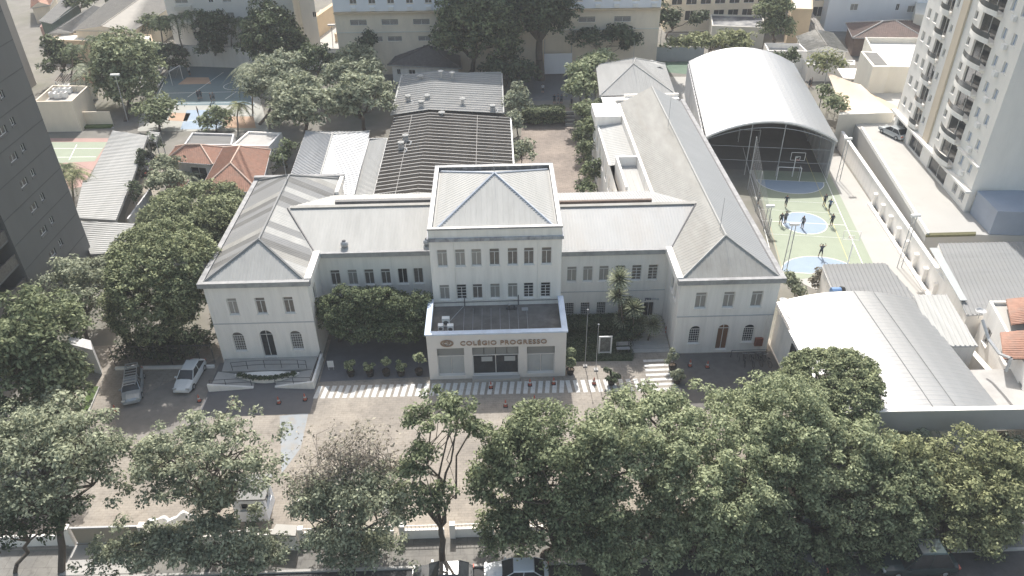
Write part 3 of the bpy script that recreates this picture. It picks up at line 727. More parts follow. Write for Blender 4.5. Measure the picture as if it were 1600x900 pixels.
# lightning masts with stays on the roofs
for b, h in (((lx + .1, 74.5, RG), 3.2), ((20.8, 63.4, RR - .2), 3.4), ((20.6, 88, RR - .1), 3.6), ((20.1, 112, 10.5), 3.5)):
    part('roof_mast', STEEL, school, lambda mb: mb.tube(b, (b[0], b[1], b[2] + h), .03, .02, 5))
# --- entrance porch
PX0, PX1, PY0, PZ = -6.88, 5.78, 55.5, 5.22
po = MB()
pops = [(-6.02 - PX0, -3.55 - PX0, .42, 3.66, 0), (-2.8 - PX0, 1.42 - PX0, .34, 3.68, 0), (2.2 - PX0, 4.75 - PX0, .42, 3.62, 0)]
wall(po, (PX0, PY0), (1, 0), PX1 - PX0, 0, PZ, pops, .35)
wall(po, (PX1, PY0), (0, 1), BY0 - PY0 - .01, 0, PZ); wall(po, (PX0, BY0 - .01), (0, -1), BY0 - PY0 - .01, 0, PZ)
po.poly([(PX0 + .35, PY0 + .35, 4.45), (PX1 - .35, PY0 + .35, 4.45), (PX1 - .35, PY0 + .35, PZ), (PX0 + .35, PY0 + .35, PZ)])
po.poly([(PX0 + .35, PY0 + .35, 4.45), (PX0 + .35, BY0 - .01, 4.45), (PX0 + .35, BY0 - .01, PZ), (PX0 + .35, PY0 + .35, PZ)]); po.poly([(PX1 - .35, PY0 + .35, 4.45), (PX1 - .35, BY0 - .01, 4.45), (PX1 - .35, BY0 - .01, PZ), (PX1 - .35, PY0 + .35, PZ)])
po.build('porch_wall', mat('porch_render', (.72, .70, .67), .85, .05, 1), school)
part('porch_coping', CORN, school, lambda mb: (mb.box(PX0 - .12, PX1 + .12, PY0 - .12, PY0 + .42, PZ + .002, PZ + .14), mb.box(PX0 - .12, PX0 + .42, PY0 + .43, BY0 - .02, PZ + .002, PZ + .138), mb.box(PX1 - .42, PX1 + .12, PY0 + .43, BY0 - .02, PZ + .002, PZ + .138)))  # coping blue includes painted sky reflection
part('terrace_floor', mat('terrace_grime', (.17, .16, .15), .95, .3, .9, c2=(.08, .075, .07), c2amt=.7, c2scale=.5), school, lambda mb: mb.poly([(PX0 + .35, PY0 + .35, 4.45), (PX1 - .35, PY0 + .35, 4.45), (PX1 - .35, BY0 - .01, 4.45), (PX0 + .35, BY0 - .01, 4.45)]))
for k in range(8): part('terrace_seam', STEEL, school, lambda mb: mb.box(-3.6 + k * .85, -3.57 + k * .85, PY0 + .8, BY0 - .5, 4.452, 4.475))
for i, (u0, u1, za, zb_, _) in enumerate(pops):
    x0, x1 = PX0 + u0, PX0 + u1; yg = PY0 + .3; zs = za + (zb_ - za) * .66
    n = 4 if i == 1 else 1
    for k in range(n):
        a, b = x0 + (x1 - x0) * k / n, x0 + (x1 - x0) * (k + 1) / n
        sp = part('shutter_panel', SHUT, school, lambda mb: mb.box(a + .03, b - .03, yg, yg + .05, zs + .05, zb_ - .01))
    fr = MB(); fr.box(x0, x1, yg - .04, yg + .04, zs - .03, zs + .045)
    nn = 2
    for k in range(nn + 1):
        xx = x0 + (x1 - x0 - .06) * k / nn; fr.box(xx, xx + .06, yg - .03, yg + .03, za, zs - .035)
    fr.box(x0, x1, yg - .05, yg + .05, za - .0, za + .06)
    fo = fr.build('shopfront_frame', FRAME, school)
    for k in range(nn):
        a, b = x0 + (x1 - x0) * k / nn + .05, x0 + (x1 - x0) * (k + 1) / nn - .05
        part('pane', GLASSD if i == 1 else GLASSP, fo, lambda mb: mb.box(a, b, yg + .004, yg + .02, za + .07, zs - .04))
        if i == 1: part('pane_notice', GLASSP, fo, lambda mb: mb.box(a + .75, b - .25, yg - .02, yg - .004, zs - .75, zs - .2))
part('porch_step', CONCL, school, lambda mb: mb.box(-2.9, 1.5, PY0 - .5, PY0 - .002, 0, .3))
# lettering
def text_mesh(txt, size, ext, bold=0.0):
    cu = bpy.data.curves.new('lettering', 'FONT'); cu.body = txt; cu.size = size; cu.extrude = ext; cu.offset = bold; cu.resolution_u = 3; cu.space_character = 1.12
    o = bpy.data.objects.new('lettering', cu); C.objects.link(o)
    dg = bpy.context.evaluated_depsgraph_get(); me = bpy.data.meshes.new_from_object(o.evaluated_get(dg)); bpy.data.objects.remove(o)
    return me
def lettering(txt, p, width, height, m, rot=(R_(90), 0, 0), bold=.012, name='lettering'):
    me = text_mesh(txt, 1.0, .06, bold); me.materials.clear(); me.materials.append(m)
    co = np.empty(len(me.vertices) * 3); me.vertices.foreach_get('co', co); co = co.reshape(-1, 3)
    lo, hi = co.min(0), co.max(0)
    co[:, 0] = (co[:, 0] - lo[0]) / (hi[0] - lo[0]) * width; co[:, 1] = (co[:, 1] - lo[1]) / (hi[1] - lo[1]) * height; co[:, 2] *= .6
    me.vertices.foreach_set('co', co.ravel()); me.update()
    return link(name, me, school, p, rot)
lettering('COLÉGIO PROGRESSO', (-3.85, PY0 - .05, 3.98), 7.85, .62, BRONZE)
em = MB()
def ell(rx_, rz_, r, c=(-5.05, 4.28), n=24, t0=0, t1=2 * math.pi):
    pts = [(c[0] + rx_ * math.cos(t0 + (t1 - t0) * k / n), PY0 - .06, c[1] + rz_ * math.sin(t0 + (t1 - t0) * k / n)) for k in range(n + 1)]
    em.path(pts, r, r, 5)
ell(.56, .36, .05); ell(.46, .28, .028)
ell(.16, .17, .045, (-5.18, 4.28), 10, .7, 5.4); ell(.13, .11, .045, (-4.92, 4.34), 10, -1.6, 1.6)
em.tube((-4.95, PY0 - .06, 4.08), (-4.95, PY0 - .06, 4.45), .04, .04, 5)
em.build('emblem', BRONZE, school)
lettering('you', (14.45, CRY - .04, 2.42), .62, .34, mat('sign_navy', (.03, .04, .10), .5, .05, 3), name='sign_letters')
lettering('time', (15.12, CRY - .04, 2.5), .75, .26, mat('sign_grey', (.50, .52, .55), .5, .05, 3), name='sign_letters')
# terrace clutter
part('drain_pipe', DARKMET, school, lambda mb: (mb.tube((-3.55, BY0 - .08, 4.45), (-3.55, BY0 - .08, 5.5), .05), mb.tube((1.6, BY0 - .08, 4.45), (1.6, BY0 - .08, 5.6), .05), mb.tube((PX0 + .4, BY0 - .12, 4.95), (PX1 - .4, BY0 - .12, 5.0), .035)))
part('drain_pipe', WALL, school, lambda mb: (mb.tube((-4.3, BY0 - .06, 5.4), (-4.3, BY0 - .06, 11.7), .045), mb.tube((3.5, BY0 - .06, 5.2), (3.5, BY0 - .06, 11.7), .045), mb.tube((24.9, RY0 - .07, .1), (24.9, RY0 - .07, 4.3), .05)))
for (xx, yy, s) in ((-5.2, 57.9, 1.0), (-5.65, 57.2, .7), (-4.75, 57.0, .8)):
    t = thing('air_conditioner_unit', {1.0: 'tall white air conditioning unit at the left of the porch terrace', .7: 'small round-fronted condenser at the terrace parapet corner', .8: 'short white condenser beside the tall terrace unit'}[s], 'air conditioner', (xx, yy, 4.45))
    part('casing', WHITEP, t, lambda mb: mb.box(xx - .35 * s, xx + .35 * s, yy - .22, yy + .22, 4.5, 4.5 + .9 * s))
    part('fan_grille', DARKMET, t, lambda mb: mb.tube((xx, yy - .225, 4.5 + .45 * s), (xx, yy - .25, 4.5 + .45 * s), .24 * s, .24 * s, 12))
    part('foot', STEEL, t, lambda mb: mb.box(xx - .3 * s, xx + .3 * s, yy - .2, yy + .2, 4.452, 4.5))
pv = thing('roof_pipework', 'black pipe and valve cluster on the porch terrace by the wall', 'pipes', (.95, 60.2, 4.45))
part('pipe', DKSTEEL, pv, lambda mb: (mb.tube((.4, 60.2, 4.6), (1.5, 60.2, 4.6), .1), mb.tube((.7, 60.2, 4.45), (.7, 60.2, 5.0), .08), mb.tube((1.2, 60.2, 4.45), (1.2, 60.2, 4.9), .08)))
part('valve', STEEL, pv, lambda mb: (mb.lathe((.7, 60.2, 5.0), [(.05, 0), (.16, .03), (.16, .08), (.05, .1)], 8), mb.box(1.9, 2.5, 59.9, 60.4, 4.452, 4.52)))
lad = MB(); lad.tube((-5.0, 57.7, 4.9), (-3.6, 60.6, 4.75), .03); lad.build('terrace_pipe', STEEL, school)

# ================================================================ neighbouring buildings
def PP(z, *pts): return [P(a, b, z) for a, b in pts]
# --- school hall: long dark sheeted roof, then the pale sheeted roof behind it
def strip_roof(parent, x0, xr, x1, y0, y1, z0, zr, z1, step, sm, rm):
    d = step; me = MB(); n = 1
    me.poly([(x0, 0, z0), (xr, 0, zr), (xr, d, zr + .03), (x0, d, z0 + .03)]); me.poly([(xr, 0, zr), (x1, 0, z1), (x1, d, z1 + .03), (xr, d, zr + .03)])
    for k in range(1, 4):
        yy = d * k / 4
        for (a, za, b, zb_) in ((x0, z0, xr, zr), (xr, zr, x1, z1)):
            me.add([(a, yy - .05, za + .02), (b, yy - .05, zb_ + .02), (b, yy, zb_ + .065), (a, yy, za + .065), (a, yy + .05, za + .02), (b, yy + .05, zb_ + .02)], [(0, 1, 2, 3), (3, 2, 5, 4)])
    me = me.mesh('roof_sheet', sm)
    rb = MB()
    for (a, za, b, zb_) in ((x0, z0, xr, zr), (xr, zr, x1, z1)):
        rb.add([(a, -.06, za), (b, -.06, zb_), (b, -.06, zb_ + .1), (a, -.06, za + .1), (a, .1, za + .1), (b, .1, zb_ + .1), (b, .1, zb_ + .02), (a, .1, za + .02)], [(0, 1, 2, 3), (3, 2, 5, 4), (4, 5, 6, 7)])
    rb = rb.mesh('sheet_edge', rm)
    y = y0; k = 0
    while y < y1 - .1:
        o = link('roof_sheet', me, parent, (rnd.uniform(-.05, .05), y, rnd.uniform(0, .012))); link('sheet_edge', rb, o, local=True)
        y += step; k += 1
hall = thing('school_hall', 'long hall behind the central block with dark sheeted roof and pale edge lines', 'building', (-6.5, 93, 0))
part('wall', WALLD, hall, lambda mb: mb.prism([(-14.4, 78), (1.5, 78), (1.5, 107.6), (-14.4, 107.6)], 0, 4.5))
strip_roof(hall, -14.9, -9.6, 1.9, 78, 107.8, 5.15, 5.8, 4.75, 1.035, DARKROOF, RIBL)
part('eave_gutter', STEEL, hall, lambda mb: mb.box(1.9, 2.1, 78, 107.8, 4.66, 4.85))
for xx in (-12.2, -2.8): part('roof_walk_line', RIBL, hall, lambda mb: mb.box(xx - .03, xx + .03, 78, 107, 5.62 if xx < -5 else 5.3, 5.68 if xx < -5 else 5.38))
hall2 = thing('kitchen_hall', 'long hall with pale grey sheeted roof beyond the dark roofed hall', 'building', (-6.5, 117, 0))
part('wall', WALLD, hall2, lambda mb: mb.prism([(-14.6, 107.95), (.6, 107.95), (.6, 124.6), (-14.6, 124.6)], 0, 4.6))
strip_roof(hall2, -15.2, -9.8, .9, 107.9, 124.6, 5.3, 6.0, 5.2, .93, mat('roof_sheet_weathered', (.31, .305, .295), .6, .12, 1, (.3, 1, 1), c2=(.24, .235, .225), c2amt=.5), METALY)
part('gutter_trim', METALY, hall2, lambda mb: (mb.box(.9, 1.1, 107.9, 124.9, 5.12, 5.34), mb.box(-15.4, .9, 124.7, 124.95, 5.25, 5.55), mb.box(-15.45, -15.2, 107.9, 124.9, 5.25, 5.45)))
# rooftop ventilators on the two halls
vents = [((-8.7, 121.2), 1.5, 'tall'), ((-6.9, 121.0), 1.3, 'tall'), ((-12, 121.5), .7, 'tall'), ((-13.2, 112.6), 1.0, 'box'), ((-10.3, 112.3), 1.2, 'box'), ((-11.0, 109.3), 1.6, 'box'), ((-5, 110.5), .9, 'tall'), ((1.0 - 1.6, 108.6), .6, 'box'), ((-12.3, 97.9), 1.0, 'box'), ((-12.7, 95.6), 1.0, 'box'), ((-7.9, 106.6), .4, 'tall')]
vlab = ['tall capped flue at the far end of the pale hall roof', 'shorter capped flue right of the tall flue on the pale roof', 'stubby flue near the far left corner of the pale hall roof', 'box ventilator at the left edge of the pale hall roof', 'box ventilator beside the duct on the pale hall roof', 'largest duct and fan unit where dark and pale roofs meet', 'thin white flue near the middle of the pale hall roof', 'low fan box at the right where dark and pale roofs meet', 'upper of two fans on the dark hall roof', 'lower of two fans on the dark hall roof', 'low white cap on the far edge of the dark hall roof']
for ((x, y), h, kd), lb in zip(vents, vlab):
    z = 5.55
    t = thing('roof_ventilator', lb, 'ventilator', (x, y, z), group='roof ventilators')
    if kd == 'tall':
        part('pipe', STEEL, t, lambda mb: mb.tube((x, y, z - .5), (x, y, z + h), .22, .22, 8))
        part('cowl', METALY, t, lambda mb: mb.lathe((x, y, z + h), [(.24, 0), (.5, .06), (.5, .16), (.12, .32)], 10))
    else:
        part('casing', STEEL, t, lambda mb: mb.box(x - .35, x + .35, y - .35, y + .35, z - .4, z + h * .6))
        part('cowl', METALY, t, lambda mb: mb.lathe((x, y, z + h * .6 + .002), [(.3, 0), (.46, .1), (.46, .3), (.1, .45)], 8))
        part('duct', STEEL, t, lambda mb: mb.path([(x + .3, y, z + .1), (x + .8, y - .6, z + .15), (x + .6, y - 1.6, z + .1)], .09, .07, 5))

# --- pale shed pair left of the hall
sh = building('workshop', 'low workshop with silver hipped roof behind the left wing', 'building', PP(4.6, (436, 330), (546, 326), (576, 206), (479, 206)), 4.6, WALLD, ALU, roof='hip', rise=1.3, over=.1, rsp=.5, ridgem=METALY)
building('lean_to', 'narrow pale sheeted lean-to between workshop and dark hall', 'shed', [(P(547, 318, 4.7).x, 80), (-15.15, 80), (-15.3, 101.5), (P(579, 206, 4.7).x, 101.5)], 4.5, WALLD, METALY, roof='shedx', rise=-.25, over=.0, rsp=.35)
# --- tiled house
building('tiled_house', 'orange clay tiled house with hipped roof beside the workshop', 'house', PP(3.6, (318, 296), (402, 298), (418, 236), (352, 233)), 3.6, WALLD, TERRA, roof='hip', rise=2.1, over=.4, rsp=.26, ridgem=TERRAR, wins={0: [((2, 3.2, 1.2, 2.6), GLASSD), ((5, 6.2, 1.2, 2.6), GLASSD)]})
building('tiled_house_wing', 'lower orange tiled wing with pale ridge left of the tiled house', 'house', PP(3.3, (262, 249), (330, 254), (352, 232), (277, 230)), 3.2, WALLD, TERRA, roof='hip', rise=1.5, over=.4, rsp=.26, ridgem=TERRAR, wins={0: [((3, 5.4, .4, 2.4), GLASSD)]})
building('tiled_porch', 'small orange tiled porch roof behind the dome trees', 'house', PP(2.6, (262, 296), (283, 296), (292, 284), (272, 284)), 2.6, WALLD, TERRA, roof='hip', rise=.7, over=.2, rsp=.26, ridgem=TERRAR)
building('grey_flat_house', 'grey flat roofed outbuilding behind the tiled house', 'building', PP(3.4, (287, 226), (362, 226), (366, 209), (300, 207)), 3.4, WALLD, METALD, roof='flat', parapet=.25)
building('white_flat_annex', 'white walled annex with dark stained roof beside the palms', 'building', PP(4.0, (362, 227), (420, 228), (440, 207), (388, 205)), 4.0, WALL, CONC, roof='flat', parapet=.3)
# --- long white canopies by the left tower
def canopy(lab, pts, z, m=METALY, drop=0.25):
    q = PP(z, *pts); c = sum(q, Vector()) / 4
    t = thing('carport_canopy', lab, 'canopy', (c.x, c.y, 0), group='white carport canopies')
    q[0].z -= drop; q[1].z -= drop
    mb = MB(); ribs(mb, q, q[1] - q[0], .42, .16, .05); mb.poly([p - Vector((0, 0, .1)) for p in q][::-1]); mb.build('roof', m, t)
    fa = MB()
    for i in range(4):
        a, b = q[i], q[(i + 1) % 4]; fa.poly([a, b, b - Vector((0, 0, .35)), a - Vector((0, 0, .35))])
    fa.build('fascia', METALG, t)
    for a in q:
        p = a.lerp(sum(q, Vector()) / 4, .06); part('post', STEEL, t, lambda mb: mb.tube((p.x, p.y, 0), (p.x, p.y, p.z - .12), .07, .07, 6))
    return t
canopy('farthest white ribbed carport canopy beside the pink edged court', [(138, 279), (204, 283), (231, 212), (176, 204)], 4.0)
canopy('middle white ribbed carport canopy along the driveway', [(115, 337), (180, 341), (204, 285.5), (130, 281.5)], 3.8)
canopy('nearest white ribbed carport canopy under the grey tower', [(140, 394), (177, 392), (211, 349), (122, 346)], 3.4)
canopy('low white canopy piece beside the farthest carport', [(226, 217), (243, 219), (250, 207), (233, 205)], 3.6)
# --- dark ribbed wall by driveway
bw = MB(); u, L = unit(P(206, 366), P(240, 318)); bw.obox(P(206, 366), u, L, 0, .2, 0, 2.2)
tag(bw.build('driveway_wall', WALLD), 'low weathered wall along the driveway by the dome trees', 'wall')
# --- towers
def tower_face_windows(z0, n, pitch, specs): return [((a, b, z0 + k * pitch + s, z0 + k * pitch + e), p, st) for k in range(n) for (a, b, s, e, p, st) in specs]
TX = -46.0; ty1 = 76.0; ty0 = 64.3
fl_ = 2.68
sp = [(ty1 - 71.2 - .35, ty1 - 71.2 + .35, 1.25, 2.0, GLASSD, 'slide'), (ty1 - 69.3 - .65, ty1 - 69.3 + .65, 1.1, 1.85, GLASSB, 'slide')]
sp = [(s[0] + 0, *s[1:]) for s in sp]
# poly order front-left, front-right, back-right, back-left; side 1 = right face (front->back)
lt_w = [((ty1 - ty0 - b, ty1 - ty0 - a, 5.0 + k * fl_ + s, 5.0 + k * fl_ + e), p, st) for k in range(12) for (a, b, s, e, p, st) in sp]
building('apartment_tower', 'dark grey apartment tower in shade at the left edge', 'tower', [(-66, ty0), (TX, ty0), (TX, ty1), (-66, ty1)], 40, TOWERG, CONC, wins={1: lt_w}, parapet=.8)
lt = [o for o in C.objects if o.get('label', '').startswith('dark grey apartment tower')][0]
# stepped balcony stack at its near corner
core = MB(); core.prism([(-66, 46.0), (-49.5, 46.0), (-49.5, 64.25), (-66, 64.25)], 0, 40); core.build('stair_core', TOWERG, lt)
slabm = MB(); slabm.box(-49.45, -46.2, 58.4, 64.2, 0, .18); slabm = slabm.mesh('balcony_slab', TOWERG)
railm = MB(); railm.box(-46.35, -46.2, 58.4, 64.2, .18, 1.2); railm.box(-49.4, -46.36, 58.4, 58.52, .18, 1.2); railm = railm.mesh('balcony_rail', GLASSB)
dorm = MB(); dorm.box(-49.47, -49.43, 59.3, 63.3, .2, 2.3); dorm = dorm.mesh('balcony_door', GLASSD)
for k in range(13):
    b = link('balcony_slab', slabm, lt, (0, 0, 3.0 + k * fl_)); link('balcony_rail', railm, b, local=True); link('balcony_door', dorm, b, local=True)
for k in range(13): part('floor_joint', mat('joint_grey', (.10, .104, .104), .9, .1, 2), lt, lambda mb: mb.box(TX + .003, TX + .02, ty0 + .1, ty1 - .05, 4.9 + k * fl_, 4.98 + k * fl_))
# taupe tower behind
tw = [((a, b, 3 + k * 3.0 + 1.0, 3 + k * 3.0 + 2.1), GLASSD, 'slide') for k in range(10) for (a, b) in ((5, 5.8), (12, 12.8), (17, 17.8))]
building('taupe_tower', 'taupe apartment tower behind the dark grey tower', 'tower', [(-112, 118), (-84.5, 118), (-83.5, 140), (-112, 140)], 34, TOWERT, CONC, wins={1: tw}, parapet=.6)
ttow = [o for o in C.objects if o.get('label', '').startswith('taupe apartment')][0]
for k in range(7):
    for yy in (124.2, 136.5):
        part('air_conditioner', WHITEP, ttow, lambda mb: mb.box(-84.3, -83.55, yy, yy + .9, 4.2 + k * 3, 4.8 + k * 3))
# --- right tower on its podium
f0 = Vector((56.4, 103.2)); f1 = Vector((54.1, 78.6)); dv = (f1 - f0).normalized(); rr = Vector((-dv.y, dv.x)) ; 
if rr.x < 0: rr = -rr
q0, q1, q2, q3 = f1, f1 + rr * 24, f0 + rr * 24, f0
TL_ = (f1 - f0).length
rows = []
fh = 2.95; zb0 = 6.6
for k in range(11):
    z = zb0 + k * fh
    for a in (1.0, 3.1): rows.append(((a, a + .95, z + .9, z + 2.1), GLASSC, 'slide'))
    rows.append(((8.1, 8.8, z + 1.1, z + 2.0), GLASSB, 'slide')); rows.append(((13.1, 13.9, z + 1.1, z + 2.0), GLASSB, 'slide'))
    rows.append(((5.2, 7.5, z + .15, z + 2.35), GLASSD, 'slide')); rows.append(((14.8, 19.0, z + .15, z + 2.4), GLASSD, 'slide'))
    rows.append(((20.1, 21.0, z + .9, z + 2.1), GLASSBL, 'slide')); rows.append(((22.4, 23.3, z + .9, z + 2.1), GLASSBL, 'slide'))
base_w = [((1.0, 4.6, 3.52, 5.8), GLASSD, 'slide'), ((6.0, 10.4, 3.52, 5.8), GLASSD, 'slide'), ((13.0, 18.4, 3.52, 5.8), GLASSD, 'slide'), ((20.6, 21.7, 4.2, 5.9, .5), GLASSD, 'bars'), ((22.6, 23.7, 4.2, 5.9, .5), GLASSD, 'bars')]
fr_w = [((1.4 + 0, 2.2, zb0 + k * fh + 1.2, zb0 + k * fh + 1.9), GLASSD, 'slide') for k in range(0)]
rt_ = building('balcony_tower', 'white apartment tower with curved balconies at the right edge', 'tower', [q0, q1, q2, q3], 39.0, TOWERW, CONC, z0=0, wins={3: rows + base_w}, parapet=.8)
fu = (dv.x, dv.y); fn = Vector((fu[1], -fu[0]))
def fp(a, d): 
    p = f0 + dv * a + fn * d; return (p.x, p.y)
# beige recess strip, floor ledges, curved balconies
part('facade_strip', TOWERB, rt_, lambda mb: mb.prism([fp(10.0, .02), fp(11.6, .02), fp(11.6, .25), fp(10.0, .25)], 6.2, 38.5))
part('ledge', TOWERW, rt_, lambda mb: mb.prism([fp(-.3, .003), fp(TL_ + .3, .003), fp(TL_ + .3, .7), fp(-.3, .7)], 6.0, 6.28))
part('ledge', TOWERW, rt_, lambda mb: mb.prism([fp(19.4, .003), fp(TL_ + .25, .003), fp(TL_ + .25, .35), fp(19.4, .35)], 9.1, 9.3))
def curve_balcony(a0, a1, dep, inset_):
    n = 8; out = [fp(a0 + (a1 - a0) * k / n, .02 + dep * (.35 + .65 * math.sin(math.pi * (.15 + .7 * k / n)))) for k in range(n + 1)]
    lo = [fp(a0, .02)] + out + [fp(a1, .02)]
    s = MB(); s.prism(lo[::-1], 0, .22); r = MB()
    inn = [fp(a0 + .08 + (a1 - a0 - .16) * k / n, -.08 + dep * (.35 + .65 * math.sin(math.pi * (.15 + .7 * k / n)))) for k in range(n + 1)]
    for k in range(n):
        r.prism([out[k], out[k + 1], inn[k + 1], inn[k]], .223, .55)
    g_ = MB()
    for k in range(n): g_.poly([(*out[k], .56), (*out[k + 1], .56), (*out[k + 1], 1.15), (*out[k], 1.15)])
    return s.mesh('balcony', TOWERW), r.mesh('balcony_parapet', TOWERW), g_.mesh('balcony_glass', mat('balcony_pane', (.10, .105, .105), .2, .2, 2))
for (a0, a1, dep) in ((5.0, 7.7, .7), (14.6, 19.2, 1.1)):
    s_, r_, g_ = curve_balcony(a0, a1, dep, .1)
    for k in range(11):
        b = link('balcony', s_, rt_, (0, 0, zb0 + k * fh - .1)); link('balcony_parapet', r_, b, local=True); link('balcony_glass', g_, b, local=True)
acm = MB()
for k in range(10):
    for a in (21.4,):
        part('air_conditioner', WHITEP, rt_, lambda mb: mb.prism([fp(a, .02), fp(a + .7, .02), fp(a + .7, .4), fp(a, .4)], zb0 + k * fh + .2, zb0 + k * fh + .75))
part('base_roof', SLATE, rt_, lambda mb: mb.prism([(54.3, 73.4), (80, 70), (80, 78.2), (54.6, 78.2)], 3.52, 6.4))
# podium slab and its retaining wall
pod = struct(part('podium', CONCL, None, lambda mb: mb.prism([P(1447, 369, 3.5), P(1500, 365, 3.5), (54.2, 73.2), (80, 71), (80, 106), (52.0, 108), P(1344, 203, 3.5)], 0, 3.5)))
part('podium_edge', WALL, pod, lambda mb: mb.obox(P(1344, 203, 3.5), unit(P(1344, 203, 3.5), P(1447, 369, 3.5))[0], (P(1344, 203, 3.5) - P(1447, 369, 3.5)).length, -.25, .02, 3.502, 4.0))
# grass strip on podium end
tag(part('planted_strip', mat('dry_grass', (.13, .125, .065), .95, .35, 5), None, lambda mb: mb.prism([P(1446, 371, 3.5), P(1446, 367, 3.5), P(1524, 365, 3.5), P(1524, 369, 3.5)], 3.5, 3.75)), 'dry grass strip at the end of the podium slab', 'grass', kind='stuff')
# inner court-side wall with piers
wa, wb_ = P(1308, 232), P(1478, 492); u, L = unit(wa, wb_)
iw = thing('court_boundary_wall', 'long white boundary wall with piers right of the sports court', 'wall', (wa.x, wa.y, 0))
part('wall', WALL, iw, lambda mb: mb.obox(wa, u, L, -.3, 0, 0, 2.6))
part('coping', mat('coping_white', (.8, .8, .78), .8, .04, 2), iw, lambda mb: mb.obox(wa, u, L, -.38, .08, 2.602, 2.7))
for k in range(9): part('pier', WALL, iw, lambda mb: mb.obox((wa.x + u[0] * (L * .42 + k * 2.9), wa.y + u[1] * (L * .42 + k * 2.9)), u, .5, .003, .45, 0, 1.7))
part('plinth_kerb', WALL, iw, lambda mb: mb.obox((wa.x + u[0] * L * .42, wa.y + u[1] * L * .42), u, L * .58, .46, .85, 0, .28))
struct(sheet('court_apron', CONCL, [P(1310, 240), P(1478, 492), P(1370, 500), P(1232, 432), P(1190, 308), P(1160, 240)], .006))

# --- vaulted sports hall (open front)
def vault(parent, A0, A1, D, n, ze, rise, m, seg=18, name='roof_sheet', rib=.028):
    """A0->A1 eave line across (2d), D: depth vector, n sheets"""
    A0 = Vector(A0); A1 = Vector(A1); D = Vector(D); w = (A1 - A0); st = D / n
    sh = MB(); k3 = 3
    prof = []
    for i in range(seg + 1):
        t = i / seg; prof.append((w.x * t, w.y * t, ze + rise * (1 - (2 * t - 1) ** 2)))
    def row(f, dz): return [(x + st.x * f, y + st.y * f, z + dz) for x, y, z in prof]
    fr = [(0, 0), (.30, 0), (.36, rib), (.46, rib), (.52, 0), (.80, 0), (.86, rib), (.96, rib), (1.0, .01)]
    for j in range(len(fr) - 1):
        a = row(*fr[j]); b = row(*fr[j + 1])
        for i in range(seg): sh.poly([a[i], a[i + 1], b[i + 1], b[i]])
    me = sh.mesh(name, m, False)
    for k in range(n): link(name, me, parent, (A0.x + st.x * k, A0.y + st.y * k, rnd.uniform(0, .012)))
    return prof
hl, hr = P(1103, 213.5, 5.6), P(1309, 219.5, 5.6); bk = P(1067, 101, 5.6)
gym = thing('sports_hall', 'arched silver roofed sports hall open at the front over the court', 'sports hall', (36, 110, 0))
D = Vector((bk.x - hl.x, bk.y - hl.y)); D = Vector((4.3, 31.0))
prof = vault(gym, (hl.x, hl.y), (hr.x, hr.y), D, 26, 5.6, 2.5, ALU)
w2 = Vector((hr.x - hl.x, hr.y - hl.y))
part('front_arch', WHITEP, gym, lambda mb: mb.path([(hl.x + a, hl.y + b - .05, c - .12) for a, b, c in prof], .12, .12, 6))
for k in range(6):
    f = k / 5
    part('truss', STEEL, gym, lambda mb: (mb.path([(hl.x + a + D.x * f, hl.y + b + D.y * f + .1, c - .35) for a, b, c in prof], .06, .06, 5),
         mb.path([(hl.x + a + D.x * f, hl.y + b + D.y * f + .1, 5.1 + (c - 5.6) * .8) for a, b, c in prof], .05, .05, 5)))
    for s in (0.015, .985):
        bx, by_ = hl.x + w2.x * s + D.x * f, hl.y + w2.y * s + D.y * f + .12
        part('column', STEEL, gym, lambda mb: mb.tube((bx, by_, 0), (bx, by_, 5.5), .15, .15, 8))
for s in (0.0, 1.0):
    a = Vector((hl.x + w2.x * s, hl.y + w2.y * s)); part('side_wall', WALLD, gym, lambda mb: mb.prism([(a.x - .1, a.y + 1), (a.x + .1, a.y + 1), (a.x + D.x + .1, a.y + D.y), (a.x + D.x - .1, a.y + D.y)], 0, 5.2))  # solid upper part added to darken the hall inside
    part('side_mesh', DKSTEEL, gym, lambda mb: [mb.box(a.x + D.x * k / 24 - .02, a.x + D.x * k / 24 + .02, a.y + 1 + (D.y - 1) * k / 24, a.y + 1.04 + (D.y - 1) * k / 24, 2.6, 5.5) for k in range(25)])
part('back_wall', WALLD, gym, lambda mb: mb.prism([(hl.x + D.x, hl.y + D.y - .3), (hr.x + D.x, hr.y + D.y - .3), (hr.x + D.x, hr.y + D.y), (hl.x + D.x, hl.y + D.y)], 0, 5.7))  # closed to full height, also to darken the hall inside
# front safety net poles and ties across the arch mouth
for s in (.35, .6): part('net_pole', STEEL, gym, lambda mb: mb.tube((hl.x + w2.x * s, hl.y + w2.y * s + .4, 0), (hl.x + w2.x * s, hl.y + w2.y * s + .4, 7.6), .07, .07, 6))
part('net_tie', STEEL, gym, lambda mb: (mb.tube((hl.x + .5, hl.y, 2.4), (hr.x - .3, hr.y, 2.2), .03), mb.tube((hl.x + .5, hl.y, 4.4), (hr.x - .3, hr.y, 4.2), .03)))

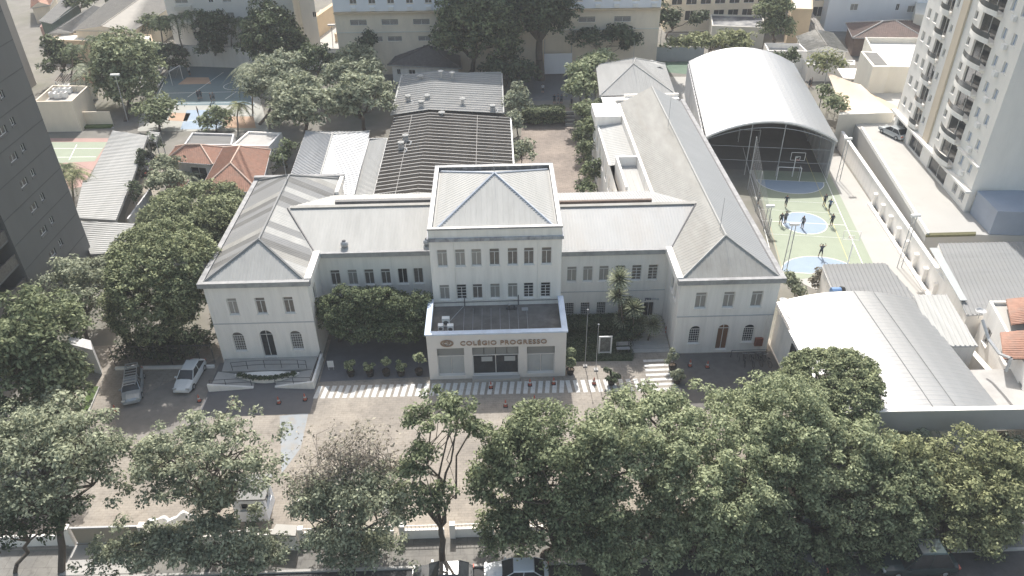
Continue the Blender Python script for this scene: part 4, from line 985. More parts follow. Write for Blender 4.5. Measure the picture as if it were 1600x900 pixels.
# --- sports court, its lines and discs
ct = [P(1222, 428), P(1366, 415), P(1309, 303), P(1188, 304)]
cu = (ct[3] - ct[0]).normalized(); cc = P(1256, 348.5)
far = [ct[3] + cu * 14, ct[2] + cu * 14]
court = struct(sheet('sports_court', CGREEN, [ct[0] - cu * 1.5, ct[1] - cu * .8, far[1], far[0]], .012))
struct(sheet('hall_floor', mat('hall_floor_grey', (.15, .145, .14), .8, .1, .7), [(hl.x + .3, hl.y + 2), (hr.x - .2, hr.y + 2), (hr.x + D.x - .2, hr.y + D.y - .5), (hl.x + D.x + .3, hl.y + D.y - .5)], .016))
rp = Vector((cu.y, -cu.x, 0)); 
def CP(a, b): p = cc + rp * a + cu * b; return (p.x, p.y)
R0 = 2.72
mb = MB(); mb.poly([(*CP(R0 * math.cos(t), R0 * math.sin(t)), .017) for t in [2 * math.pi * k / 40 for k in range(40)]]); mb.build('centre_disc', CBLUE, court)
def arc(name, c, r, t0, t1, w=.09, n=32, z=.022, m=PAINTW):
    mb = MB()
    for k in range(n):
        a, b = t0 + (t1 - t0) * k / n, t0 + (t1 - t0) * (k + 1) / n
        mb.poly([(*CP(c[0] + (r - w / 2) * math.cos(a), c[1] + (r - w / 2) * math.sin(a)), z), (*CP(c[0] + (r + w / 2) * math.cos(a), c[1] + (r + w / 2) * math.sin(a)), z), (*CP(c[0] + (r + w / 2) * math.cos(b), c[1] + (r + w / 2) * math.sin(b)), z), (*CP(c[0] + (r - w / 2) * math.cos(b), c[1] + (r - w / 2) * math.sin(b)), z)])
    return mb.build(name, m, court)
arc('court_line', (0, 0), R0, 0, 2 * math.pi)
for sgn, z0 in ((-1, 11.6), (1, 11.6)):
    mb = MB(); r = 4.4; t0 = math.pi if sgn < 0 else 0
    mb.poly([(*CP(.1 + r * math.cos(t), sgn * (z0 - .35 * 0) - sgn * r * .85 * abs(math.sin(t))), .0175) for t in [math.pi * k / 28 for k in range(29)]]); mb.build('goal_area', CBLUE, court)
    mb = MB()
    for k in range(28):
        a, b = math.pi * k / 28, math.pi * (k + 1) / 28
        f = lambda t, r_: CP(.1 + r_ * math.cos(t), sgn * z0 - sgn * r_ * .85 * abs(math.sin(t)))
        mb.poly([(*f(a, r - .05), .0225), (*f(a, r + .05), .0225), (*f(b, r + .05), .0225), (*f(b, r - .05), .0225)])
    mb.build('court_line', PAINTW, court)
CL = CP(-4.85, 0); 
for (a, b, w, m) in (((-5.0, 0), (5.0, 0), .08, PAINTW), ((-5.0, -11.6), (-5.0, 22), .07, PAINTW), ((4.95, -11.6), (4.95, 22), .09, PAINTW), ((-5.0, -11.6), (4.95, -11.6), .08, PAINTW), ((-4.2, -11.6), (-4.2, 20), .05, CORANGE), ((3.5, -11.6), (3.5, 20), .06, mat('court_yellow', (.62, .56, .25), .7, .06, 2)), ((-5, 3), (5, 3), .04, PAINTW), ((-5, -3.2), (5, -3.2), .04, PAINTW), ((-5, 5.6), (5, 5.6), .04, PAINTW), ((-4, 11.6), (4.9, 11.6), .06, PAINTW)):
    mb = MB(); line(mb, CP(*a), CP(*b), w, .027 if a[0] != b[0] else .0305); mb.build('court_line', m, court)

# --- vaulted building at the lower right, with its long fascia
vb = thing('vaulted_annex', 'low vaulted white metal roofed building with long grey fascia at lower right', 'building', (32.5, 52, 0))
part('wall', WALL, vb, lambda mb: mb.prism([(26.2, 44.4), (38.9, 44.4), (38.9, 59.2), (26.2, 59.2)], 0, 4.85))
vault(vb, (25.8, 43.6), (39.15, 43.6), (0, 15.85), 15, 4.95, 1.15, mat('vault_sheet', (.40, .405, .405), .45, .08, .6, (1, .2, 1), c2=(.33, .335, .34), c2amt=.5, c2scale=.4, metal=.55), rib=.012)
part('fascia', mat('fascia_grey', (.42, .41, .40), .85, .08, .7, c2=(.27, .265, .26), c2amt=.4), vb, lambda mb: mb.prism([(24.2, 43.3), (46.5, 42.95), (46.5, 43.25), (24.2, 43.58)], 4.0, 6.12))
part('fascia_coping', WALL, vb, lambda mb: mb.prism([(24.1, 43.25), (46.6, 42.9), (46.6, 43.32), (24.1, 43.66)], 6.122, 6.2))
part('canopy_slab', CONC, vb, lambda mb: mb.prism([(39.2, 43.6), (46.4, 43.5), (44.2, 50), (39.2, 50)], 4.02, 4.2))
part('window', GLASSD, vb, lambda mb: mb.box(26.14, 26.19, 50.0, 54.6, .5, 3.9))
part('window_frame', DKSTEEL, vb, lambda mb: [mb.box(26.08, 26.139, 50 + k * .92 - .04, 50 + k * .92 + .04, .5, 3.9) for k in range(6)] + [mb.box(26.06, 26.079, 50, 54.6, .5 + k * 1.1, .58 + k * 1.1) for k in range(4)])
part('roof_cable', DKSTEEL, vb, lambda mb: (mb.path([(26.2, 57.5, 5.15), (26.6, 55, 5.22), (26.9, 52.5, 5.25), (26.7, 50.8, 5.25)], .03, .03, 4), mb.path([(26.9, 58.3, 5.2), (27.5, 54, 5.4), (28.0, 50.5, 5.5)], .02, .02, 4)))
part('ridge_seam', METALG, vb, lambda mb: [mb.box(x - .03, x + .03, 43.7, 59.4, 4.95 + 1.15 * (1 - ((x - 32.475) / 6.675) ** 2) + .03, 4.95 + 1.15 * (1 - ((x - 32.475) / 6.675) ** 2) + .06) for x in (33.1, 35.0)])
dish = thing('satellite_dish', 'small white satellite dish at the back left of the vaulted roof', 'dish', (26.7, 59.6, 4.6))
part('bowl', WHITEP, dish, lambda mb: mb.lathe((26.7, 59.6, 5.05), [(.05, 0), (.25, .05), (.38, .16), (.36, .17), (.22, .07)], 12))
part('mast', STEEL, dish, lambda mb: mb.tube((26.7, 59.6, 4.6), (26.7, 59.6, 5.05), .04))
building('changing_rooms', 'low building with grey ribbed roof between the court and the vaulted roof', 'building', PP(4.2, (1312, 480), (1440, 476), (1382, 415), (1286, 417)), 4.2, WALL, METALG, roof='shed', rise=.25, over=.05, rsp=.42)
tank = thing('water_tank', 'blue and black water tank lying behind the vaulted roof', 'tank', (P(1312, 459, 4.6).x, P(1312, 459, 4.6).y, 4.4))
tp = P(1312, 459, 4.6)
part('drum', mat('tank_blue', (.16, .28, .5), .5, .1, 2), tank, lambda mb: mb.tube((tp.x - .9, tp.y, 4.9), (tp.x, tp.y, 4.9), .4, .4, 12))
part('lid', BLACK, tank, lambda mb: mb.tube((tp.x + .003, tp.y, 4.9), (tp.x + .35, tp.y, 4.9), .48, .44, 12))
building('side_shed', 'narrow white ribbed shed roof right of the vaulted roof', 'shed', PP(4.9, (1462, 540), (1526, 540), (1478, 464), (1428, 464)), 4.9, WALL, METALY, roof='shed', rise=.2, over=.05, rsp=.42, wins={0: [((.6, 2.2, .3, 3.6), GLASSD)]})
building('grey_shed', 'wide grey ribbed roof shed below the podium at right', 'building', PP(4.0, (1512, 492), (1625, 486), (1600, 382), (1466, 385)), 4.0, WALL, METALG, roof='shed', rise=.3, over=.05, rsp=.42)
part('skylight_strip', GLASSP, [o for o in C.objects if o.get('label', '').startswith('wide grey ribbed')][0], lambda mb: mb.prism(PP(4.35, (1500, 470), (1511, 470), (1466, 388), (1452, 388)), 4.36, 4.42))
yb = building('neighbour_house', 'white rendered house with ducts and orange tiled roof at right', 'house', PP(6.0, (1640, 640), (1720, 640), (1640, 470), (1546, 470)), 6.0, WALL, CONCL, parapet=.3, wins={3: [((1.5, 2.6, 2.5, 4.2), GLASSB), ((5.2, 7.2, 3.8, 4.8), GLASSB), ((5.6, 7.8, 1.4, 2.5), GLASSB), ((9.5, 10.2, 3.6, 4.5), GLASSB), ((11.2, 12.6, 2.4, 4.0), GLASSB)]})
for (pts, z) in (((((1572, 553), (1640, 560), (1640, 512), (1566, 512)), 6.6)), ((((1584, 500), (1640, 500), (1640, 460), (1575, 460)), 7.0))):
    q = PP(z, *pts); q[0].z -= .5; q[3].z -= .5
    mb = MB(); ribs(mb, q, q[1] - q[0], .26, .13, .05); mb.poly([p - Vector((0, 0, .12)) for p in q][::-1]); mb.build('tile_roof', TERRA, yb)
part('duct', STEEL, yb, lambda mb: mb.path([PX(1535, 500, 40.6), PX(1545, 530, 40.8), PX(1562, 553, 40.9), PX(1580, 560, 40.9), PX(1572, 580, 40.9)], .13, .13, 6))
dd = thing('satellite_dish', 'grey satellite dish on the wall top beside the narrow shed', 'dish', P(1532, 490, 4.9))
dp = P(1532, 488, 5.2)
part('bowl', STEEL, dd, lambda mb: mb.lathe(dp, [(.05, 0), (.3, .06), (.48, .2), (.45, .21), (.28, .08)], 12))
part('mast', STEEL, dd, lambda mb: mb.tube(dp - Vector((0, 0, .7)), dp, .04))
tag(part('passage_wall', WALL, None, lambda mb: mb.prism([P(1505, 538, 2.6), P(1512, 536, 2.6), P(1600, 632, 2.6), P(1590, 634, 2.6)], 0, 2.6)), 'plain white passage wall beside the vaulted roof', 'wall')
tag(part('passage_wall', WALL, None, lambda mb: mb.prism([P(1558, 584, 3.0), P(1563, 583, 3.0), P(1615, 648, 3.0), P(1606, 650, 3.0)], 0, 3.0)), 'white yard wall in front of the house with ducts', 'wall')

# --- far buildings along the top
def grid_w(u0, du, n, z0, dz, m, w, h, pane, st='slide'): return [((u0 + du * i, u0 + du * i + w, z0 + dz * j, z0 + dz * j + h), pane, st) for i in range(n) for j in range(m)]
# beige hotel
hx0, hx1, hy = P(541, 104).x, P(1020, 104).x, 141.5
hotel = building('beige_hotel', 'long beige block with air conditioner boxes behind the big trees', 'building', [(hx0, hy), (hx1, hy - 1.5), (hx1 + 2, hy + 16), (hx0, hy + 16)], 33, BEIGE, CONC, parapet=.6,
    wins={0: grid_w(3.0, 3.3, 17, 12.6, 3.4, 6, 1.2, 1.7, GLASSB) + [((a, a + 3.0, 8.9, 9.9), GLASSB, 'grid') for a in (2.6, 8.2, 13.8, 43.2, 49.5)] + [((a, a + 2.6, 6.0, 6.9), GLASSB, 'grid') for a in (5.5, 9.0, 14.5, 44.0, 50)]})
u_, L_ = unit((hx0, hy), (hx1, hy - 1.5))
part('string_course', BEIGED, hotel, lambda mb: (mb.obox((hx0, hy), u_, L_, .003, .5, 11.0, 11.3)))
part('string_course', CREAM, hotel, lambda mb: (mb.obox((hx0, hy), u_, L_, .003, .12, 7.6, 7.8)))
for k in range(17):
    a = 3.15 + 3.3 * k; part('air_conditioner', WHITEP, hotel, lambda mb: mb.obox((hx0 + u_[0] * a, hy + u_[1] * a), u_, .9, .003, .4, 11.5, 12.1))
part('upper_face', WBLUE, hotel, lambda mb: wall(mb, (hx0 + u_[1] * .06, hy - u_[0] * .06), u_, L_, 11.35, 32.5, [w[0] for w in grid_w(3.0, 3.3, 17, 12.6, 3.4, 6, 1.2, 1.7, None)], .06))
# ochre ramp wall and yard left of hotel
tag(part('ramp_wall', BEIGED, None, lambda mb: mb.prism([P(478, 55, 1.5), P(545, 8, 1.5), P(548, 10, 1.5), P(484, 57, 1.5)], 0, 4.2)), 'ochre garden wall slanting up to the hotel corner', 'wall')
tag(part('ramp_wall', BEIGED, None, lambda mb: mb.prism([P(524, 64), P(541, 52), P(543, 53), P(527, 66)], 0, 1.6)), 'short low ochre wall at the foot of the hotel', 'wall')
struct(sheet('hotel_drive', CONCL, [P(480, 75), P(560, 75), P(560, 15), P(500, 15)], .006))
# back boundary wall
bwl = thing('back_boundary_wall', 'long white boundary wall behind the far court and trees', 'wall', (-30, 146, 0))
pts = [P(238, 97), P(300, 103), P(380, 106), P(470, 108), P(600, 110), P(690, 112)]
for a, b in zip(pts[:-1], pts[1:]):
    u, L = unit(a, b); part('wall_panel', WALL, bwl, lambda mb: mb.obox(a, u, L - .02, 0, .22, 0, 3.9))
    part('coping', CONCL, bwl, lambda mb: mb.obox(a, u, L - .02, -.05, .27, 3.902, 4.0))
bw2 = thing('back_fence_wall', 'grey blue boundary wall behind the pavilion and sports hall', 'wall', (18, 135, 0))
pts = [P(822, 97), P(890, 97), P(960, 96), P(1030, 95), P(1098, 95)]
for a, b in zip(pts[:-1], pts[1:]):
    u, L = unit(a, b); part('wall_panel', mat('fence_bluegrey', (.34, .37, .40), .85, .08, .8), bw2, lambda mb: mb.obox(a, u, L - .02, 0, .22, 0, 2.6))
    part('coping', CONC, bw2, lambda mb: mb.obox(a, u, L - .02, -.05, .27, 2.602, 2.7))
for k in range(5):
    p = pts[k]; part('net_post', STEEL, bw2, lambda mb: mb.tube((p.x, p.y + .4, 0), (p.x, p.y + .4, 5.6), .05))
part('net_wire', STEEL, bw2, lambda mb: [mb.tube((pts[0].x, pts[0].y + .4, z), (pts[4].x, pts[4].y + .4, z), .018, .018, 4) for z in (3.4, 4.2, 5.0, 5.55)])
struct(sheet('far_lawn', mat('court_far_green', (.13, .19, .14), .9, .1, .8), [P(985, 108), P(1075, 116), P(1090, 96), P(985, 97)], .006))
# white volleyball screen & dark yard
scn = thing('court_screen', 'white practice screen on the dark back yard between the trees', 'screen', P(872, 112))
a, b = P(850, 118), P(893, 117); u, L = unit(a, b)
part('panel', WBLUE, scn, lambda mb: mb.obox(a, u, L, 0, .15, .3, 4.0))
for k in (0.02, .98): part('post', STEEL, scn, lambda mb: mb.tube((a.x + u[0] * L * k, a.y + .25, 0), (a.x + u[0] * L * k, a.y + .25, 6.5), .06))
struct(sheet('back_yard', CONCD, [P(826, 158), P(893, 156), P(896, 100), P(800, 105)], .006))
struct(sheet('side_path', CONCL, [P(1040, 165), P(1066, 200), P(1075, 120), P(1046, 120)], .006))
# caretaker house
building('caretaker_house', 'small white house with dark old tiled hipped roof beyond the pale hall', 'house', PP(3.3, (612, 100), (716, 105), (712, 76), (634, 75)), 3.3, WALL, TILEGR, roof='hip', rise=2.0, over=.6, rsp=.3, ridgem=TILEGR, wins={0: [((.8, 1.5, 1.4, 2.4), GLASSD), ((3.0, 4.2, 1.4, 2.4), GLASSD)], 3: [((2, 3, 1.3, 2.4), GLASSD)]})
# left-top group
ax0_, ax1_ = P(296, 76).x, P(487, 66).x; ay = 153.0
wins = [((a, a + w, z + 3.1 * k, z + h + 3.1 * k), p, 'slide') for k in range(5) for (a, w, z, h, p) in ((2.0, 2.4, 7.4, 1.4, GLASSC), (8.3, .9, 7.5, 1.2, GLASSD), (11.0, 1.6, 7.5, 1.2, GLASSC), (16.0, 1.4, 4.4, 1.5, GLASSC), (21, 2.6, 7.4, 1.4, GLASSC), (27.5, .7, 7.6, 1.0, GLASSD))] + [((14.0, 15.4, 2.0, 3.6), GLASSC, 'slide'), ((4.0, 5.2, 3.8, 5.2), GLASSD, 'slide')]
apt = building('white_apartment', 'white apartment block with balconies behind the far court', 'building', [(ax0_, ay), (ax1_ - 4, ay - .5), (ax1_ - 3, ay + 15), (ax0_, ay + 15)], 30, TOWERW, CONC, parapet=.6, wins={0: wins})
for k in range(4):
    for a in (2.0, 20.8): part('balcony', CREAM, apt, lambda mb: mb.box(ax0_ + a, ax0_ + a + 3.0, ay - 1.2, ay - .04, 6.3 + 3.1 * k, 7.1 + 3.1 * k))
part('annex_wing', CREAM, apt, lambda mb: mb.prism([(ax1_ - 3.95, ay - 5), (ax1_ + 1, ay - 5.2), (ax1_ + 1.5, ay + 9), (ax1_ - 3.95, ay + 9)], 0, 17))
building('pale_warehouse', 'wide low warehouse with pale dusty roof at the top left', 'warehouse', PP(5.5, (118, 47), (205, 48), (300, -12), (190, -14)), 5.5, BEIGE, mat('dusty_roof', (.33, .315, .29), .9, .12, .8, c2=(.27, .26, .24), c2amt=.5), roof='gable', rise=.9, over=.3, rsp=.5)
building('pale_warehouse_bay', 'white roofed bay right of the pale warehouse', 'building', PP(4.0, (232, 24), (288, 26), (292, 0), (250, 0)), 4.0, CREAM, CONCL, parapet=.3)
building('ochre_annex', 'long low ochre building with cream roof terrace at left', 'building', PP(4.2, (74, 61.5), (240, 68), (236, 54), (97, 52)), 4.2, BEIGED, CREAM, roof='flat', parapet=.2)
building('grey_tin_roof', 'narrow grey tin roofed house along the warehouse', 'building', PP(4.5, (78, 52), (112, 50), (162, 14), (133, 17)), 4.5, WALLD, METALD, roof='gable', rise=.8, over=.2, rsp=.4)
building('green_edge_roof', 'grey roof with dark green edges at the top left', 'building', PP(4.5, (63, 32), (80, 36), (122, 6), (98, 4)), 4.5, FENCE, METALD, roof='shed', rise=.5, over=.2, rsp=.4)
building('brick_terrace', 'brick coloured terrace between tin roofs at far left', 'building', PP(3.0, (62, 42), (88, 44), (100, 37), (66, 36)), 3.0, CPINK, TERRAB, parapet=.2)
building('clay_roof_cottage', 'pinkish tiled cottage at the far top left corner', 'house', PP(3.5, (50, 12), (76, 8), (86, -8), (50, -8)), 3.5, BEIGE, TERRA, roof='gable', rise=1.0, over=.3, rsp=.3)
building('equipment_house', 'beige walled box with rooftop equipment beside the taupe tower', 'building', PP(5.0, (52, 159), (112, 158), (138, 134), (82, 133)), 5.0, BEIGE, CONCL, parapet=1.0)
for i, (a, b) in enumerate(((84, 152), (92, 153), (101, 152), (90, 146), (99, 145), (108, 145), (97, 141), (106, 140))):
    p = P(a, b, 4.05); t = thing('rooftop_condenser', 'white %s condenser on the beige equipment roof, %s' % (('boxy' if i % 2 else 'squat'), ['front left', 'front middle', 'front right', 'middle left', 'middle', 'middle right', 'back left', 'back right'][i]), 'air conditioner', p, group='rooftop condensers')
    part('casing', WHITEP, t, lambda mb: mb.box(p.x - .5, p.x + .5, p.y - .4, p.y + .4, 4.12, 4.9))
    part('fan', DARKMET, t, lambda mb: mb.tube((p.x, p.y, 4.902), (p.x, p.y, 4.93), .34, .34, 10))
    part('skid', STEEL, t, lambda mb: mb.box(p.x - .45, p.x + .45, p.y - .35, p.y + .35, 4.004, 4.12))
struct(sheet('far_path', CONCL, [P(62, 185), P(172, 186), P(178, 200), P(70, 201)], .005))
gw = thing('garden_wall', 'beige garden wall below the equipment house', 'wall', P(120, 195))
a, b = P(62, 198), P(178, 196); u, L = unit(a, b); part('wall', BEIGE, gw, lambda mb: mb.obox(a, u, L, 0, .2, 0, 2.4))
part('hedge_bed', GRASSM, gw, lambda mb: mb.obox(a, u, L, .25, 1.2, 0, .35))
# pergola by tower
pg = thing('pergola', 'brown slatted pergola behind the equipment house', 'pergola', P(105, 122))
pa_ = PP(3.0, (86, 127), (115, 127), (124, 116), (95, 116))
for k in range(9):
    a = pa_[0].lerp(pa_[1], k / 8); b = pa_[3].lerp(pa_[2], k / 8); part('slat', TERRAB, pg, lambda mb: mb.tube(a, b, .08, .08, 4))
for a in pa_: part('post', WALL, pg, lambda mb: mb.tube((a.x, a.y, 0), a, .12, .12, 6))
building('terracotta_porch', 'small orange tiled porch next to the pergola', 'house', PP(2.8, (112, 130), (146, 131), (150, 116), (128, 115)), 2.8, CREAM, TERRA, roof='gable', rise=.8, over=.2, rsp=.3)
# right-top group
wt = [((a, a + w, z + 3.2 * k, z + 1.3 + 3.2 * k), p, 'slide') for k in range(4) for (a, w, z, p) in ((4.5, 1.5, 4.2, GLASSC), (13.6, .7, 4.2, GLASSD), (16.0, 1.8, 3.8, GLASSC), (19.6, .8, 4.3, GLASSD), (21.4, 2.4, 4.2, GLASSB))]
ws = [((2.0 + 4.0 * i, 3.0 + 4.0 * i, 3.6 + 3.2 * k, 4.9 + 3.2 * k), GLASSD, 'slide') for i in range(3) for k in range(4)]
wp = [P(1286, 49), P(1424, 49)]; wp += [wp[1] + Vector((2, 16, 0)), wp[0] + Vector((1.0, 16, 0))]
building('bluish_apartment', 'bluish white apartment block at the top right', 'building', wp, 20, WBLUE, CONC, parapet=.6, wins={0: wt, 3: ws})
building('dusty_ribbed_shed', 'brown grey ribbed roof shed left of the bluish apartment', 'shed', PP(3.5, (1241, 48), (1287, 49), (1262, 15), (1225, 14)), 3.5, BEIGE, mat('ribbed_brown', (.26, .245, .225), .85, .2, 1), roof='shed', rise=.4, over=.2, rsp=.6)
building('cream_back_house', 'tall cream wall house at the top edge beside the shed', 'building', PP(8, (1238, 13), (1270, 14), (1270, -6), (1236, -6)), 8, BEIGED, CREAM, parapet=.3)
building('mossy_roof_house', 'white house with mossy grey tiled roof right of the arched hall', 'house', PP(4.2, (1258, 80), (1322, 80), (1300, 52), (1247, 57)), 4.2, WALL, mat('mossy_tile', (.22, .215, .195), .95, .3, 1.2, c2=(.42, .41, .39), c2amt=.7, c2scale=.3), roof='gable', rise=1.0, over=.25, rsp=.35)
building('white_patio_house', 'white walled flat patio house beside the arched hall', 'house', PP(4.5, (1200, 79), (1262, 80), (1249, 68), (1194, 67)), 4.5, WALL, CONC, parapet=.8)
building('white_yard_room', 'low white yard room under the mossy roofed house', 'building', PP(3.0, (1263, 101), (1336, 101), (1336, 94), (1254, 92)), 3.0, WALL, CONC, parapet=.2)
building('brown_roof_house', 'house with broad brown tiled hipped roof at the upper right', 'house', PP(3.6, (1336, 58), (1440, 58), (1440, 34), (1326, 37)), 3.6, TERRAB, TERRAB, roof='hip', rise=1.7, over=.5, rsp=.35, ridgem=CONC)
wh = building('white_cube_house', 'white cube house with bright flat roof near the balcony tower', 'house', PP(8.0, (1376, 103), (1460, 106), (1440, 59), (1352, 58)), 8.0, CREAM, mat('white_membrane', (.6, .6, .59), .7, .04, 1), parapet=.9)
part('tank_room', CREAM, wh, lambda mb: mb.prism(PP(8.2, (1364, 104), (1391, 104), (1372, 81), (1345, 80)), 0, 8.2))
part('tank_room_roof', METALD, wh, lambda mb: mb.prism(PP(8.2, (1367, 102), (1387, 102), (1370, 83), (1350, 82)), 8.202, 8.26))
part('roof_canopy', WALL, wh, lambda mb: mb.prism(PP(3.2, (1318, 122), (1345, 123), (1340, 107), (1308, 107)), 3.0, 3.2))
tr_ = thing('terrace_wall', 'cream terrace wall below the beige canopy', 'wall', P(1350, 200))
part('wall', CREAM, tr_, lambda mb: mb.prism(PP(5.0, (1311, 179), (1396, 176), (1400, 172), (1312, 175)), 0, 5.0))
part('terrace_floor', CONCL, tr_, lambda mb: mb.prism(PP(4.0, (1313, 178), (1400, 175), (1410, 145), (1352, 146)), 3.5, 4.0))
# tensile canopy
tc_ = thing('tensile_canopy', 'beige stretched fabric canopy with peaked corner beside the cube house', 'canopy', P(1330, 180))
cs = {(0, 0): PX(1292, 113, 49.0), (1, 0): P(1345, 132, 6.0), (0, 1): P(1313, 182, 4.6), (1, 1): P(1398, 176, 5.0)}
cs[(0, 0)] = P(1292, 113, 6.6)
N_ = 12; tv = []
for i in range(N_ + 1):
    for j in range(N_ + 1):
        s, t = i / N_, j / N_
        p = cs[(0, 0)] * (1 - s) * (1 - t) + cs[(1, 0)] * s * (1 - t) + cs[(0, 1)] * (1 - s) * t + cs[(1, 1)] * s * t
        pull = 4 * (s * (1 - s) * .5 + t * (1 - t) * .5) * 1.0
        c = Vector((P(1350, 155, 5).x, P(1350, 155, 5).y, p.z - 1.2 * 4 * s * (1 - s) * t * (1 - t) * 1.6 - .7 * (4 * t * (1 - t)) * (1 - s)))
        tv.append(p.lerp(Vector((c.x, c.y, c.z)), .30 * pull * (1 if True else 0) * (1 - 4 * s * (1 - s) * t * (1 - t))) if 0 < pull else p)
        tv[-1].z = min(tv[-1].z, c.z if pull > 0 else 99)
mb = MB(); mb.add(tv, [(i * (N_ + 1) + j, (i + 1) * (N_ + 1) + j, (i + 1) * (N_ + 1) + j + 1, i * (N_ + 1) + j + 1) for i in range(N_) for j in range(N_)])
mb.build('fabric', TENT, tc_, True)
for kk in ((0, 0), (0, 1), (1, 0)): p = cs[kk]; part('mast', STEEL, tc_, lambda mb: mb.tube((p.x, p.y, 0), p, .09, .07, 6))
part('tan_wall', BEIGED, tc_, lambda mb: mb.prism(PP(4.5, (1362, 170), (1402, 170), (1402, 166), (1356, 144)), 0, 4.5))
# dark offices beyond
dk = grid_w(1.0, 3.0, 12, 2.2, 3.2, 3, 2.2, 2.0, GLASSD)
building('shaded_office', 'shaded grey beige office block beyond the gardens at the top', 'building', [P(1038, 50), P(1196, 45), P(1196, 45) + Vector((0, 14, 0)), P(1038, 50) + Vector((0, 14, 0))], 12, BEIGE, CONC, parapet=.4, wins={0: dk})
building('garden_pavilion', 'cream flat roofed garden pavilion with dark roof patches', 'building', PP(4.0, (1113, 40), (1196, 43), (1192, 24), (1110, 22)), 4.0, CREAM, mat('patched_roof', (.07, .075, .09), .8, .2, .4, c2=(.5, .49, .46), c2amt=.9, c2scale=.12), parapet=.3)
building('plain_infill', 'plain grey wall block far behind at the top right corner', 'building', PP(6, (1430, 22), (1452, 24), (1460, -6), (1432, -6)), 6, CREAM, CREAM, parapet=.3)

# --- back-left sports court
fc = struct(sheet('far_sports_court', CTEAL, [P(236, 165), P(398, 164), P(372, 102), P(266, 102)], .008))
struct(sheet('far_court_edge', mat('court_pale', (.37, .37, .34), .8, .08, .6), [P(215, 205), P(420, 205), P(405, 150), P(225, 152)], .006))
for pts, m in (([P(278, 132), P(330, 131), P(326, 121), P(292, 121)], CORANGE), ([P(262, 188), P(292, 190), P(298, 177), P(268, 176)], CORANGE), ([P(352, 200), P(400, 200), P(396, 182), P(350, 182)], CORANGE), ([P(282, 202), P(345, 202), P(350, 172), P(292, 172)], CBLUE), ([P(235, 160), P(262, 158), P(265, 148), P(240, 149)], CBLUE)):
    sheet('court_patch', m, pts, .012, fc)
for a, b in (((293, 152), (349, 113)), ((250, 146), (390, 143)), ((262, 162), (398, 160)), ((268, 104), (371, 104)), ((240, 163), (268, 104)), ((397, 162), (371, 104)), ((352, 155), (370, 143)), ((285, 190), (390, 178))):
    mb = MB(); line(mb, P(*a), P(*b), .1, .017); mb.build('court_line', PAINTW, fc)
mb = MB()
for k in range(20):
    a, b = 2 * math.pi * k / 20, 2 * math.pi * (k + 1) / 20; c = P(367, 134); mb.poly([(c.x + r * math.cos(t), c.y + r * math.sin(t), .019) for r, t in ((1.9, a), (2.0, a), (2.0, b), (1.9, b))])
mb.build('court_line', PAINTW, fc)
# pale green tennis court at left
tcrt = struct(sheet('tennis_court', CGREEN, [P(70, 256), P(148, 252), P(168, 222), P(76, 222)], .01))
struct(sheet('tennis_surround', CPINK, [P(62, 300), P(128, 292), P(176, 216), P(72, 216)], .006))
for a, b in (((82, 232), (160, 232)), ((76, 246), (150, 245)), ((120, 226), (108, 250))): mb = MB(); line(mb, P(*a), P(*b), .12, .015); mb.build('court_line', PAINTW, tcrt)
struct(sheet('driveway', mat('drive_sand', (.32, .29, .25), .95, .12, .8, c2=(.33, .30, .27), c2amt=.5), [P(196, 372), P(240, 330), P(256, 278), P(254, 240), P(234, 240), P(214, 290), P(196, 335)], .008))
struct(sheet('courtyard', YARD, [P(800, 312), P(935, 312), P(905, 200), P(815, 200)], .008))
struct(sheet('courtyard_far', YARD, [P(825, 168), P(890, 168), P(893, 200), P(820, 200)], .006))
# terrace steps at the courtyard end
stp = thing('courtyard_steps', 'dark steps at the far end of the brown courtyard', 'steps', P(890, 195))
for k in range(8):
    p = P(884, 198); part('step', CONC if k % 2 else CONCD, stp, lambda mb: mb.box(p.x, p.x + 1.5, p.y + k * .4, p.y + k * .4 + .4, 0, .16 * (k + 1)))
# front garden bank and stairs beside the right wing
gb = struct(part('garden_bank', mat('garden_green', (.045, .075, .028), .95, .3, 3, bump=.6), None, lambda mb: mb.add([(6.0, 57.6, .05), (12.4, 57.4, .05), (12.4, 63.9, .75), (6.0, 63.9, .6), (6.0, 57.6, -.05), (12.4, 57.4, -.05), (12.4, 63.9, -.05), (6, 63.9, -.05)], [(0, 1, 2, 3), (4, 5, 1, 0), (5, 6, 2, 1), (7, 4, 0, 3)])))
st = thing('entrance_steps', 'grey stone stairs climbing beside the right wing', 'stairs', (14.3, 60, 0))
for k in range(9): part('step', CONC, st, lambda mb: mb.box(12.5 + .0, 16.25, 58.6 + .55 * k, 63.88, .001 + .035 * k * 2 - .0, .035 * (k + 1) * 2))
part('handrail', DKSTEEL, st, lambda mb: mb.path([(12.6, 58.6, .95), (12.6, 63.5, 1.6)], .03, .03, 5))

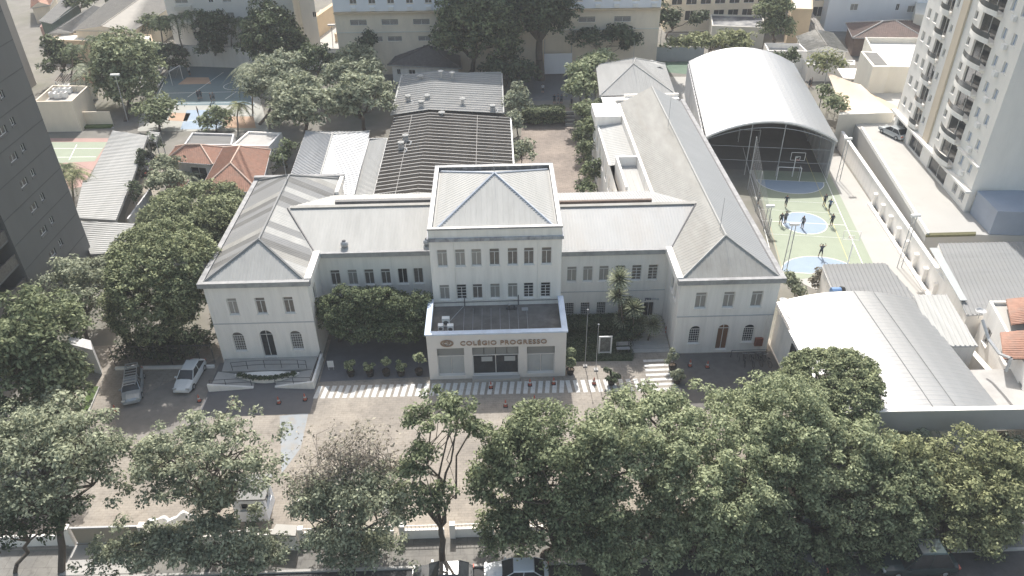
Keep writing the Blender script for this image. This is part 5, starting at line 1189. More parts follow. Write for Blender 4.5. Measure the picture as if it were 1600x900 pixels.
# ================================================================ vegetation
def leaf_mesh(name, centers, radii, n, size, mat_, rng, up=.7, flat=.75, droop=0.0, aspect=.55):
    """quads scattered in the clumps, facing outwards; centers (k,3), radii (k,)"""
    k = len(centers); w = radii ** 2; w = w / w.sum()
    idx = rng.choice(k, n, p=w)
    d = rng.normal(size=(n, 3)); d /= np.linalg.norm(d, axis=1)[:, None]
    d[:, 2] = np.where(d[:, 2] < -.35, -d[:, 2], d[:, 2])
    rad = radii[idx] * (rng.random(n) ** .45)
    pos = centers[idx] + d * rad[:, None] * np.array([1, 1, flat])
    nor = d * .8 + rng.normal(size=(n, 3)) * .55; nor[:, 2] += up
    nor /= np.linalg.norm(nor, axis=1)[:, None]
    a = np.cross(nor, rng.normal(size=(n, 3))); a /= np.linalg.norm(a, axis=1)[:, None]
    if droop: a[:, 2] -= droop; a /= np.linalg.norm(a, axis=1)[:, None]
    b = np.cross(nor, a); b /= np.linalg.norm(b, axis=1)[:, None] + 1e-9
    s = size * rng.uniform(.5, 1.5, n)
    a *= s[:, None]; b *= (s * aspect)[:, None]
    v = np.empty((n, 4, 3)); v[:, 0] = pos - a; v[:, 1] = pos - b * .9 + nor * (s * .12)[:, None]; v[:, 2] = pos + a; v[:, 3] = pos + b * .9 + nor * (s * .12)[:, None]
    me = bpy.data.meshes.new(name)
    me.vertices.add(n * 4); me.vertices.foreach_set('co', v.ravel())
    me.loops.add(n * 4); me.loops.foreach_set('vertex_index', np.arange(n * 4, dtype=np.int32))
    me.polygons.add(n); me.polygons.foreach_set('loop_start', np.arange(0, n * 4, 4, dtype=np.int32)); me.polygons.foreach_set('loop_total', np.full(n, 4, dtype=np.int32))
    me.materials.append(mat_); me.update(); me.validate(); return me

def bend(a, b, rng, k=4, amt=.12):
    a = Vector(a); b = Vector(b); L = (b - a).length; pts = [a]
    for i in range(1, k): pts.append(a.lerp(b, i / k) + Vector(rng.normal(size=3)) * L * amt * (1 - abs(2 * i / k - 1) * .5) + Vector((0, 0, L * .06)))
    return pts + [b]

def tree(label, base, lobes, leaf='mid', dens=1.0, size=.17, clump=.9, shell=.55, seed=1, group='trees', trunk=.22, bark=None, limbs=9, twigs=0, name='leafy_tree', cat='tree', gap=0.0, nclump=None, flat=.8, lift=0.0, wobble=1.0, cov=5.2):
    """lobes: list of (centre Vector, rx, ry, rz). many clumps on/inside each lobe"""
    rng = np.random.default_rng(seed); base = Vector(base)
    t = thing(name, label, cat, base, group=group)
    cs = []; rs = []
    for (c, rx, ry, rz) in lobes:
        vol = (rx * ry * rz) ** (1 / 3)
        m = nclump or int(max(10, cov * (vol / clump) ** 2))
        d = rng.normal(size=(m, 3)); d /= np.linalg.norm(d, axis=1)[:, None]
        d[:, 2] = np.where(d[:, 2] < -.45, -d[:, 2] * .6, d[:, 2])
        ph = rng.uniform(0, 6.28, 4)
        wob = 1 + wobble * (.13 * np.sin(3 * d[:, 0] + ph[0]) + .12 * np.sin(4 * d[:, 1] + ph[1]) + .10 * np.sin(5 * d[:, 2] + 4 * d[:, 0] + ph[2]))
        r = (shell + (1 - shell) * rng.random(m)) * wob
        if gap: 
            keep = (np.sin(2.3 * d[:, 0] + ph[0] * 2) * np.sin(2.9 * d[:, 1] + ph[1]) + .5 * np.sin(4.1 * d[:, 2] + ph[3])) > (gap - 1)
            d, r = d[keep], r[keep]
        cs.append(np.array(c) + d * r[:, None] * np.array([rx, ry, rz])); rs.append(clump * rng.uniform(.6, 1.25, len(d)))
    cs = np.vstack(cs); rs = np.concatenate(rs)
    ok = cs[:, 2] > base.z + .25; cs, rs = cs[ok], rs[ok]
    n = int(dens * (rs ** 2).sum() * 3.2 / (size ** 2)); n = min(n, 70000)
    link('crown', leaf_mesh('crown', cs, rs, n, size, LEAF[leaf], rng, flat=flat), t)
    # trunk and limbs
    tm = MB(); c0 = Vector(cs.mean(0)); fork = base.lerp(Vector((c0.x, c0.y, max(base.z + .6, cs[:, 2].min()))), .75 - lift)
    tm.path(bend(base, fork, rng, 4, .05), trunk, trunk * .72, 8)
    sel = rng.choice(len(cs), min(limbs, len(cs)), replace=False)
    mains = []
    for i in sel:
        e = Vector(cs[i]); mid = fork.lerp(e, .5) + Vector((0, 0, .15 * (e - fork).length))
        pts = bend(fork, e, rng, 5, .07); tm.path(pts, trunk * .5, trunk * .1, 6); mains.append(pts)
    if twigs:
        for i in rng.choice(len(cs), min(twigs, len(cs)), replace=False):
            e = Vector(cs[i]); m_ = mains[rng.integers(len(mains))]; s = m_[rng.integers(2, 5)]
            tm.path(bend(s, e, rng, 4, .09), trunk * .2, trunk * .04, 5)
    tm.build('trunk', bark or BARK, t)
    return t

def lobe(px, py, rxp, ryp, Y, depth=1.0):
    """lobe whose outline in the photograph is about the ellipse (px,py,rxp,ryp), standing at depth Y"""
    c = PY(px, py, Y); s = scale_at(c); rx = rxp / s; ry = rx * depth
    d = math.hypot(c.x, c.y); an = math.atan2(CAMH - c.z, d)
    rx *= 1.12; ry *= 1.12; vr = ryp / s * 1.12
    q = vr * vr - (ry * math.sin(an)) ** 2
    if q < (.35 * vr) ** 2:
        ry = vr * .85 / math.sin(an); q = vr * vr - (ry * math.sin(an)) ** 2
    return (c, rx, ry, math.sqrt(q) / math.cos(an))

FG = 'street trees along the front sidewalk'
def fg(label, base, lobes, Y=None, **k):
    base.y = max(base.y, 35.7)
    return tree(label, base, [lobe(*l) for l in lobes], group=FG, **k)
S = .125
fg('dark multi-stemmed tree at the lower left corner', P(96, 892), [(62, 745, 95, 85, 36.5), (35, 690, 60, 55, 37), (165, 720, 45, 45, 37.5), (110, 690, 70, 45, 37)], leaf='grey', dens=.62, size=S, clump=.75, shell=.35, seed=11, trunk=.27, limbs=14, twigs=40, gap=.25)
fg('low dark shrubby tree crowding the lower left edge', P(20, 900), [(20, 815, 55, 60, 35.5), (110, 805, 40, 25, 36)], leaf='deep', dens=.6, size=S, clump=.7, shell=.3, seed=12, trunk=.15, limbs=10, twigs=30, gap=.3)
fg('open crowned tree standing left of the gatehouse', P(335, 850), [(330, 690, 95, 48, 38), (270, 745, 75, 45, 38), (395, 740, 55, 45, 38), (330, 780, 70, 30, 37.5), (240, 715, 40, 35, 38)], leaf='grey', dens=.8, size=S, clump=.62, shell=.25, seed=13, trunk=.2, limbs=16, twigs=50, gap=.3)
fg('low bushy tree before the driveway gate', P(320, 905), [(245, 858, 95, 42, 35), (345, 838, 78, 44, 35.5), (400, 872, 50, 38, 35), (190, 875, 40, 26, 34.8)], leaf='grey', dens=.9, size=S, clump=.6, shell=.35, seed=14, trunk=.2, limbs=10, twigs=20)
fg('half bare tree with thin brownish twigs', P(545, 872), [(500, 725, 55, 48, 37.5), (590, 715, 55, 45, 37.5), (545, 690, 60, 40, 38), (470, 755, 40, 35, 37.5), (625, 735, 28, 30, 37.5)], leaf='brown', dens=.07, size=.12, clump=.8, shell=.2, seed=15, trunk=.14, limbs=18, twigs=220, bark=BARKL)
fg('feathery olive tree filling the middle of the sidewalk', P(560, 905), [(535, 800, 70, 55, 36), (580, 765, 55, 50, 36.3), (545, 858, 85, 48, 35.5), (490, 800, 40, 45, 36), (620, 790, 30, 28, 36)], leaf='grey', dens=.7, size=.12, clump=.7, shell=.25, seed=16, trunk=.2, limbs=14, twigs=50, gap=.2)
fg('slender forked tree before the porch with bare limbs', P(690, 893), [(700, 640, 48, 34, 38), (655, 655, 26, 20, 38), (735, 672, 18, 20, 37.5), (660, 715, 22, 28, 36.5), (668, 780, 52, 26, 35.5), (640, 735, 20, 18, 36.3)], leaf='mid', dens=.85, size=S, clump=.55, shell=.3, seed=17, trunk=.24, limbs=9, twigs=14, lift=.3)
fg('tall shaggy tree right of the slender forked tree', P(815, 900), [(840, 680, 75, 62, 38.5), (800, 720, 62, 60, 38), (870, 745, 65, 60, 37.5), (770, 760, 40, 45, 37)], leaf='mid', dens=.8, size=S, clump=.75, shell=.4, seed=18, trunk=.25, limbs=12, twigs=30, gap=.15)
fg('lower shaggy tree beneath the tall one at the kerb', P(850, 910), [(850, 825, 85, 55, 35.5), (915, 850, 65, 48, 35), (785, 835, 45, 50, 35.8), (905, 790, 40, 40, 36), (935, 795, 48, 55, 36.3)], leaf='mid', dens=.85, size=S, clump=.65, shell=.4, seed=19, trunk=.22, limbs=10, twigs=20, gap=.15)
fg('big pale green tree right of the shaggy pair', P(1080, 900), [(1020, 680, 95, 72, 40), (945, 720, 55, 80, 38.5), (1120, 710, 105, 85, 39), (1000, 640, 60, 30, 41.5), (1080, 770, 95, 70, 37.5)], leaf='lite', dens=1.0, size=S, clump=.72, shell=.55, seed=20, trunk=.32, limbs=12)
fg('low pale tree overhanging the kerb below the big pale tree', P(1020, 910), [(1000, 845, 95, 52, 35.3), (1110, 840, 90, 60, 35.5), (1160, 870, 70, 40, 34.5), (950, 870, 50, 35, 34.3)], leaf='lite', dens=.95, size=S, clump=.62, shell=.45, seed=21, trunk=.22, limbs=10)
fg('billowing tree in front of the dark dome tree', P(1270, 905), [(1220, 660, 75, 65, 40.5), (1300, 700, 90, 70, 40), (1220, 750, 65, 70, 38.5), (1330, 760, 80, 60, 38.5)], leaf='lite', dens=1.0, size=S, clump=.72, shell=.55, seed=22, trunk=.3, limbs=12)
fg('broad tree with hanging lower clumps near the right kerb', P(1330, 908), [(1240, 830, 80, 62, 36.2), (1190, 800, 45, 60, 36.8), (1350, 820, 80, 48, 36.5), (1390, 760, 70, 60, 38), (1395, 845, 45, 45, 35.5)], leaf='mid', dens=1.0, size=S, clump=.7, shell=.55, seed=23, trunk=.28, limbs=12)
fg('rounded tree with yellow tinted crown before the fascia', P(1490, 890), [(1470, 735, 60, 42, 39), (1510, 770, 75, 55, 38.5), (1530, 700, 45, 26, 40), (1560, 760, 45, 55, 38.3), (1480, 800, 65, 60, 37.5), (1410, 720, 40, 40, 39.5), (1540, 820, 50, 45, 37)], leaf='olive', dens=.95, size=S, clump=.7, shell=.55, seed=24, trunk=.25, limbs=12)
fg('small dark tree at the lower right edge', P(1590, 850), [(1588, 705, 26, 28, 42), (1600, 760, 30, 45, 40)], leaf='grey', dens=.7, size=S, clump=.6, shell=.4, seed=25, trunk=.16, limbs=8, twigs=20)
fg('dense dark tree in the shade below the broad tree', P(1230, 915), [(1220, 875, 85, 40, 34.3), (1320, 880, 60, 30, 34.3)], leaf='deep', dens=.8, size=S, clump=.65, shell=.4, seed=26, trunk=.2, limbs=8)
# rooted inside the grounds
IN = 'trees in the school grounds'
def ins(label, base, lobes, **k): return tree(label, base, [lobe(*l) for l in lobes], group=IN, **k)
ins('dark dome shaped tree against the vaulted white roof', P(1285, 690), [(1298, 600, 68, 50, 46)], leaf='dome', dens=1.1, size=.11, clump=.42, shell=.86, wobble=.4, cov=15, seed=31, trunk=.3)
ins('light clumped tree before the right wing yard', P(1190, 715), [(1175, 640, 45, 40, 45), (1215, 610, 28, 22, 45.5)], leaf='lite', dens=1, size=S, clump=.6, shell=.5, seed=32, trunk=.2)
ins('large bright green tree at the left edge', P(60, 690), [(55, 530, 70, 75, 52), (40, 590, 75, 75, 50), (95, 600, 40, 60, 50.5)], leaf='mid', dens=1.0, size=.19, clump=.9, shell=.6, seed=33, trunk=.35)
ins('shaded undergrowth tree below the bright left tree', P(100, 690), [(90, 640, 55, 30, 46), (30, 665, 60, 28, 45)], leaf='grey', dens=.8, size=.17, clump=.7, shell=.4, seed=34, trunk=.2)
ins('greyish feathery tree between left tower and dome trees', P(135, 545), [(135, 450, 48, 55, 66), (115, 490, 35, 35, 62), (160, 420, 22, 24, 68)], leaf='silver', dens=.75, size=.16, clump=.9, shell=.4, seed=35, trunk=.2, gap=.15)
ins('nearer dense dome tree left of the left wing', P(258, 548), [(255, 425, 78, 66, 62.5), (235, 480, 62, 52, 61.5), (295, 480, 42, 55, 61.5)], leaf='dome', dens=.85, size=.13, clump=.58, shell=.92, wobble=.5, cov=11, seed=36, trunk=.4)
ins('farther dense dome tree behind the nearer dome tree', P(305, 420), [(302, 332, 66, 40, 84), (275, 360, 45, 38, 82), (335, 365, 40, 45, 81)], leaf='dome', dens=.85, size=.15, clump=.65, shell=.92, wobble=.5, cov=11, seed=37, trunk=.4)
# background trees
BG = 'trees of the back gardens'
def bgt(label, base, lobes, **k):
    k.setdefault('size', .3); k.setdefault('clump', 1.15); k.setdefault('cov', 8.0); k.setdefault('wobble', .7); return tree(label, base, [lobe(*l) for l in lobes], group=BG, **k)
bgt('large light green tree beside the far court at left', P(197, 190), [(195, 95, 45, 42, 129), (205, 135, 40, 40, 127), (175, 120, 30, 40, 128)], leaf='lite', dens=.9, shell=.6, seed=41, trunk=.4)
bgt('slender dark green conical tree by the white apartment', P(333, 100), [(333, 45, 24, 30, 146), (332, 72, 22, 16, 145)], leaf='deep', dens=1, shell=.6, seed=42, trunk=.2)
bgt('dense dark round tree right of the conical tree', P(425, 110), [(430, 55, 42, 42, 140), (405, 70, 30, 35, 139), (455, 75, 22, 25, 140)], leaf='dark', dens=1, shell=.6, seed=43, trunk=.3)
bgt('dark bush by the far court goal', P(262, 112), [(262, 92, 27, 20, 144)], leaf='deep', dens=1, shell=.6, seed=44, trunk=.12)
bgt('dark low tree behind the taupe tower garden', P(98, 112), [(100, 95, 28, 22, 140), (85, 80, 14, 20, 141)], leaf='dark', dens=1, shell=.5, seed=45, trunk=.2)
bgt('feathery tree cluster left of the workshop grove', P(405, 195), [(440, 105, 30, 24, 122), (445, 130, 35, 25, 119), (405, 140, 22, 30, 119)], leaf='silver', dens=.8, shell=.4, seed=46, trunk=.25)
bgt('yellow green tipped round tree in the workshop grove', P(498, 140), [(498, 98, 28, 22, 130)], leaf='dark', dens=1.1, shell=.7, seed=47, trunk=.25)
bgt('tallest grey green tree in the workshop grove', P(550, 160), [(555, 95, 25, 20, 126), (565, 115, 32, 25, 122), (535, 120, 30, 25, 122)], leaf='grey', dens=1.1, shell=.65, seed=48, trunk=.3)
bgt('round grey green tree touching the dark hall roof', P(570, 205), [(568, 155, 40, 33, 110), (540, 165, 25, 30, 110)], leaf='grey', dens=1.2, shell=.7, seed=49, trunk=.3)
bgt('pale round tree at the front of the workshop grove', P(478, 210), [(470, 150, 32, 28, 112), (500, 170, 35, 28, 108), (455, 180, 28, 28, 108)], leaf='grey', dens=1.1, shell=.65, seed=50, trunk=.3)
bgt('leafy tree over the white annex by the far court', P(250, 205), [(250, 170, 30, 20, 118), (240, 185, 20, 15, 116)], leaf='mid', dens=.8, shell=.4, seed=51, trunk=.2)
bgt('round green bush beside the far court', P(338, 206), [(338, 188, 22, 16, 117)], leaf='mid', dens=1, shell=.6, seed=52, trunk=.12)
bgt('broad dark tree in front of the hotel at left', P(730, 125), [(725, 45, 48, 48, 134), (765, 65, 45, 50, 133), (750, 15, 55, 35, 136), (700, 70, 25, 28, 134)], leaf='dark', dens=.95, shell=.55, seed=53, trunk=.5)
bgt('tall dark tree with thick trunk right of the broad dark tree', P(845, 125), [(845, 10, 50, 35, 136), (860, 35, 35, 25, 135), (815, 30, 25, 30, 136)], leaf='deep', dens=.95, shell=.5, seed=54, trunk=.75)
bgt('dark undergrowth below the broad dark tree', P(790, 135), [(785, 110, 35, 22, 130), (820, 115, 18, 20, 130)], leaf='deep', dens=.9, shell=.4, seed=55, trunk=.15)
bgt('dark shrub against the hotel wall', P(925, 96), [(915, 62, 26, 16, 137), (968, 58, 25, 18, 137), (985, 70, 14, 14, 137)], leaf='deep', dens=.9, shell=.4, seed=56, trunk=.12)
bgt('grey tree against the hotel wall at left', P(577, 105), [(575, 70, 13, 22, 138), (567, 82, 12, 12, 138)], leaf='deep', dens=.8, shell=.4, seed=57, trunk=.15)
bgt('pale bushes behind the arched hall', P(1100, 92), [(1100, 68, 25, 14, 134), (1145, 65, 28, 18, 134), (1060, 72, 18, 10, 135)], leaf='olive', dens=.9, shell=.5, seed=58, trunk=.15)
bgt('large leafy tree beside the dusty ribbed shed', P(1210, 65), [(1205, 20, 28, 26, 146), (1215, 45, 22, 18, 144)], leaf='mid', dens=.9, shell=.5, seed=59, trunk=.25)
bgt('dark tree in the gardens below the office', P(1040, 60), [(1040, 35, 22, 22, 152), (1090, 35, 12, 18, 150)], leaf='deep', dens=.8, shell=.5, seed=60, trunk=.2)
bgt('thin green shrub between white walls at right', P(1275, 122), [(1282, 100, 16, 18, 120), (1310, 100, 14, 12, 120)], leaf='olive', dens=.55, shell=.3, seed=61, trunk=.1, twigs=20)
bgt('shrub by the white patio house wall', P(1235, 98), [(1235, 90, 8, 12, 128), (1215, 92, 12, 6, 128)], leaf='dark', dens=.8, shell=.4, seed=62, trunk=.08)
bgt('green shrubs under the beige canopy', P(1305, 170), [(1285, 148, 10, 12, 112), (1305, 165, 16, 10, 108)], leaf='mid', dens=.8, shell=.4, seed=63, trunk=.08)
bgt('pale shrub at the left edge of the brown courtyard', P(810, 215), [(808, 165, 18, 26, 112), (805, 195, 14, 22, 108)], leaf='silver', dens=.8, shell=.4, seed=64, trunk=.1, size=.24)
bgt('low pale shrub beside the hall at the courtyard', P(815, 255), [(815, 240, 17, 14, 98)], leaf='grey', dens=.9, shell=.5, seed=65, trunk=.08, size=.22)
hx = thing('courtyard_hedge', 'clipped box hedge across the far end of the courtyard', 'hedge', P(852, 197))
h0, h1 = P(822, 197), P(883, 196); cs = np.array([(x, h0.y + y, z) for x in np.arange(h0.x, h1.x, .7) for y in (.5, 1.2, 1.9) for z in (.6, 1.4, 2.1)]); link('foliage', leaf_mesh('foliage', cs, np.full(len(cs), .75), 9000, .2, LEAF['mid'], np.random.default_rng(6)), hx)
bgt('planted bank along the courtyard side of the pavilion', P(918, 140), [(925, 100, 22, 16, 121), (945, 92, 30, 10, 123), (910, 125, 16, 20, 117)], leaf='lite', dens=.9, shell=.5, seed=67, trunk=.12)
bgt('shrubs below the annex windows along the courtyard', P(915, 250), [(912, 240, 10, 24, 98), (918, 275, 9, 20, 93), (905, 215, 10, 18, 103)], leaf='mid', dens=.9, shell=.4, seed=68, trunk=.06, size=.2, clump=.7)
bgt('dark shrub at the near end of the courtyard bed', P(922, 300), [(915, 295, 14, 12, 88), (930, 270, 6, 28, 92)], leaf='dark', dens=.9, shell=.4, seed=69, trunk=.06, size=.2, clump=.6)
bgt('dense shrub group by the driveway of the tiled house', P(262, 310), [(262, 262, 22, 18, 96), (250, 285, 18, 18, 92), (275, 280, 14, 14, 92)], leaf='grey', dens=.9, shell=.4, seed=70, trunk=.12, size=.22, clump=.8)
bgt('dark foliage beside the farthest carport canopy', P(235, 240), [(235, 228, 16, 12, 106)], leaf='deep', dens=.9, shell=.4, seed=71, trunk=.1, size=.22)
bgt('dark shrub strip below the carport canopies', P(208, 318), [(212, 300, 8, 20, 88), (222, 258, 8, 22, 97)], leaf='deep', dens=.7, shell=.4, seed=72, trunk=.06, size=.2, clump=.6)
bgt('small tree between workshop and tiled house', P(448, 262), [(437, 250, 12, 16, 98), (450, 235, 10, 16, 100)], leaf='dark', dens=.9, shell=.4, seed=73, trunk=.1, size=.2, clump=.8)
bgt('tall tree at the far top left behind tin roofs', P(125, 18), [(125, 2, 22, 10, 178), (150, -4, 18, 12, 182)], leaf='dark', dens=.9, shell=.5, seed=74, trunk=.25)
bgt('garden bushes between warehouse and palms', P(240, 55), [(232, 38, 20, 12, 160), (255, 42, 14, 12, 158)], leaf='dark', dens=.9, shell=.5, seed=75, trunk=.15)
bgt('leafy shrubs beside the changing rooms', P(1245, 468), [(1235, 440, 14, 14, 66), (1246, 455, 10, 10, 65)], leaf='grey', dens=.9, shell=.4, seed=76, trunk=.06, size=.16, clump=.5)
bgt('grey thatch coloured bush at the court corner', P(1278, 458), [(1280, 440, 10, 18, 67)], leaf='brown', dens=.8, shell=.4, seed=77, trunk=.06, size=.16, clump=.45)
bgt('lush planting beside the pavilion along the courtyard', P(908, 160), [(905, 112, 20, 16, 119), (910, 140, 22, 20, 114)], leaf='lite', dens=.9, shell=.5, seed=170, trunk=.1)
bgt('lush planting at the middle of the annex wall', P(925, 215), [(922, 178, 24, 22, 107), (934, 205, 20, 22, 102)], leaf='mid', dens=.9, shell=.5, seed=171, trunk=.1, size=.24)
bgt('shaded undergrowth behind the parking fence', P(255, 566), [(225, 540, 42, 24, 60.6), (290, 540, 42, 24, 60.6)], leaf='deep', dens=.8, shell=.5, seed=172, trunk=.08, size=.15, clump=.6)
# bushes before the left range
for i, (l, lb) in enumerate(zip([[(530, 495, 32, 36, 60.2)], [(572, 482, 30, 34, 60.8), (570, 510, 34, 24, 59.6)], [(612, 485, 28, 34, 60.8), (615, 512, 30, 22, 59.6)], [(648, 490, 24, 28, 60.6), (650, 512, 20, 20, 59.8)]],
        ['leftmost dark rounded tree before the left range windows', 'second dark rounded tree before the left range', 'third dark rounded tree before the left range', 'rightmost dark rounded tree beside the porch'])):
    tree(lb, P([530, 572, 612, 650][i], 533), [lobe(*x) for x in l], leaf='dark', dens=.9, size=.10, clump=.42, shell=.85, wobble=1.2, cov=12, seed=80 + i, group='dark trees before the left range', trunk=.14, limbs=6)
# hedge on the bank before the right range
hg = thing('clipped_hedge', 'dark clipped hedge under the right range windows', 'hedge', (9.0, 62.3, .5))
rng = np.random.default_rng(5)
cs = np.array([(x, y, z) for x in np.arange(6.3, 12.0, .45) for y in (61.7, 62.3, 62.9) for z in (.9, 1.3)]); link('foliage', leaf_mesh('foliage', cs, np.full(len(cs), .42), 16000, .10, LEAF['deep'], rng), hg)
gc = leaf_mesh('ground_cover', np.array([(x, y, .12 + (y - 57.5) * .1) for x in np.arange(6.3, 12.3, .5) for y in np.arange(57.8, 61.6, .5)]), np.full(13 * 8, .4)[:len(np.arange(6.3, 12.3, .5)) * 8], 9000, .09, LEAF['deep'], rng, flat=.3)
tag(link('ground_cover', gc), 'low dark green ground cover on the garden bank', 'plants', kind='stuff')

# ---------------------------------------------------------------- palms and yuccas
def frond_mesh(L, droop, width, leaf, n=11, up=.5, leaflets=True, seed=0):
    rng = np.random.default_rng(seed); mb = MB(); prev = None; pts = []
    for i in range(n + 1):
        t = i / n; pts.append(Vector((L * (t - .12 * t * t * droop), 0, L * (up * t - (up + droop) * t * t))))
    mb.path(pts, .03, .01, 4)
    if leaflets:
        for i in range(1, n + 1):
            p = pts[i]; d = (pts[i] - pts[i - 1]).normalized(); w = width * math.sin(math.pi * min(1, .15 + .85 * i / n)) + .1
            for s in (-1, 1):
                for o in (0, .5):
                    q = pts[i - 1].lerp(pts[i], o + .2)
                    tip = q + Vector((d.x * w * .45, s * w, d.z * w * .45 - w * rng.uniform(.15, .45)))
                    k = d * (L / n * .28)
                    mb.poly([q - k, q + k, tip])
    else:
        mb2 = [(p.x, 0, p.z) for p in pts]
        for i in range(n):
            w0 = width * (1 - i / n) ** .6; w1 = width * (1 - (i + 1) / n) ** .6
            mb.poly([pts[i] + Vector((0, -w0, .02)), pts[i] + Vector((0, w0, .02)), pts[i + 1] + Vector((0, w1, .02)), pts[i + 1] + Vector((0, -w1, .02))])
    return mb.mesh('frond', LEAF[leaf])
def palm(label, base, h, L, n=14, leaf='mid', droop=.8, width=.5, up=.55, trunk=.14, lean=(0, 0), group='palms', leaflets=True, seed=0, name='palm_tree', spread=1.0, bark=None, pitch=None):
    base = Vector(base); t = thing(name, label, 'palm', base, group=group); top = base + Vector((lean[0], lean[1], h)); rng = np.random.default_rng(seed)
    part('trunk', bark or BARKL, t, lambda mb: mb.path(bend(base, top, rng, 4, .015), trunk, trunk * .7, 7))
    me = frond_mesh(L, droop, width, leaf, up=up, leaflets=leaflets, seed=seed)
    for k in range(n):
        f = k / n
        link('frond', me, t, top, (rng.uniform(-.25, .25), (-(.75 - 1.15 * f * spread) * .7) if pitch is None else (pitch[0] + (pitch[1] - pitch[0]) * f), k * 2.399))
    return t
def palm_px(label, bpx, tpx, L, **k):
    b = P(*bpx); top = PY(tpx[0], tpx[1], b.y); return palm(label, b, top.z, L * 1.1, lean=(top.x - b.x, 0), **k)
palm_px('fan palm in front of the orange tiled roof', (387, 305), (379, 258), 1.6, n=22, leaf='grey', droop=.9, width=.5, seed=1)
palm_px('spiky silver yucca beside the tiled house driveway', (295, 292), (295, 275), 1.9, n=20, leaf='silver', droop=.5, width=.3, seed=2, up=.3)
palm_px('palm beside the middle carport canopy', (115, 320), (115, 272), 2.4, n=16, leaf='olive', seed=3)
palm_px('shorter palm behind the carport palm', (100, 305), (100, 262), 2.2, n=14, leaf='mid', seed=4)
for i, (b, t, lb) in enumerate((((262, 108), (248, 30), 'tall palm left of the conical tree'), ((292, 104), (274, 28), 'second tall palm beside the conical tree'), ((322, 104), (297, 22), 'third tall palm nearest the conical tree'), ((362, 100), (362, 34), 'palm in front of the white apartment'), ((380, 100), (380, 32), 'palm right of the white apartment windows'), ((145, 150), (146, 62), 'thin palm rising before the ochre annex'), ((113, 140), (113, 76), 'palm in the taupe tower garden'))):
    palm_px(lb, b, t, 3.0, n=13, leaf='dark', droop=.9, width=.6, seed=10 + i, trunk=.16)
palm_px('pale feathery palm left of the light green tree', (135, 165), (136, 110), 4.2, n=18, leaf='silver', droop=.8, width=.7, seed=20)
palm_px('large feathery palm at the far court edge', (395, 178), (392, 108), 4.0, n=22, leaf='grey', droop=1.0, width=.9, seed=21)
palm_px('feathery palm in front of the workshop grove', (425, 200), (440, 128), 3.8, n=22, leaf='grey', droop=1.0, width=.9, seed=22)
palm_px('small palm beside the far court bush', (372, 205), (372, 165), 2.4, n=12, leaf='olive', seed=23)
palm_px('courtyard palm nearest the annex', (925, 225), (928, 185), 2.8, n=20, leaf='mid', droop=.9, width=.7, seed=24)
palm_px('courtyard palm beside the pavilion corner', (915, 175), (918, 122), 3.0, n=20, leaf='grey', droop=.9, width=.7, seed=25)
palm_px('taller courtyard palm over the annex roof', (935, 240), (938, 205), 2.6, n=18, leaf='mid', droop=1.0, width=.7, seed=26)
palm_px('grey spiky palm before the long fascia', (1432, 715), (1430, 660), 2.0, n=24, leaf='silver', droop=.7, width=.4, seed=27)
# yuccas before the right range: each head on its own stem
for i, (b, t, L, lb) in enumerate((((985, 545), (968, 436), 1.25, 'tallest yucca head before the right range'), ((985, 547), (965, 462), 1.15, 'yucca head just below the tallest one'), ((992, 548), (990, 482), 1.1, 'middle yucca head over the garden bank'), ((1003, 548), (1000, 505), 1.0, 'low inner yucca head near the stairs'), ((1010, 545), (1020, 508), 1.15, 'rightmost yucca head beside the stairs'), ((975, 545), (972, 500), 1.0, 'leftmost low yucca head over the hedge'))):
    b_ = P(*b); b_.y = 60.2 + (i % 2) * .4; top = PY(t[0], t[1], b_.y); b_.z = .3; b_.x = (b_.x + top.x) / 2
    palm(lb, b_, top.z - .3, L * 1.08, n=100, leaf='silver' if i in (1, 4) else 'grey', droop=.08, width=.10, up=.06, pitch=(-1.4, .75), leaflets=False, lean=(top.x - b_.x, 0), group='yuccas before the right range', seed=30 + i, name='yucca', spread=1.5, trunk=.1, bark=BARK)
tree('dark climbing shrub under the yucca heads', P(980, 548), [lobe(980, 518, 26, 26, 61.0), lobe(985, 490, 16, 22, 61.2)], leaf='deep', dens=1.4, size=.11, clump=.45, shell=.6, seed=95, group=IN, trunk=.1, limbs=6, name='shrub', cat='shrub')
# ================================================================ small things
def cone(label, p):
    t = thing('traffic_cone', label, 'cone', p, group='traffic cones')
    x, y, z = p[0], p[1], .03
    part('base', BLACK, t, lambda mb: mb.box(x - .2, x + .2, y - .2, y + .2, .016, .06))
    part('body', ORANGE, t, lambda mb: mb.lathe((x, y, .062), [(.16, 0), (.09, .38), (.04, .72), (.02, .74)], 10))
    part('band', PAINT, t, lambda mb: mb.lathe((x, y, .062), [(.121, .25), (.093, .4), (.094, .41), (.12, .26)], 10))
for px, py, lb in ((367, 635, 'cone at the left below the wing ramp'), (436, 630, 'cone at the middle of the wing apron'), (477, 625, 'cone nearest the crosswalk on the wing apron'), (312, 627, 'red cone by the white car'), (181, 643, 'cone at the parking corner under the left tree'), (767, 606, 'cone on the crosswalk left of the porch doors'), (828, 602, 'cone on the crosswalk right of the porch doors'), (865, 600, 'cone at the right end of the porch crosswalk'), (790, 635, 'cone in the porch shadow edge'), (835, 628, 'cone beside the shaggy tree top'), (928, 600, 'cone on the sunlit crosswalk by the flagpoles'), (1078, 572, 'left cone in the right wing yard'), (1105, 574, 'right cone in the right wing yard'), (1040, 520, 'red marker on the stairs')):
    p = P(px, py); cone(lb, (p.x, p.y, 0))
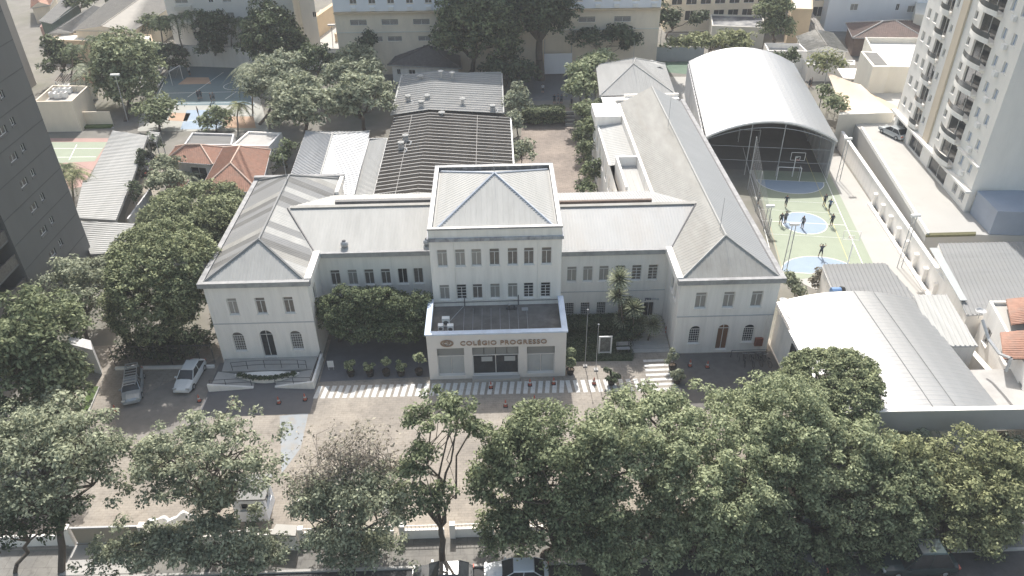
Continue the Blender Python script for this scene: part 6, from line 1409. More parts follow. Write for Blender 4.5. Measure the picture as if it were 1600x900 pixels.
# potted plants before the left range
potm = MB(); potm.lathe((0, 0, 0), [(.28, 0), (.36, .35), (.40, .5), (.40, .56), (.34, .56), (.33, .46)], 12); potm = potm.mesh('pot', mat('dark_pot', (.05, .045, .042), .8, .2, 4))
def potted(label, p, h, leaf, r, seed, dens=900, name='potted_plant', balls=None):
    t = thing(name, label, 'plant', (p[0], p[1], .012), group='potted plants'); link('pot', potm, t, (p[0], p[1], .012))
    rng = np.random.default_rng(seed); part('soil', SOIL, t, lambda mb: mb.disc((p[0], p[1]), .33, .5, 12))
    part('stem', BARK, t, lambda mb: mb.path([(p[0], p[1], .4), (p[0] + .05, p[1], h * .6), (p[0], p[1], h)], .035, .015, 5))
    c = np.array(balls) if balls is not None else np.array([(p[0], p[1], 0)]) + rng.normal(size=(9, 3)) * r * .5 * np.array([1, .8, 1.1]) + np.array([0, 0, h])
    rr = np.full(len(c), r * (.55 if balls is None else 1.0))
    link('foliage', leaf_mesh('foliage', c, rr, dens, (.11 if balls is None else .08), LEAF[leaf], rng, flat=1), t)
for i, (px, py, lb) in enumerate(((549, 587, 'leftmost potted shrub by the crosswalk'), (579, 587, 'second potted shrub by the crosswalk'), (604, 586, 'slim potted shrub in the middle of the row'), (627, 586, 'fourth potted shrub by the crosswalk'), (655, 585, 'tallest potted shrub beside the porch'))):
    p = P(px, py); potted(lb, p, [1.3, 1.0, 1.6, 1.2, 1.8][i], 'lite', [.45, .4, .35, .42, .5][i], 100 + i)
p = P(891, 584); potted('two-ball topiary beside the porch corner', p, 1.9, 'lite', .5, 110, 5000, 'topiary', [(p.x, p.y, 1.35), (p.x, p.y, 2.55)])
p = P(1050, 577); potted('bushy potted shrub at the foot of the stairs', p, 1.5, 'grey', .55, 111)
p = P(1057, 598); potted('potted shrub beside the striped path', p, .9, 'grey', .5, 112)
p = P(955, 600); potted('dark spiky potted plant at the crosswalk edge', p, .9, 'deep', .5, 113)
# flagpoles
for (b, t, lb) in (((914, 572), (919, 485), 'taller white flagpole left of the garden panel'), ((931, 578), (935, 508), 'shorter white flagpole before the garden panel')):
    p = P(*b); h = PY(t[0], t[1], p.y).z; o = thing('flagpole', lb, 'flagpole', p, group='flagpoles')
    part('pole', STEEL, o, lambda mb: mb.tube((p.x, p.y, 0), (p.x, p.y, h), .04, .025, 8)); part('finial', STEEL, o, lambda mb: mb.lathe((p.x, p.y, h + .002), [(.03, 0), (.09, .06), (.09, .1), (.02, .16)], 8)); part('foot', CONC, o, lambda mb: mb.box(p.x - .2, p.x + .2, p.y - .2, p.y + .2, .01, .12))
# garden panel
pb_ = P(944, 553); pnl = thing('garden_mosaic', 'white framed dark mosaic panel standing on the garden bank', 'panel', pb_)
part('frame', WHITEP, pnl, lambda mb: (mb.box(pb_.x - .64, pb_.x - .5, 58.3, 58.4, .1, 2.35), mb.box(pb_.x + .5, pb_.x + .64, 58.3, 58.4, .1, 2.35), mb.box(pb_.x - .5, pb_.x + .5, 58.3, 58.4, 2.21, 2.35), mb.box(pb_.x - .5, pb_.x + .5, 58.3, 58.4, .35, .49)))
part('picture', mat('mosaic_panel', (.17, .175, .165), .6, .6, 5, c2=(.04, .045, .04), c2amt=.8, c2scale=3), pnl, lambda mb: mb.box(pb_.x - .5, pb_.x + .5, 58.33, 58.36, .49, 2.21))
bn = thing('garden_bench', 'grey slatted bench on the garden bank', 'bench', (11.65, 58.6, .15))
for k in range(3): part('seat_slat', STEEL, bn, lambda mb: mb.box(11.0, 12.3, 58.45 + .14 * k, 58.56 + .14 * k, .58, .63))
for k in range(3): part('back_slat', STEEL, bn, lambda mb: mb.box(11.0, 12.3, 58.9, 58.94, .75 + .16 * k, .86 + .16 * k))
for xx in (11.1, 12.15): part('leg', DKSTEEL, bn, lambda mb: (mb.box(xx, xx + .06, 58.45, 58.9, .12, .575), mb.box(xx, xx + .06, 58.9, 58.96, .12, 1.2)))
# white notice stand
p = P(518, 578); ns = thing('notice_stand', 'small white notice stand on the shaded walk', 'sign', p)
part('board', WHITEP, ns, lambda mb: mb.box(p.x - .3, p.x + .3, p.y - .03, p.y + .03, .35, 1.1)); part('leg', STEEL, ns, lambda mb: mb.box(p.x - .25, p.x - .2, p.y - .02, p.y + .02, .01, .35)); part('leg', STEEL, ns, lambda mb: mb.box(p.x + .2, p.x + .25, p.y - .02, p.y + .02, .01, .35))
hb = thing('hydrant_cabinet', 'small reddish brown cabinet on the right wing wall', 'cabinet', (24.55, RY0 - .2, .9))
part('box', mat('cabinet_red', (.27, .09, .06), .6, .1, 3), hb, lambda mb: mb.box(24.2, 24.95, RY0 - .3, RY0 - .055, .85, 1.75)); part('door', mat('cabinet_dark', (.17, .06, .04), .6, .1, 3), hb, lambda mb: mb.box(24.27, 24.88, RY0 - .32, RY0 - .302, .92, 1.68))
# ramp before the left wing
rm_ = thing('wing_ramp', 'grey curved access ramp with white kerb walls before the left wing', 'ramp', (-22.3, 56, 0))
part('platform', CONC, rm_, lambda mb: mb.prism([(-26.6, 57.0), (-18.0, 57.0), (-17.9, 58.85), (-26.8, 58.85)], .012, .42))
mb = MB(); mb.add([(-27.0, 54.8, .5), (-23.2, 55.2, .05), (-23.4, 56.6, .05), (-26.9, 56.9, .5)], [(0, 1, 2, 3)]); mb.build('ramp_slab', CONC, rm_); mb = MB(); mb.add([(-21.3, 55.2, .05), (-17.9, 54.8, .5), (-17.9, 56.9, .5), (-21.2, 56.6, .05)], [(0, 1, 2, 3)]); mb.build('ramp_slab', CONC, rm_)
for (x0, x1) in ((-27.2, -23.2), (-21.2, -17.7)):
    mb = MB(); lo = x0 if x0 < -25 else x1; hi = x1 if x0 < -25 else x0
    mb.add([(lo, 54.6, 0.012), (hi, 54.9, .012), (hi, 54.9, .14), (lo, 54.6, .85), (lo, 54.8, .012), (hi, 55.1, .012), (hi, 55.1, .14), (lo, 54.8, .85)], [(0, 1, 2, 3), (4, 7, 6, 5), (3, 2, 6, 7), (0, 3, 7, 4), (1, 5, 6, 2)]); mb.build('kerb_wall', WALL, rm_)
part('kerb_wall', WALL, rm_, lambda mb: mb.prism([(-17.68, 54.6), (-17.48, 54.6), (-17.35, 58.8), (-17.55, 58.8)], .012, .85))
arcp = [(-25.2 + 6.0 * k / 12, 56.35 - .75 * math.sin(math.pi * k / 12)) for k in range(13)]; arcb = [(-25.2 + 6.0 * k / 12, 56.5 + .25 * math.sin(math.pi * k / 12)) for k in range(13)]
part('planter_wall', WALL, rm_, lambda mb: mb.prism(arcp + arcb[::-1], .012, .5)); 
pl_c = np.array([(a, b + .1, .55) for a, b in arcp[1:-1]]); link('planter_foliage', leaf_mesh('planter_foliage', pl_c, np.full(len(pl_c), .32), 2500, .08, LEAF['deep'], rng), rm_)
def railing(pts, h=.95, z0=.42):
    for i in range(len(pts)): part('rail_post', DKSTEEL, rm_, lambda mb: mb.tube((*pts[i], z0), (*pts[i], z0 + h), .03, .03, 5))
    for hh in (.45, h): part('rail', DKSTEEL, rm_, lambda mb: mb.path([(*q, z0 + hh) for q in pts], .025, .025, 5))
railing([(-25.6, 57.1), (-24.2, 57.25), (-22.6, 57.35), (-21, 57.3), (-19.4, 57.25), (-18.6, 57.1)]); railing([(-27.0, 54.85), (-25.6, 54.9), (-23.3, 55.0)], .9, .3); railing([(-21.1, 55.0), (-19.4, 54.9), (-17.75, 54.85), (-17.6, 56.6), (-17.5, 58.7)], .9, .3)
# bicycles at the rack in the right yard
bk_ = thing('bicycle_rack', 'dark bicycle rack rail by the right wing wall', 'rack', (23.6, 57.2, 0))
part('rail', DKSTEEL, bk_, lambda mb: mb.path([(21.9, 57.6, .012), (21.9, 57.6, .8), (25.3, 57.6, .8), (25.3, 57.6, .012)], .03, .03, 5)); part('hoop', DKSTEEL, bk_, lambda mb: [mb.path([(22.5 + k * .8, 57.5, .012), (22.5 + k * .8, 57.5, .6), (22.5 + k * .8, 56.9, .6), (22.5 + k * .8, 56.9, .012)], .02, .02, 4) for k in range(4)])
def bicycle(label, x, y, rz):
    t = thing('bicycle', label, 'bicycle', (x, y, .012), rz, group='parked bicycles')
    def put(nm, m, fn): mb = MB(); fn(mb); return link(nm, mb.mesh(nm, m), t, local=True)
    for xx in (-.5, .5): put('wheel', BLACK, lambda mb: mb.path([(xx + .32 * math.cos(2 * math.pi * k / 16), 0, .34 + .32 * math.sin(2 * math.pi * k / 16)) for k in range(17)], .022, .022, 5))
    put('frame', DKSTEEL, lambda mb: [mb.tube(a, b, .02, .02, 5) for a, b in (((-.5, 0, .34), (-.1, 0, .32)), ((-.1, 0, .32), (-.2, 0, .85)), ((-.2, 0, .72), (.35, 0, .78)), ((-.1, 0, .32), (.35, 0, .72)), ((.5, 0, .34), (.33, 0, .95)), ((-.5, 0, .34), (-.2, 0, .72)))])
    put('saddle', BLACK, lambda mb: mb.box(-.33, -.08, -.06, .06, .85, .9)); put('handlebar', STEEL, lambda mb: mb.tube((.33, -.25, .97), (.33, .25, .97), .018, .018, 5))
for k, (x, y, lb) in enumerate(((22.9, 56.6, 'leftmost bicycle at the rack'), (23.6, 56.5, 'second bicycle at the rack'), (24.3, 56.6, 'third bicycle at the rack'), (25.0, 56.4, 'rightmost bicycle at the rack'))): bicycle(lb, x, y, R_(80 + 9 * k))
# parking fence, gate pier, street wall
pf = thing('parking_fence', 'dark mesh fence with white base kerb behind the parked cars', 'fence', P(260, 575))
a, b = P(182, 576), P(336, 573); u, L = unit(a, b)
part('base_kerb', WALL, pf, lambda mb: mb.obox(a, u, L, 0, .25, .012, .28))
for k in range(8): part('post', DKSTEEL, pf, lambda mb: mb.tube((a.x + u[0] * L * k / 7, a.y + .12, .28), (a.x + u[0] * L * k / 7, a.y + .12, 2.6), .04, .04, 5))
part('top_rail', DKSTEEL, pf, lambda mb: mb.tube((a.x, a.y + .12, 2.55), (b.x, b.y + .12, 2.55), .035, .035, 5))
part('mesh_wires', DKSTEEL, pf, lambda mb: [mb.tube((a.x + u[0] * L * k / 90, a.y + .12, .28), (a.x + u[0] * L * k / 90, a.y + .12, 2.52), .012, .012, 3, False) for k in range(91)])
gp = thing('gate_pier', 'leaning white rendered gate pier at the parking corner', 'wall', P(152, 580))
part('pier', WALLD, gp, lambda mb: mb.prism([P(122, 575), P(160, 585), P(157, 570), P(125, 562)], 0, 3.0))
part('wood_panel', mat('panel_brown', (.11, .085, .065), .9, .2, 2), gp, lambda mb: mb.prism([P(118, 600), P(140, 568), P(143, 570), P(121, 603)], 0, 2.2))
lw_ = thing('side_lawn_kerb', 'narrow grass strip with kerb beside the parking', 'lawn', P(137, 630))
part('turf', GRASSM, lw_, lambda mb: mb.prism([P(124, 645), P(137, 645), P(155, 605), P(140, 605)], 0, .12)); part('kerb', CONC, lw_, lambda mb: mb.prism([P(137.3, 645), P(140, 645), P(157, 605), P(155.3, 605)], 0, .15))
sw = thing('street_wall', 'low white street wall with piers behind the sidewalk trees', 'wall', (0, 37.7, 0))
x = -26.6; k = 0
while x < 26:
    part('wall_panel', WALL, sw, lambda mb: mb.box(x + .42, x + 3.3, 37.55, 37.75, 0, .95)); part('pier', WALL, sw, lambda mb: mb.box(x - .0, x + .415, 37.45, 37.85, 0, 1.5)); part('railing', WHITEP, sw, lambda mb: [mb.box(x + .6 + j * .3, x + .63 + j * .3, 37.63, 37.66, .95, 1.35) for j in range(9)] + [mb.box(x + .42, x + 3.3, 37.62, 37.67, 1.352, 1.39)])
    x += 3.72; k += 1
part('wall_panel', WALL, sw, lambda mb: mb.box(-60, -32.3, 37.9, 38.1, 0, 1.1))
gt = thing('driveway_gate', 'tan sliding gate across the driveway at lower left', 'gate', (-29.5, 38, 0))
part('gate_leaf', mat('gate_tan', (.36, .32, .26), .85, .1, 3, (6, 6, 6)), gt, lambda mb: mb.box(-32.0, -27.2, 38.0, 38.08, .1, 1.7)); part('gate_frame', STEEL, gt, lambda mb: (mb.box(-32.1, -27.1, 37.97, 38.11, 1.702, 1.8), mb.box(-32.1, -27.1, 37.97, 38.11, .0, .098))); part('gate_pier', WALL, gt, lambda mb: mb.box(-27.08, -26.65, 37.8, 38.3, 0, 1.9)); part('gate_pier', WALL, gt, lambda mb: mb.box(-32.6, -32.15, 37.8, 38.3, 0, 1.9))
struct(sheet('drive_crossing', CONC, [(-32.2, 35.3), (-27, 35.3), (-27, 37.9), (-32.2, 37.9)], .01))
gh = building('gatehouse', 'small grey gatehouse with flat roof among the foreground trees', 'gatehouse', [(-20.6, 39.6), (-18.2, 39.6), (-18.2, 41.6), (-20.6, 41.6)], 2.6, WBLUE, METALG, parapet=.0, over=.25, wins={0: [((.5, 1.7, 1.2, 2.0), GLASSD)], 1: [((.4, 1.5, 1.1, 2.0), GLASSD)]})
kb2 = building('street_kiosk', 'white roofed meter kiosk on the sidewalk below the brownish tree', 'kiosk', [P(433, 858), P(466, 860), P(468, 848), P(440, 846)], 1.7, WALL, CONCL, parapet=.0, over=.12)
# ---------------------------------------------------------------- court equipment
def goal(label, c, f, parent=None):
    t = thing('football_goal', label, 'goal', (*CP(*c), 0), group='court goals')
    part('frame', WHITEP, t, lambda mb: mb.path([(*CP(c[0] - 1.5, c[1]), .02), (*CP(c[0] - 1.5, c[1]), 2.0), (*CP(c[0] + 1.5, c[1]), 2.0), (*CP(c[0] + 1.5, c[1]), .02)], .05, .05, 6))
    part('stay', STEEL, t, lambda mb: [mb.path([(*CP(c[0] + s, c[1]), 2.0), (*CP(c[0] + s, c[1] + f * .9), 1.9), (*CP(c[0] + s, c[1] + f * 1.1), .02)], .03, .03, 5) for s in (-1.5, 1.5)])
def hoop(label, c, f):
    t = thing('basketball_hoop', label, 'hoop', (*CP(*c), 0), group='basketball hoops')
    part('post', WHITEP, t, lambda mb: mb.path([(*CP(c[0], c[1]), .02), (*CP(c[0], c[1]), 2.9), (*CP(c[0], c[1] - f * 1.0), 3.3)], .07, .06, 6))
    part('backboard', WHITEP, t, lambda mb: [mb.tube((*CP(c[0] + a, c[1] - f), z0_), (*CP(c[0] + b, c[1] - f), z1_), .03, .03, 4) for a, z0_, b, z1_ in ((-.9, 2.9, .9, 2.9), (-.9, 4.0, .9, 4.0), (-.9, 2.9, -.9, 4.0), (.9, 2.9, .9, 4.0), (-.3, 3.0, .3, 3.0), (-.3, 3.45, .3, 3.45), (-.3, 3, -.3, 3.45), (.3, 3, .3, 3.45))])
    part('rim', ORANGE, t, lambda mb: mb.path([(*CP(c[0] + .23 * math.cos(q_), c[1] - f * 1.25 + .23 * math.sin(q_)), 3.05) for q_ in [2 * math.pi * k / 12 for k in range(13)]], .02, .02, 5))
goal('white goal frame in the hall shadow', (-.2, 11.6), 1); hoop('basketball hoop above the shaded goal', (.6, 13.0), 1); hoop('near basketball hoop at the blue goal area', (3.1, -9.6), -1); goal('far goal frame inside the open hall', (-4, 24), 1)
def mast(label, b, h, lights=True):
    p = P(*b); t = thing('floodlight_mast', label, 'light mast', p, group='court floodlight masts')
    part('pole', STEEL, t, lambda mb: (mb.tube((p.x - .25, p.y, 0), (p.x - .2, p.y, h), .05), mb.tube((p.x + .25, p.y, 0), (p.x + .2, p.y, h), .05)) and [mb.tube((p.x - .24, p.y, z), (p.x + .24, p.y, z + .5), .02, .02, 4) for z in np.arange(.5, h - .6, 1.0)])
    part('lamp', WHITEP, t, lambda mb: mb.box(p.x - .5, p.x + .5, p.y - .15, p.y + .15, h, h + .28))
mast('floodlight mast at the near left court corner', (1225, 425), 6.0); mast('floodlight mast right of the court by the wall', (1405, 418), 6.5); mast('floodlight mast at the far right of the court', (1309, 283), 6.0); mast('floodlight mast at the left court side', (1196, 360), 3.2)
# tall net between right wing and court
nn_ = thing('court_net', 'tall grey safety net with posts along the left court side', 'net', P(1165, 290))
npts = [P(1168, 296), P(1180, 330), P(1200, 370)]; nh = [7.5, 5.5, 2.5]
for p, h in zip(npts, nh): part('post', STEEL, nn_, lambda mb: mb.tube((p.x, p.y, 0), (p.x, p.y, h), .06))
wires = MB()
for i in range(2):
    for k in range(11): wires.tube((npts[i].x, npts[i].y, nh[i] * k / 10), (npts[i + 1].x, npts[i + 1].y, nh[i + 1] * k / 10), .014, .014, 3, False)
    for k in range(14):
        f = k / 14; q = npts[i].lerp(npts[i + 1], f); wires.tube((q.x, q.y, 0), (q.x, q.y, nh[i] + (nh[i + 1] - nh[i]) * f), .014, .014, 3, False)
wires.build('mesh_wires', STEEL, nn_)
# ---------------------------------------------------------------- far court furniture
fg_ = thing('far_goal', 'white goal frame on the far teal court', 'goal', P(277, 128))
a, b = P(270, 134), P(286, 124); part('frame', WHITEP, fg_, lambda mb: mb.path([a, a + Vector((0, 0, 2.6)), b + Vector((0, 0, 2.6)), b], .07, .07, 5)); part('stay', STEEL, fg_, lambda mb: [mb.tube(q + Vector((0, 0, 2.6)), q + Vector((-1.6, .3, 0)), .04, .04, 4) for q in (a, b)])
blc = thing('bleachers', 'grey stepped bleachers beside the far teal court', 'bleachers', P(248, 135))
for k in range(5):
    a, b = P(238 - k * 1.5, 148), P(262 - k * 1.5, 112); d = Vector((-.7, 0, 0)) * k
    part('bench_row', STEEL, blc, lambda mb: mb.prism([(a.x + d.x, a.y), (a.x + d.x + .5, a.y), (b.x + d.x + .5, b.y), (b.x + d.x, b.y)], .3 + k * .4, .4 + k * .4))
    part('row_leg', STEEL, blc, lambda mb: mb.box(a.x + d.x, a.x + d.x + .1, a.y, a.y + .1, 0, .3 + k * .4))
for b, t_, lb in (((522, 100), (518, 40), 'lamp post before the hotel drive'), ((200, 190), (180, 118), 'leaning floodlight pole beside the light green tree')):
    p = P(*b); top = PY(t_[0], t_[1], p.y); o = thing('lamp_post', lb, 'lamp post', p, group='lamp posts')
    part('pole', STEEL, o, lambda mb: mb.tube(p, top, .09, .06, 6)); part('lamp_head', WHITEP, o, lambda mb: mb.box(top.x - .7, top.x + .7, top.y - .2, top.y + .2, top.z, top.z + .25))
# ================================================================ cars
def car_meshes(L=4.3, W=1.72, H=1.42, pickup=False):
    secs = [(-.5, .32, .55, .72), (-.485, .30, .80, .86), (-.40, .28, .86, .95), (-.30, .26, .9, 1.0), (0, .25, .9, 1.0), (.22, .26, .88, 1.0), (.36, .28, .80, .97), (.46, .30, .70, .90), (.5, .36, .55, .74)]
    b = MB(); rings = []
    for (t, lo, hi, w) in secs:
        y = t * L; hw = W / 2 * w
        rings.append([(-hw, y, lo), (-hw * 1.0, y, (lo + hi) / 2), (-hw * .93, y, hi - .03), (-hw * .5, y, hi + .03), (hw * .5, y, hi + .03), (hw * .93, y, hi - .03), (hw, y, (lo + hi) / 2), (hw, y, lo)])
    n = 8; vs = [p for r in rings for p in r]; fs = []
    for i in range(len(rings) - 1):
        for j in range(n): fs.append((i * n + j, i * n + (j + 1) % n, (i + 1) * n + (j + 1) % n, (i + 1) * n + j))
    fs += [tuple(range(n)), tuple(range((len(rings) - 1) * n, len(rings) * n))[::-1]]
    b.add(vs, fs)
    # cabin: glass band and roof
    y0, y1, y2, y3 = (-.42, -.27, .06, .24) if not pickup else (-.08, -.03, .14, .26)
    g = MB(); hw, hr = W / 2 * .90, W / 2 * .72; z0, z1 = .88, H - .04
    base = [(-hw, y0 * L, z0), (hw, y0 * L, z0), (hw, y3 * L, z0), (-hw, y3 * L, z0)]; top = [(-hr, y1 * L, z1), (hr, y1 * L, z1), (hr, y2 * L, z1), (-hr, y2 * L, z1)]
    g.add(base + top, [(0, 1, 5, 4), (1, 2, 6, 5), (2, 3, 7, 6), (3, 0, 4, 7)])
    r = MB(); r.add([(x, y, z) for x, y, z in top] + [(x * .86, y * .94, H + .03) for x, y, z in top], [(0, 1, 5, 4), (1, 2, 6, 5), (2, 3, 7, 6), (3, 0, 4, 7), (4, 5, 6, 7)])
    for a, c in ((0, 0), (1, 1), (2, 2), (3, 3)): r.tube(base[a], top[c], .04, .035, 4)
    for s in (-1, 1): r.tube((s * hw * .995, (y0 + y3) / 2 * L, z0), (s * hr * 1.02, (y1 + y2) / 2 * L, z1), .035, .03, 4)
    return b, g, r
def car(label, p, rz, paint, pickup=False, cat='car', L=4.3, W=1.72, H=1.42, name='parked_car'):
    t = thing(name, label, cat, p, rz, group='cars'); b, g, r = car_meshes(L, W, H, pickup)
    body = link('body', b.mesh('body', paint, False), t, local=True); link('windows', g.mesh('windows', GLASSD), t, local=True); link('roof', r.mesh('roof', paint), t, local=True)
    for sx in (-1, 1):
        for y in (-.31, .31):
            w = MB(); w.tube((sx * (W / 2 - .2), y * L, .31), (sx * (W / 2 + .01), y * L, .31), .31, .31, 16); wo = link('wheel', w.mesh('wheel', BLACK), t, local=True)
            h = MB(); h.tube((sx * (W / 2 + .012), y * L, .31), (sx * (W / 2 + .02), y * L, .31), .18, .17, 10); link('hubcap', h.mesh('hubcap', STEEL), wo, local=True)
        hl_ = MB(); hl_.box(sx * W * .36 - .17, sx * W * .36 + .17, L * .475, L * .502, .58, .72); link('headlight', hl_.mesh('headlight', GLASSP), t, local=True)
        tl = MB(); tl.box(sx * W * .36 - .15, sx * W * .36 + .15, -L * .504, -L * .48, .62, .78); link('tail_light', tl.mesh('tail_light', ORANGE), t, local=True)
        mi = MB(); mi.box(sx * W * .5 - .02, sx * W * .5 + .14 * sx + .02, .17 * L, .2 * L, .9, 1.02); link('wing_mirror', mi.mesh('wing_mirror', paint), t, local=True)
    bp = MB(); bp.box(-W * .42, W * .42, L * .49, L * .515, .32, .52); link('bumper', bp.mesh('bumper', paint), t, local=True)
    if pickup:
        bd = MB(); bd.box(-W * .4, W * .4, -L * .47, -L * .1, .93, .97); link('load_bed', bd.mesh('load_bed', CARD), t, local=True)
        rk = MB()
        for k in range(9): y = -L * .46 + k * L * .085; rk.box(-.55, .55, y, y + .09, 1.50, 1.55)
        for s in (-.55, .5): rk.box(s, s + .06, -L * .47, L * .26, 1.45, 1.495)
        for s in (-.55, .5):
            for y in (-.46, -.12): rk.box(s, s + .05, y * L, y * L + .05, .97, 1.45)
        link('ladder_rack', rk.mesh('ladder_rack', STEEL), t, local=True)
    return t
p = P(299, 593); car('white sedan parked by the parking fence', (p.x, p.y, .012), R_(176), CARW)
p = P(210, 609); car('silver bonneted pickup with a dark ladder rack', (p.x, p.y, .012), R_(197), CARS, pickup=True, cat='pickup', L=4.6)
p = P(845, 902); car('white car at the street kerb below the trees', (.6, 34.1, -.148), R_(90), CARW, L=4.5)
car('dark car at the kerb left of the white street car', (-4.6, 34.0, -.148), R_(90), CARD)
car('dark green car at the kerb under the right trees', (29.0, 34.0, -.148), R_(90), mat('car_green', (.03, .05, .052), .3, .05, 2, spec=.6), L=5.4, H=2.2, W=1.9)
car('dark van at the kerb below the billowing tree', (20.0, 34.0, -.148), R_(90), CARD, L=4.8, H=1.7)
p = P(1395, 212, 3.5); car('silver car under the balcony tower', (p.x, p.y, 3.51), R_(20), CARS)
for i, (a, b) in enumerate(((225, 252), (221, 262), (217, 272))): p = P(a, b); car(['farthest dark car beside the carport', 'middle pale car beside the carport', 'nearest dark car beside the carport'][i], (p.x, p.y, .012), R_(70), [CARD, CARS, CARD][i], L=3.8)
# heap of white sacks/parked motorbike cover among the trees
for i, (a, b, w) in enumerate(((250, 822, 1.2), (280, 818, 1.6), (470, 790, 1.5), (605, 792, 1.4))):
    p = P(a, b); c = np.array(p); rg = random.Random(200 + i)
    t = thing('covered_motorcycle', ['white covered motorcycle left of the gate trees', 'second white covered motorcycle behind the street wall', 'white covered motorcycle right of the gatehouse', 'white covered motorcycle under the feathery tree'][i], 'motorcycle', p, R_(30 * i), group='covered motorcycles')
    mb = MB()
    prof = [(-.95, .35, .18), (-.7, .75, .26), (-.3, .8, .3), (0, .78, .28), (.35, 1.0, .3), (.6, 1.05, .36), (.8, .7, .24), (1.0, .4, .14)]
    vs = []; 
    for (x, h, w_) in prof: vs += [(x, -w_ * 1.25, .05), (x, -w_, h * .6), (x, -w_ * .4, h), (x, w_ * .4, h), (x, w_, h * .6), (x, w_ * 1.25, .05)]
    fs = [(k * 6 + j, k * 6 + j + 1, (k + 1) * 6 + j + 1, (k + 1) * 6 + j) for k in range(len(prof) - 1) for j in range(5)] + [tuple(range(6)), tuple(range(len(vs) - 6, len(vs)))[::-1]]
    mb.add(vs, fs); link('cover', mb.mesh('cover', WHITEP), t, local=True)
    for x in (-.65, .7): w_ = MB(); w_.tube((x, -.07, .3), (x, .07, .3), .29, .29, 12); link('wheel', w_.mesh('wheel', BLACK), t, local=True)
# ================================================================ people
def body_mesh(pose):
    J = dict(pel=(0, 0, .93), chest=(0, .02, 1.30), neck=(0, .02, 1.48), head=(0, .04, 1.60), top=(0, .03, 1.72))
    k1, k2, f1, f2, e1, e2, h1, h2 = pose
    J.update(hl=(-.10, 0, .88), kl=k1, al=f1, tl=(f1[0], f1[1] + .17, f1[2] - .05), hr=(.10, 0, .88), kr=k2, ar=f2, tr=(f2[0], f2[1] + .17, f2[2] - .05), sl=(-.19, .02, 1.40), el=e1, wl=h1, sr=(.19, .02, 1.40), er=e2, wr=h2)
    J['gl'] = tuple(np.array(h1) + (np.array(h1) - np.array(e1)) * .35); J['gr'] = tuple(np.array(h2) + (np.array(h2) - np.array(e2)) * .35)
    Rr = dict(pel=(.15, .11), chest=(.17, .12), neck=(.055, .055), head=(.095, .11), top=(.06, .07), hl=(.10, .10), kl=(.065, .065), al=(.045, .045), tl=(.04, .03), hr=(.10, .10), kr=(.065, .065), ar=(.045, .045), tr=(.04, .03), sl=(.07, .07), el=(.045, .045), wl=(.032, .032), gl=(.035, .025), sr=(.07, .07), er=(.045, .045), wr=(.032, .032), gr=(.035, .025))
    E_ = [('pel', 'chest'), ('chest', 'neck'), ('neck', 'head'), ('head', 'top'), ('pel', 'hl'), ('hl', 'kl'), ('kl', 'al'), ('al', 'tl'), ('pel', 'hr'), ('hr', 'kr'), ('kr', 'ar'), ('ar', 'tr'), ('chest', 'sl'), ('sl', 'el'), ('el', 'wl'), ('wl', 'gl'), ('chest', 'sr'), ('sr', 'er'), ('er', 'wr'), ('wr', 'gr')]
    ks = list(J); me = bpy.data.meshes.new('sk'); me.from_pydata([J[k] for k in ks], [(ks.index(a), ks.index(b)) for a, b in E_], [])
    o = bpy.data.objects.new('sk', me); C.objects.link(o); md = o.modifiers.new('s', 'SKIN')
    for i, k in enumerate(ks): me.skin_vertices[0].data[i].radius = Rr[k]; me.skin_vertices[0].data[i].use_root = (k == 'pel')
    sb = o.modifiers.new('b', 'SUBSURF'); sb.levels = 1
    dg = bpy.context.evaluated_depsgraph_get(); out = bpy.data.meshes.new_from_object(o.evaluated_get(dg)); bpy.data.objects.remove(o)
    return out
POSES = {
 'stand': ((-.11, .02, .48), (.12, .03, .48), (-.12, -.02, .07), (.14, -.02, .07), (-.27, -.02, 1.14), (.27, -.02, 1.14), (-.28, .1, .92), (.28, .1, .92)),
 'run': ((-.10, .28, .56), (.11, .02, .50), (-.10, .12, .17), (.12, -.28, .16), (-.28, -.14, 1.18), (.27, .12, 1.16), (-.26, .06, 1.06), (.2, .30, 1.24)),
 'arms': ((-.15, .05, .49), (.16, .0, .49), (-.2, -.02, .07), (.2, -.04, .07), (-.36, .06, 1.52), (.36, .06, 1.52), (-.24, .1, 1.76), (.24, .1, 1.76)),
}
PM = {}
def person(label, p, rz, pose='stand', shirt=SHIRT, shorts=SHORTS, z=.02, group='players on the court', sc=1.0):
    key = (pose, shirt.name, shorts.name)
    if key not in PM:
        me = body_mesh(POSES[pose]); 
        for m in (SKIN, shirt, shorts, HAIR): me.materials.append(m)
        for f in me.polygons:
            c = f.center; far_ = abs(c.x) > .26
            f.material_index = 3 if c.z > 1.64 and not far_ else (0 if c.z > 1.47 and not far_ else (1 if c.z > .95 and abs(c.x) < .27 and c.z < 1.47 else (2 if .5 < c.z <= .95 and abs(c.x) < .24 else (0 if c.z > .1 else 3))))
            f.use_smooth = True
        PM[key] = me
    o = link('person', PM[key], None, (p[0], p[1], z), rz); o.scale = (sc,) * 3
    hm = MB(); 
    return tag(o, label, 'person', group)
BLUES = mat('shirt_blue', (.10, .15, .24), .8, .1, 5); GREYS = mat('shirt_grey', (.14, .15, .16), .8, .1, 5); WHITES = mat('shirt_white', (.5, .5, .5), .8, .1, 5)
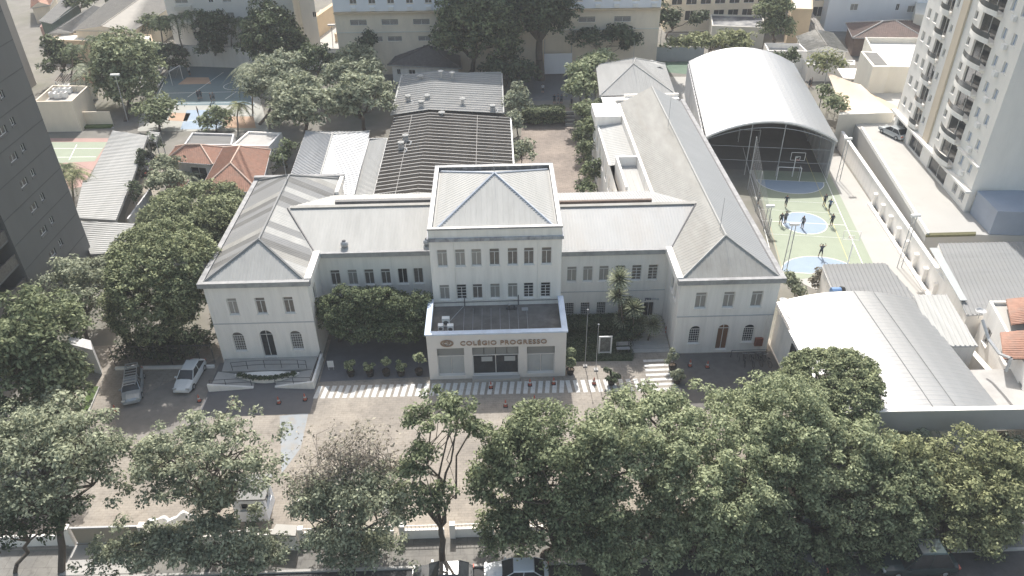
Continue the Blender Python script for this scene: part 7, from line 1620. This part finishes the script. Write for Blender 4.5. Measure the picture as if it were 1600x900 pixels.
for (px, py, rz, ps, sh_, lb) in ((1227, 324, 2.6, 'run', SHIRT, 'dark clothed player nearest the hall shadow at left'), (1287, 322, 3.4, 'stand', SHIRT, 'player at the top right of the court in dark kit'), (1295, 330, 2.2, 'run', BLUES, 'running player in blue shirt at the right court side'), (1219, 352, 3.0, 'stand', SHIRT, 'left player of the pair beside the centre circle'), (1226, 350, .4, 'stand', GREYS, 'right player of the pair beside the centre circle'), (1253, 357, 2.0, 'stand', GREYS, 'player standing inside the blue centre circle'), (1298, 354, .2, 'stand', SHIRT, 'player at the right edge of the centre circle'), (1281, 402, 3.14, 'arms', SHIRT, 'player with raised arms at the near goal area'), (1184, 320, 1.0, 'stand', GREYS, 'person by the court sideline near the wing')):
    person(lb, P(px, py), rz, ps, sh_, sc=1.04)
for (px, py, rz, lb, sh_) in ((866, 163, 0, 'left person of the group in the shaded back yard', SHIRT), (872, 162, 1.5, 'middle person of the group in the shaded back yard', SHIRT), (877, 163, 3, 'right person of the group in the shaded back yard', GREYS), (848, 146, 3, 'person in pale clothes standing in the back yard', WHITES), (893, 168, 2, 'person at the top of the courtyard steps', SHIRT), (311, 156, 1, 'left person on the far teal court', SHIRT), (315, 155, 3, 'person in green beside the far court line', SHIRT), (331, 160, 2, 'person standing where the far court turns sunny', SHIRT), (335, 159, .5, 'person right of the far court line', GREYS), (311, 182, 2, 'person on the sunlit part of the far court', SHIRT), (1264, 138, 2, 'left person beside the arched hall wall', SHIRT), (1267, 136, 1, 'right person beside the arched hall wall', GREYS), (297, 118, 1, 'person in white on the far teal court', WHITES)):
    person(lb, P(px, py), rz, 'stand', sh_, group='people in the back yards')

# ================================================================ air
hz = MB(); hz.box(-420, 420, -60, 470, -1.2, 49.5)
hm = bpy.data.materials.new('thin_haze'); hm.use_nodes = True; ht = hm.node_tree
ht.nodes.remove(ht.nodes['Principled BSDF'])
pv_ = ht.nodes.new('ShaderNodeVolumePrincipled'); pv_.inputs['Density'].default_value = .00045; pv_.inputs['Color'].default_value = (.93, .95, 1, 1)
ht.links.new(pv_.outputs[0], ht.nodes['Material Output'].inputs['Volume'])
tag(hz.build('haze', hm), 'thin pale haze over the whole neighbourhood', 'haze', kind='stuff')
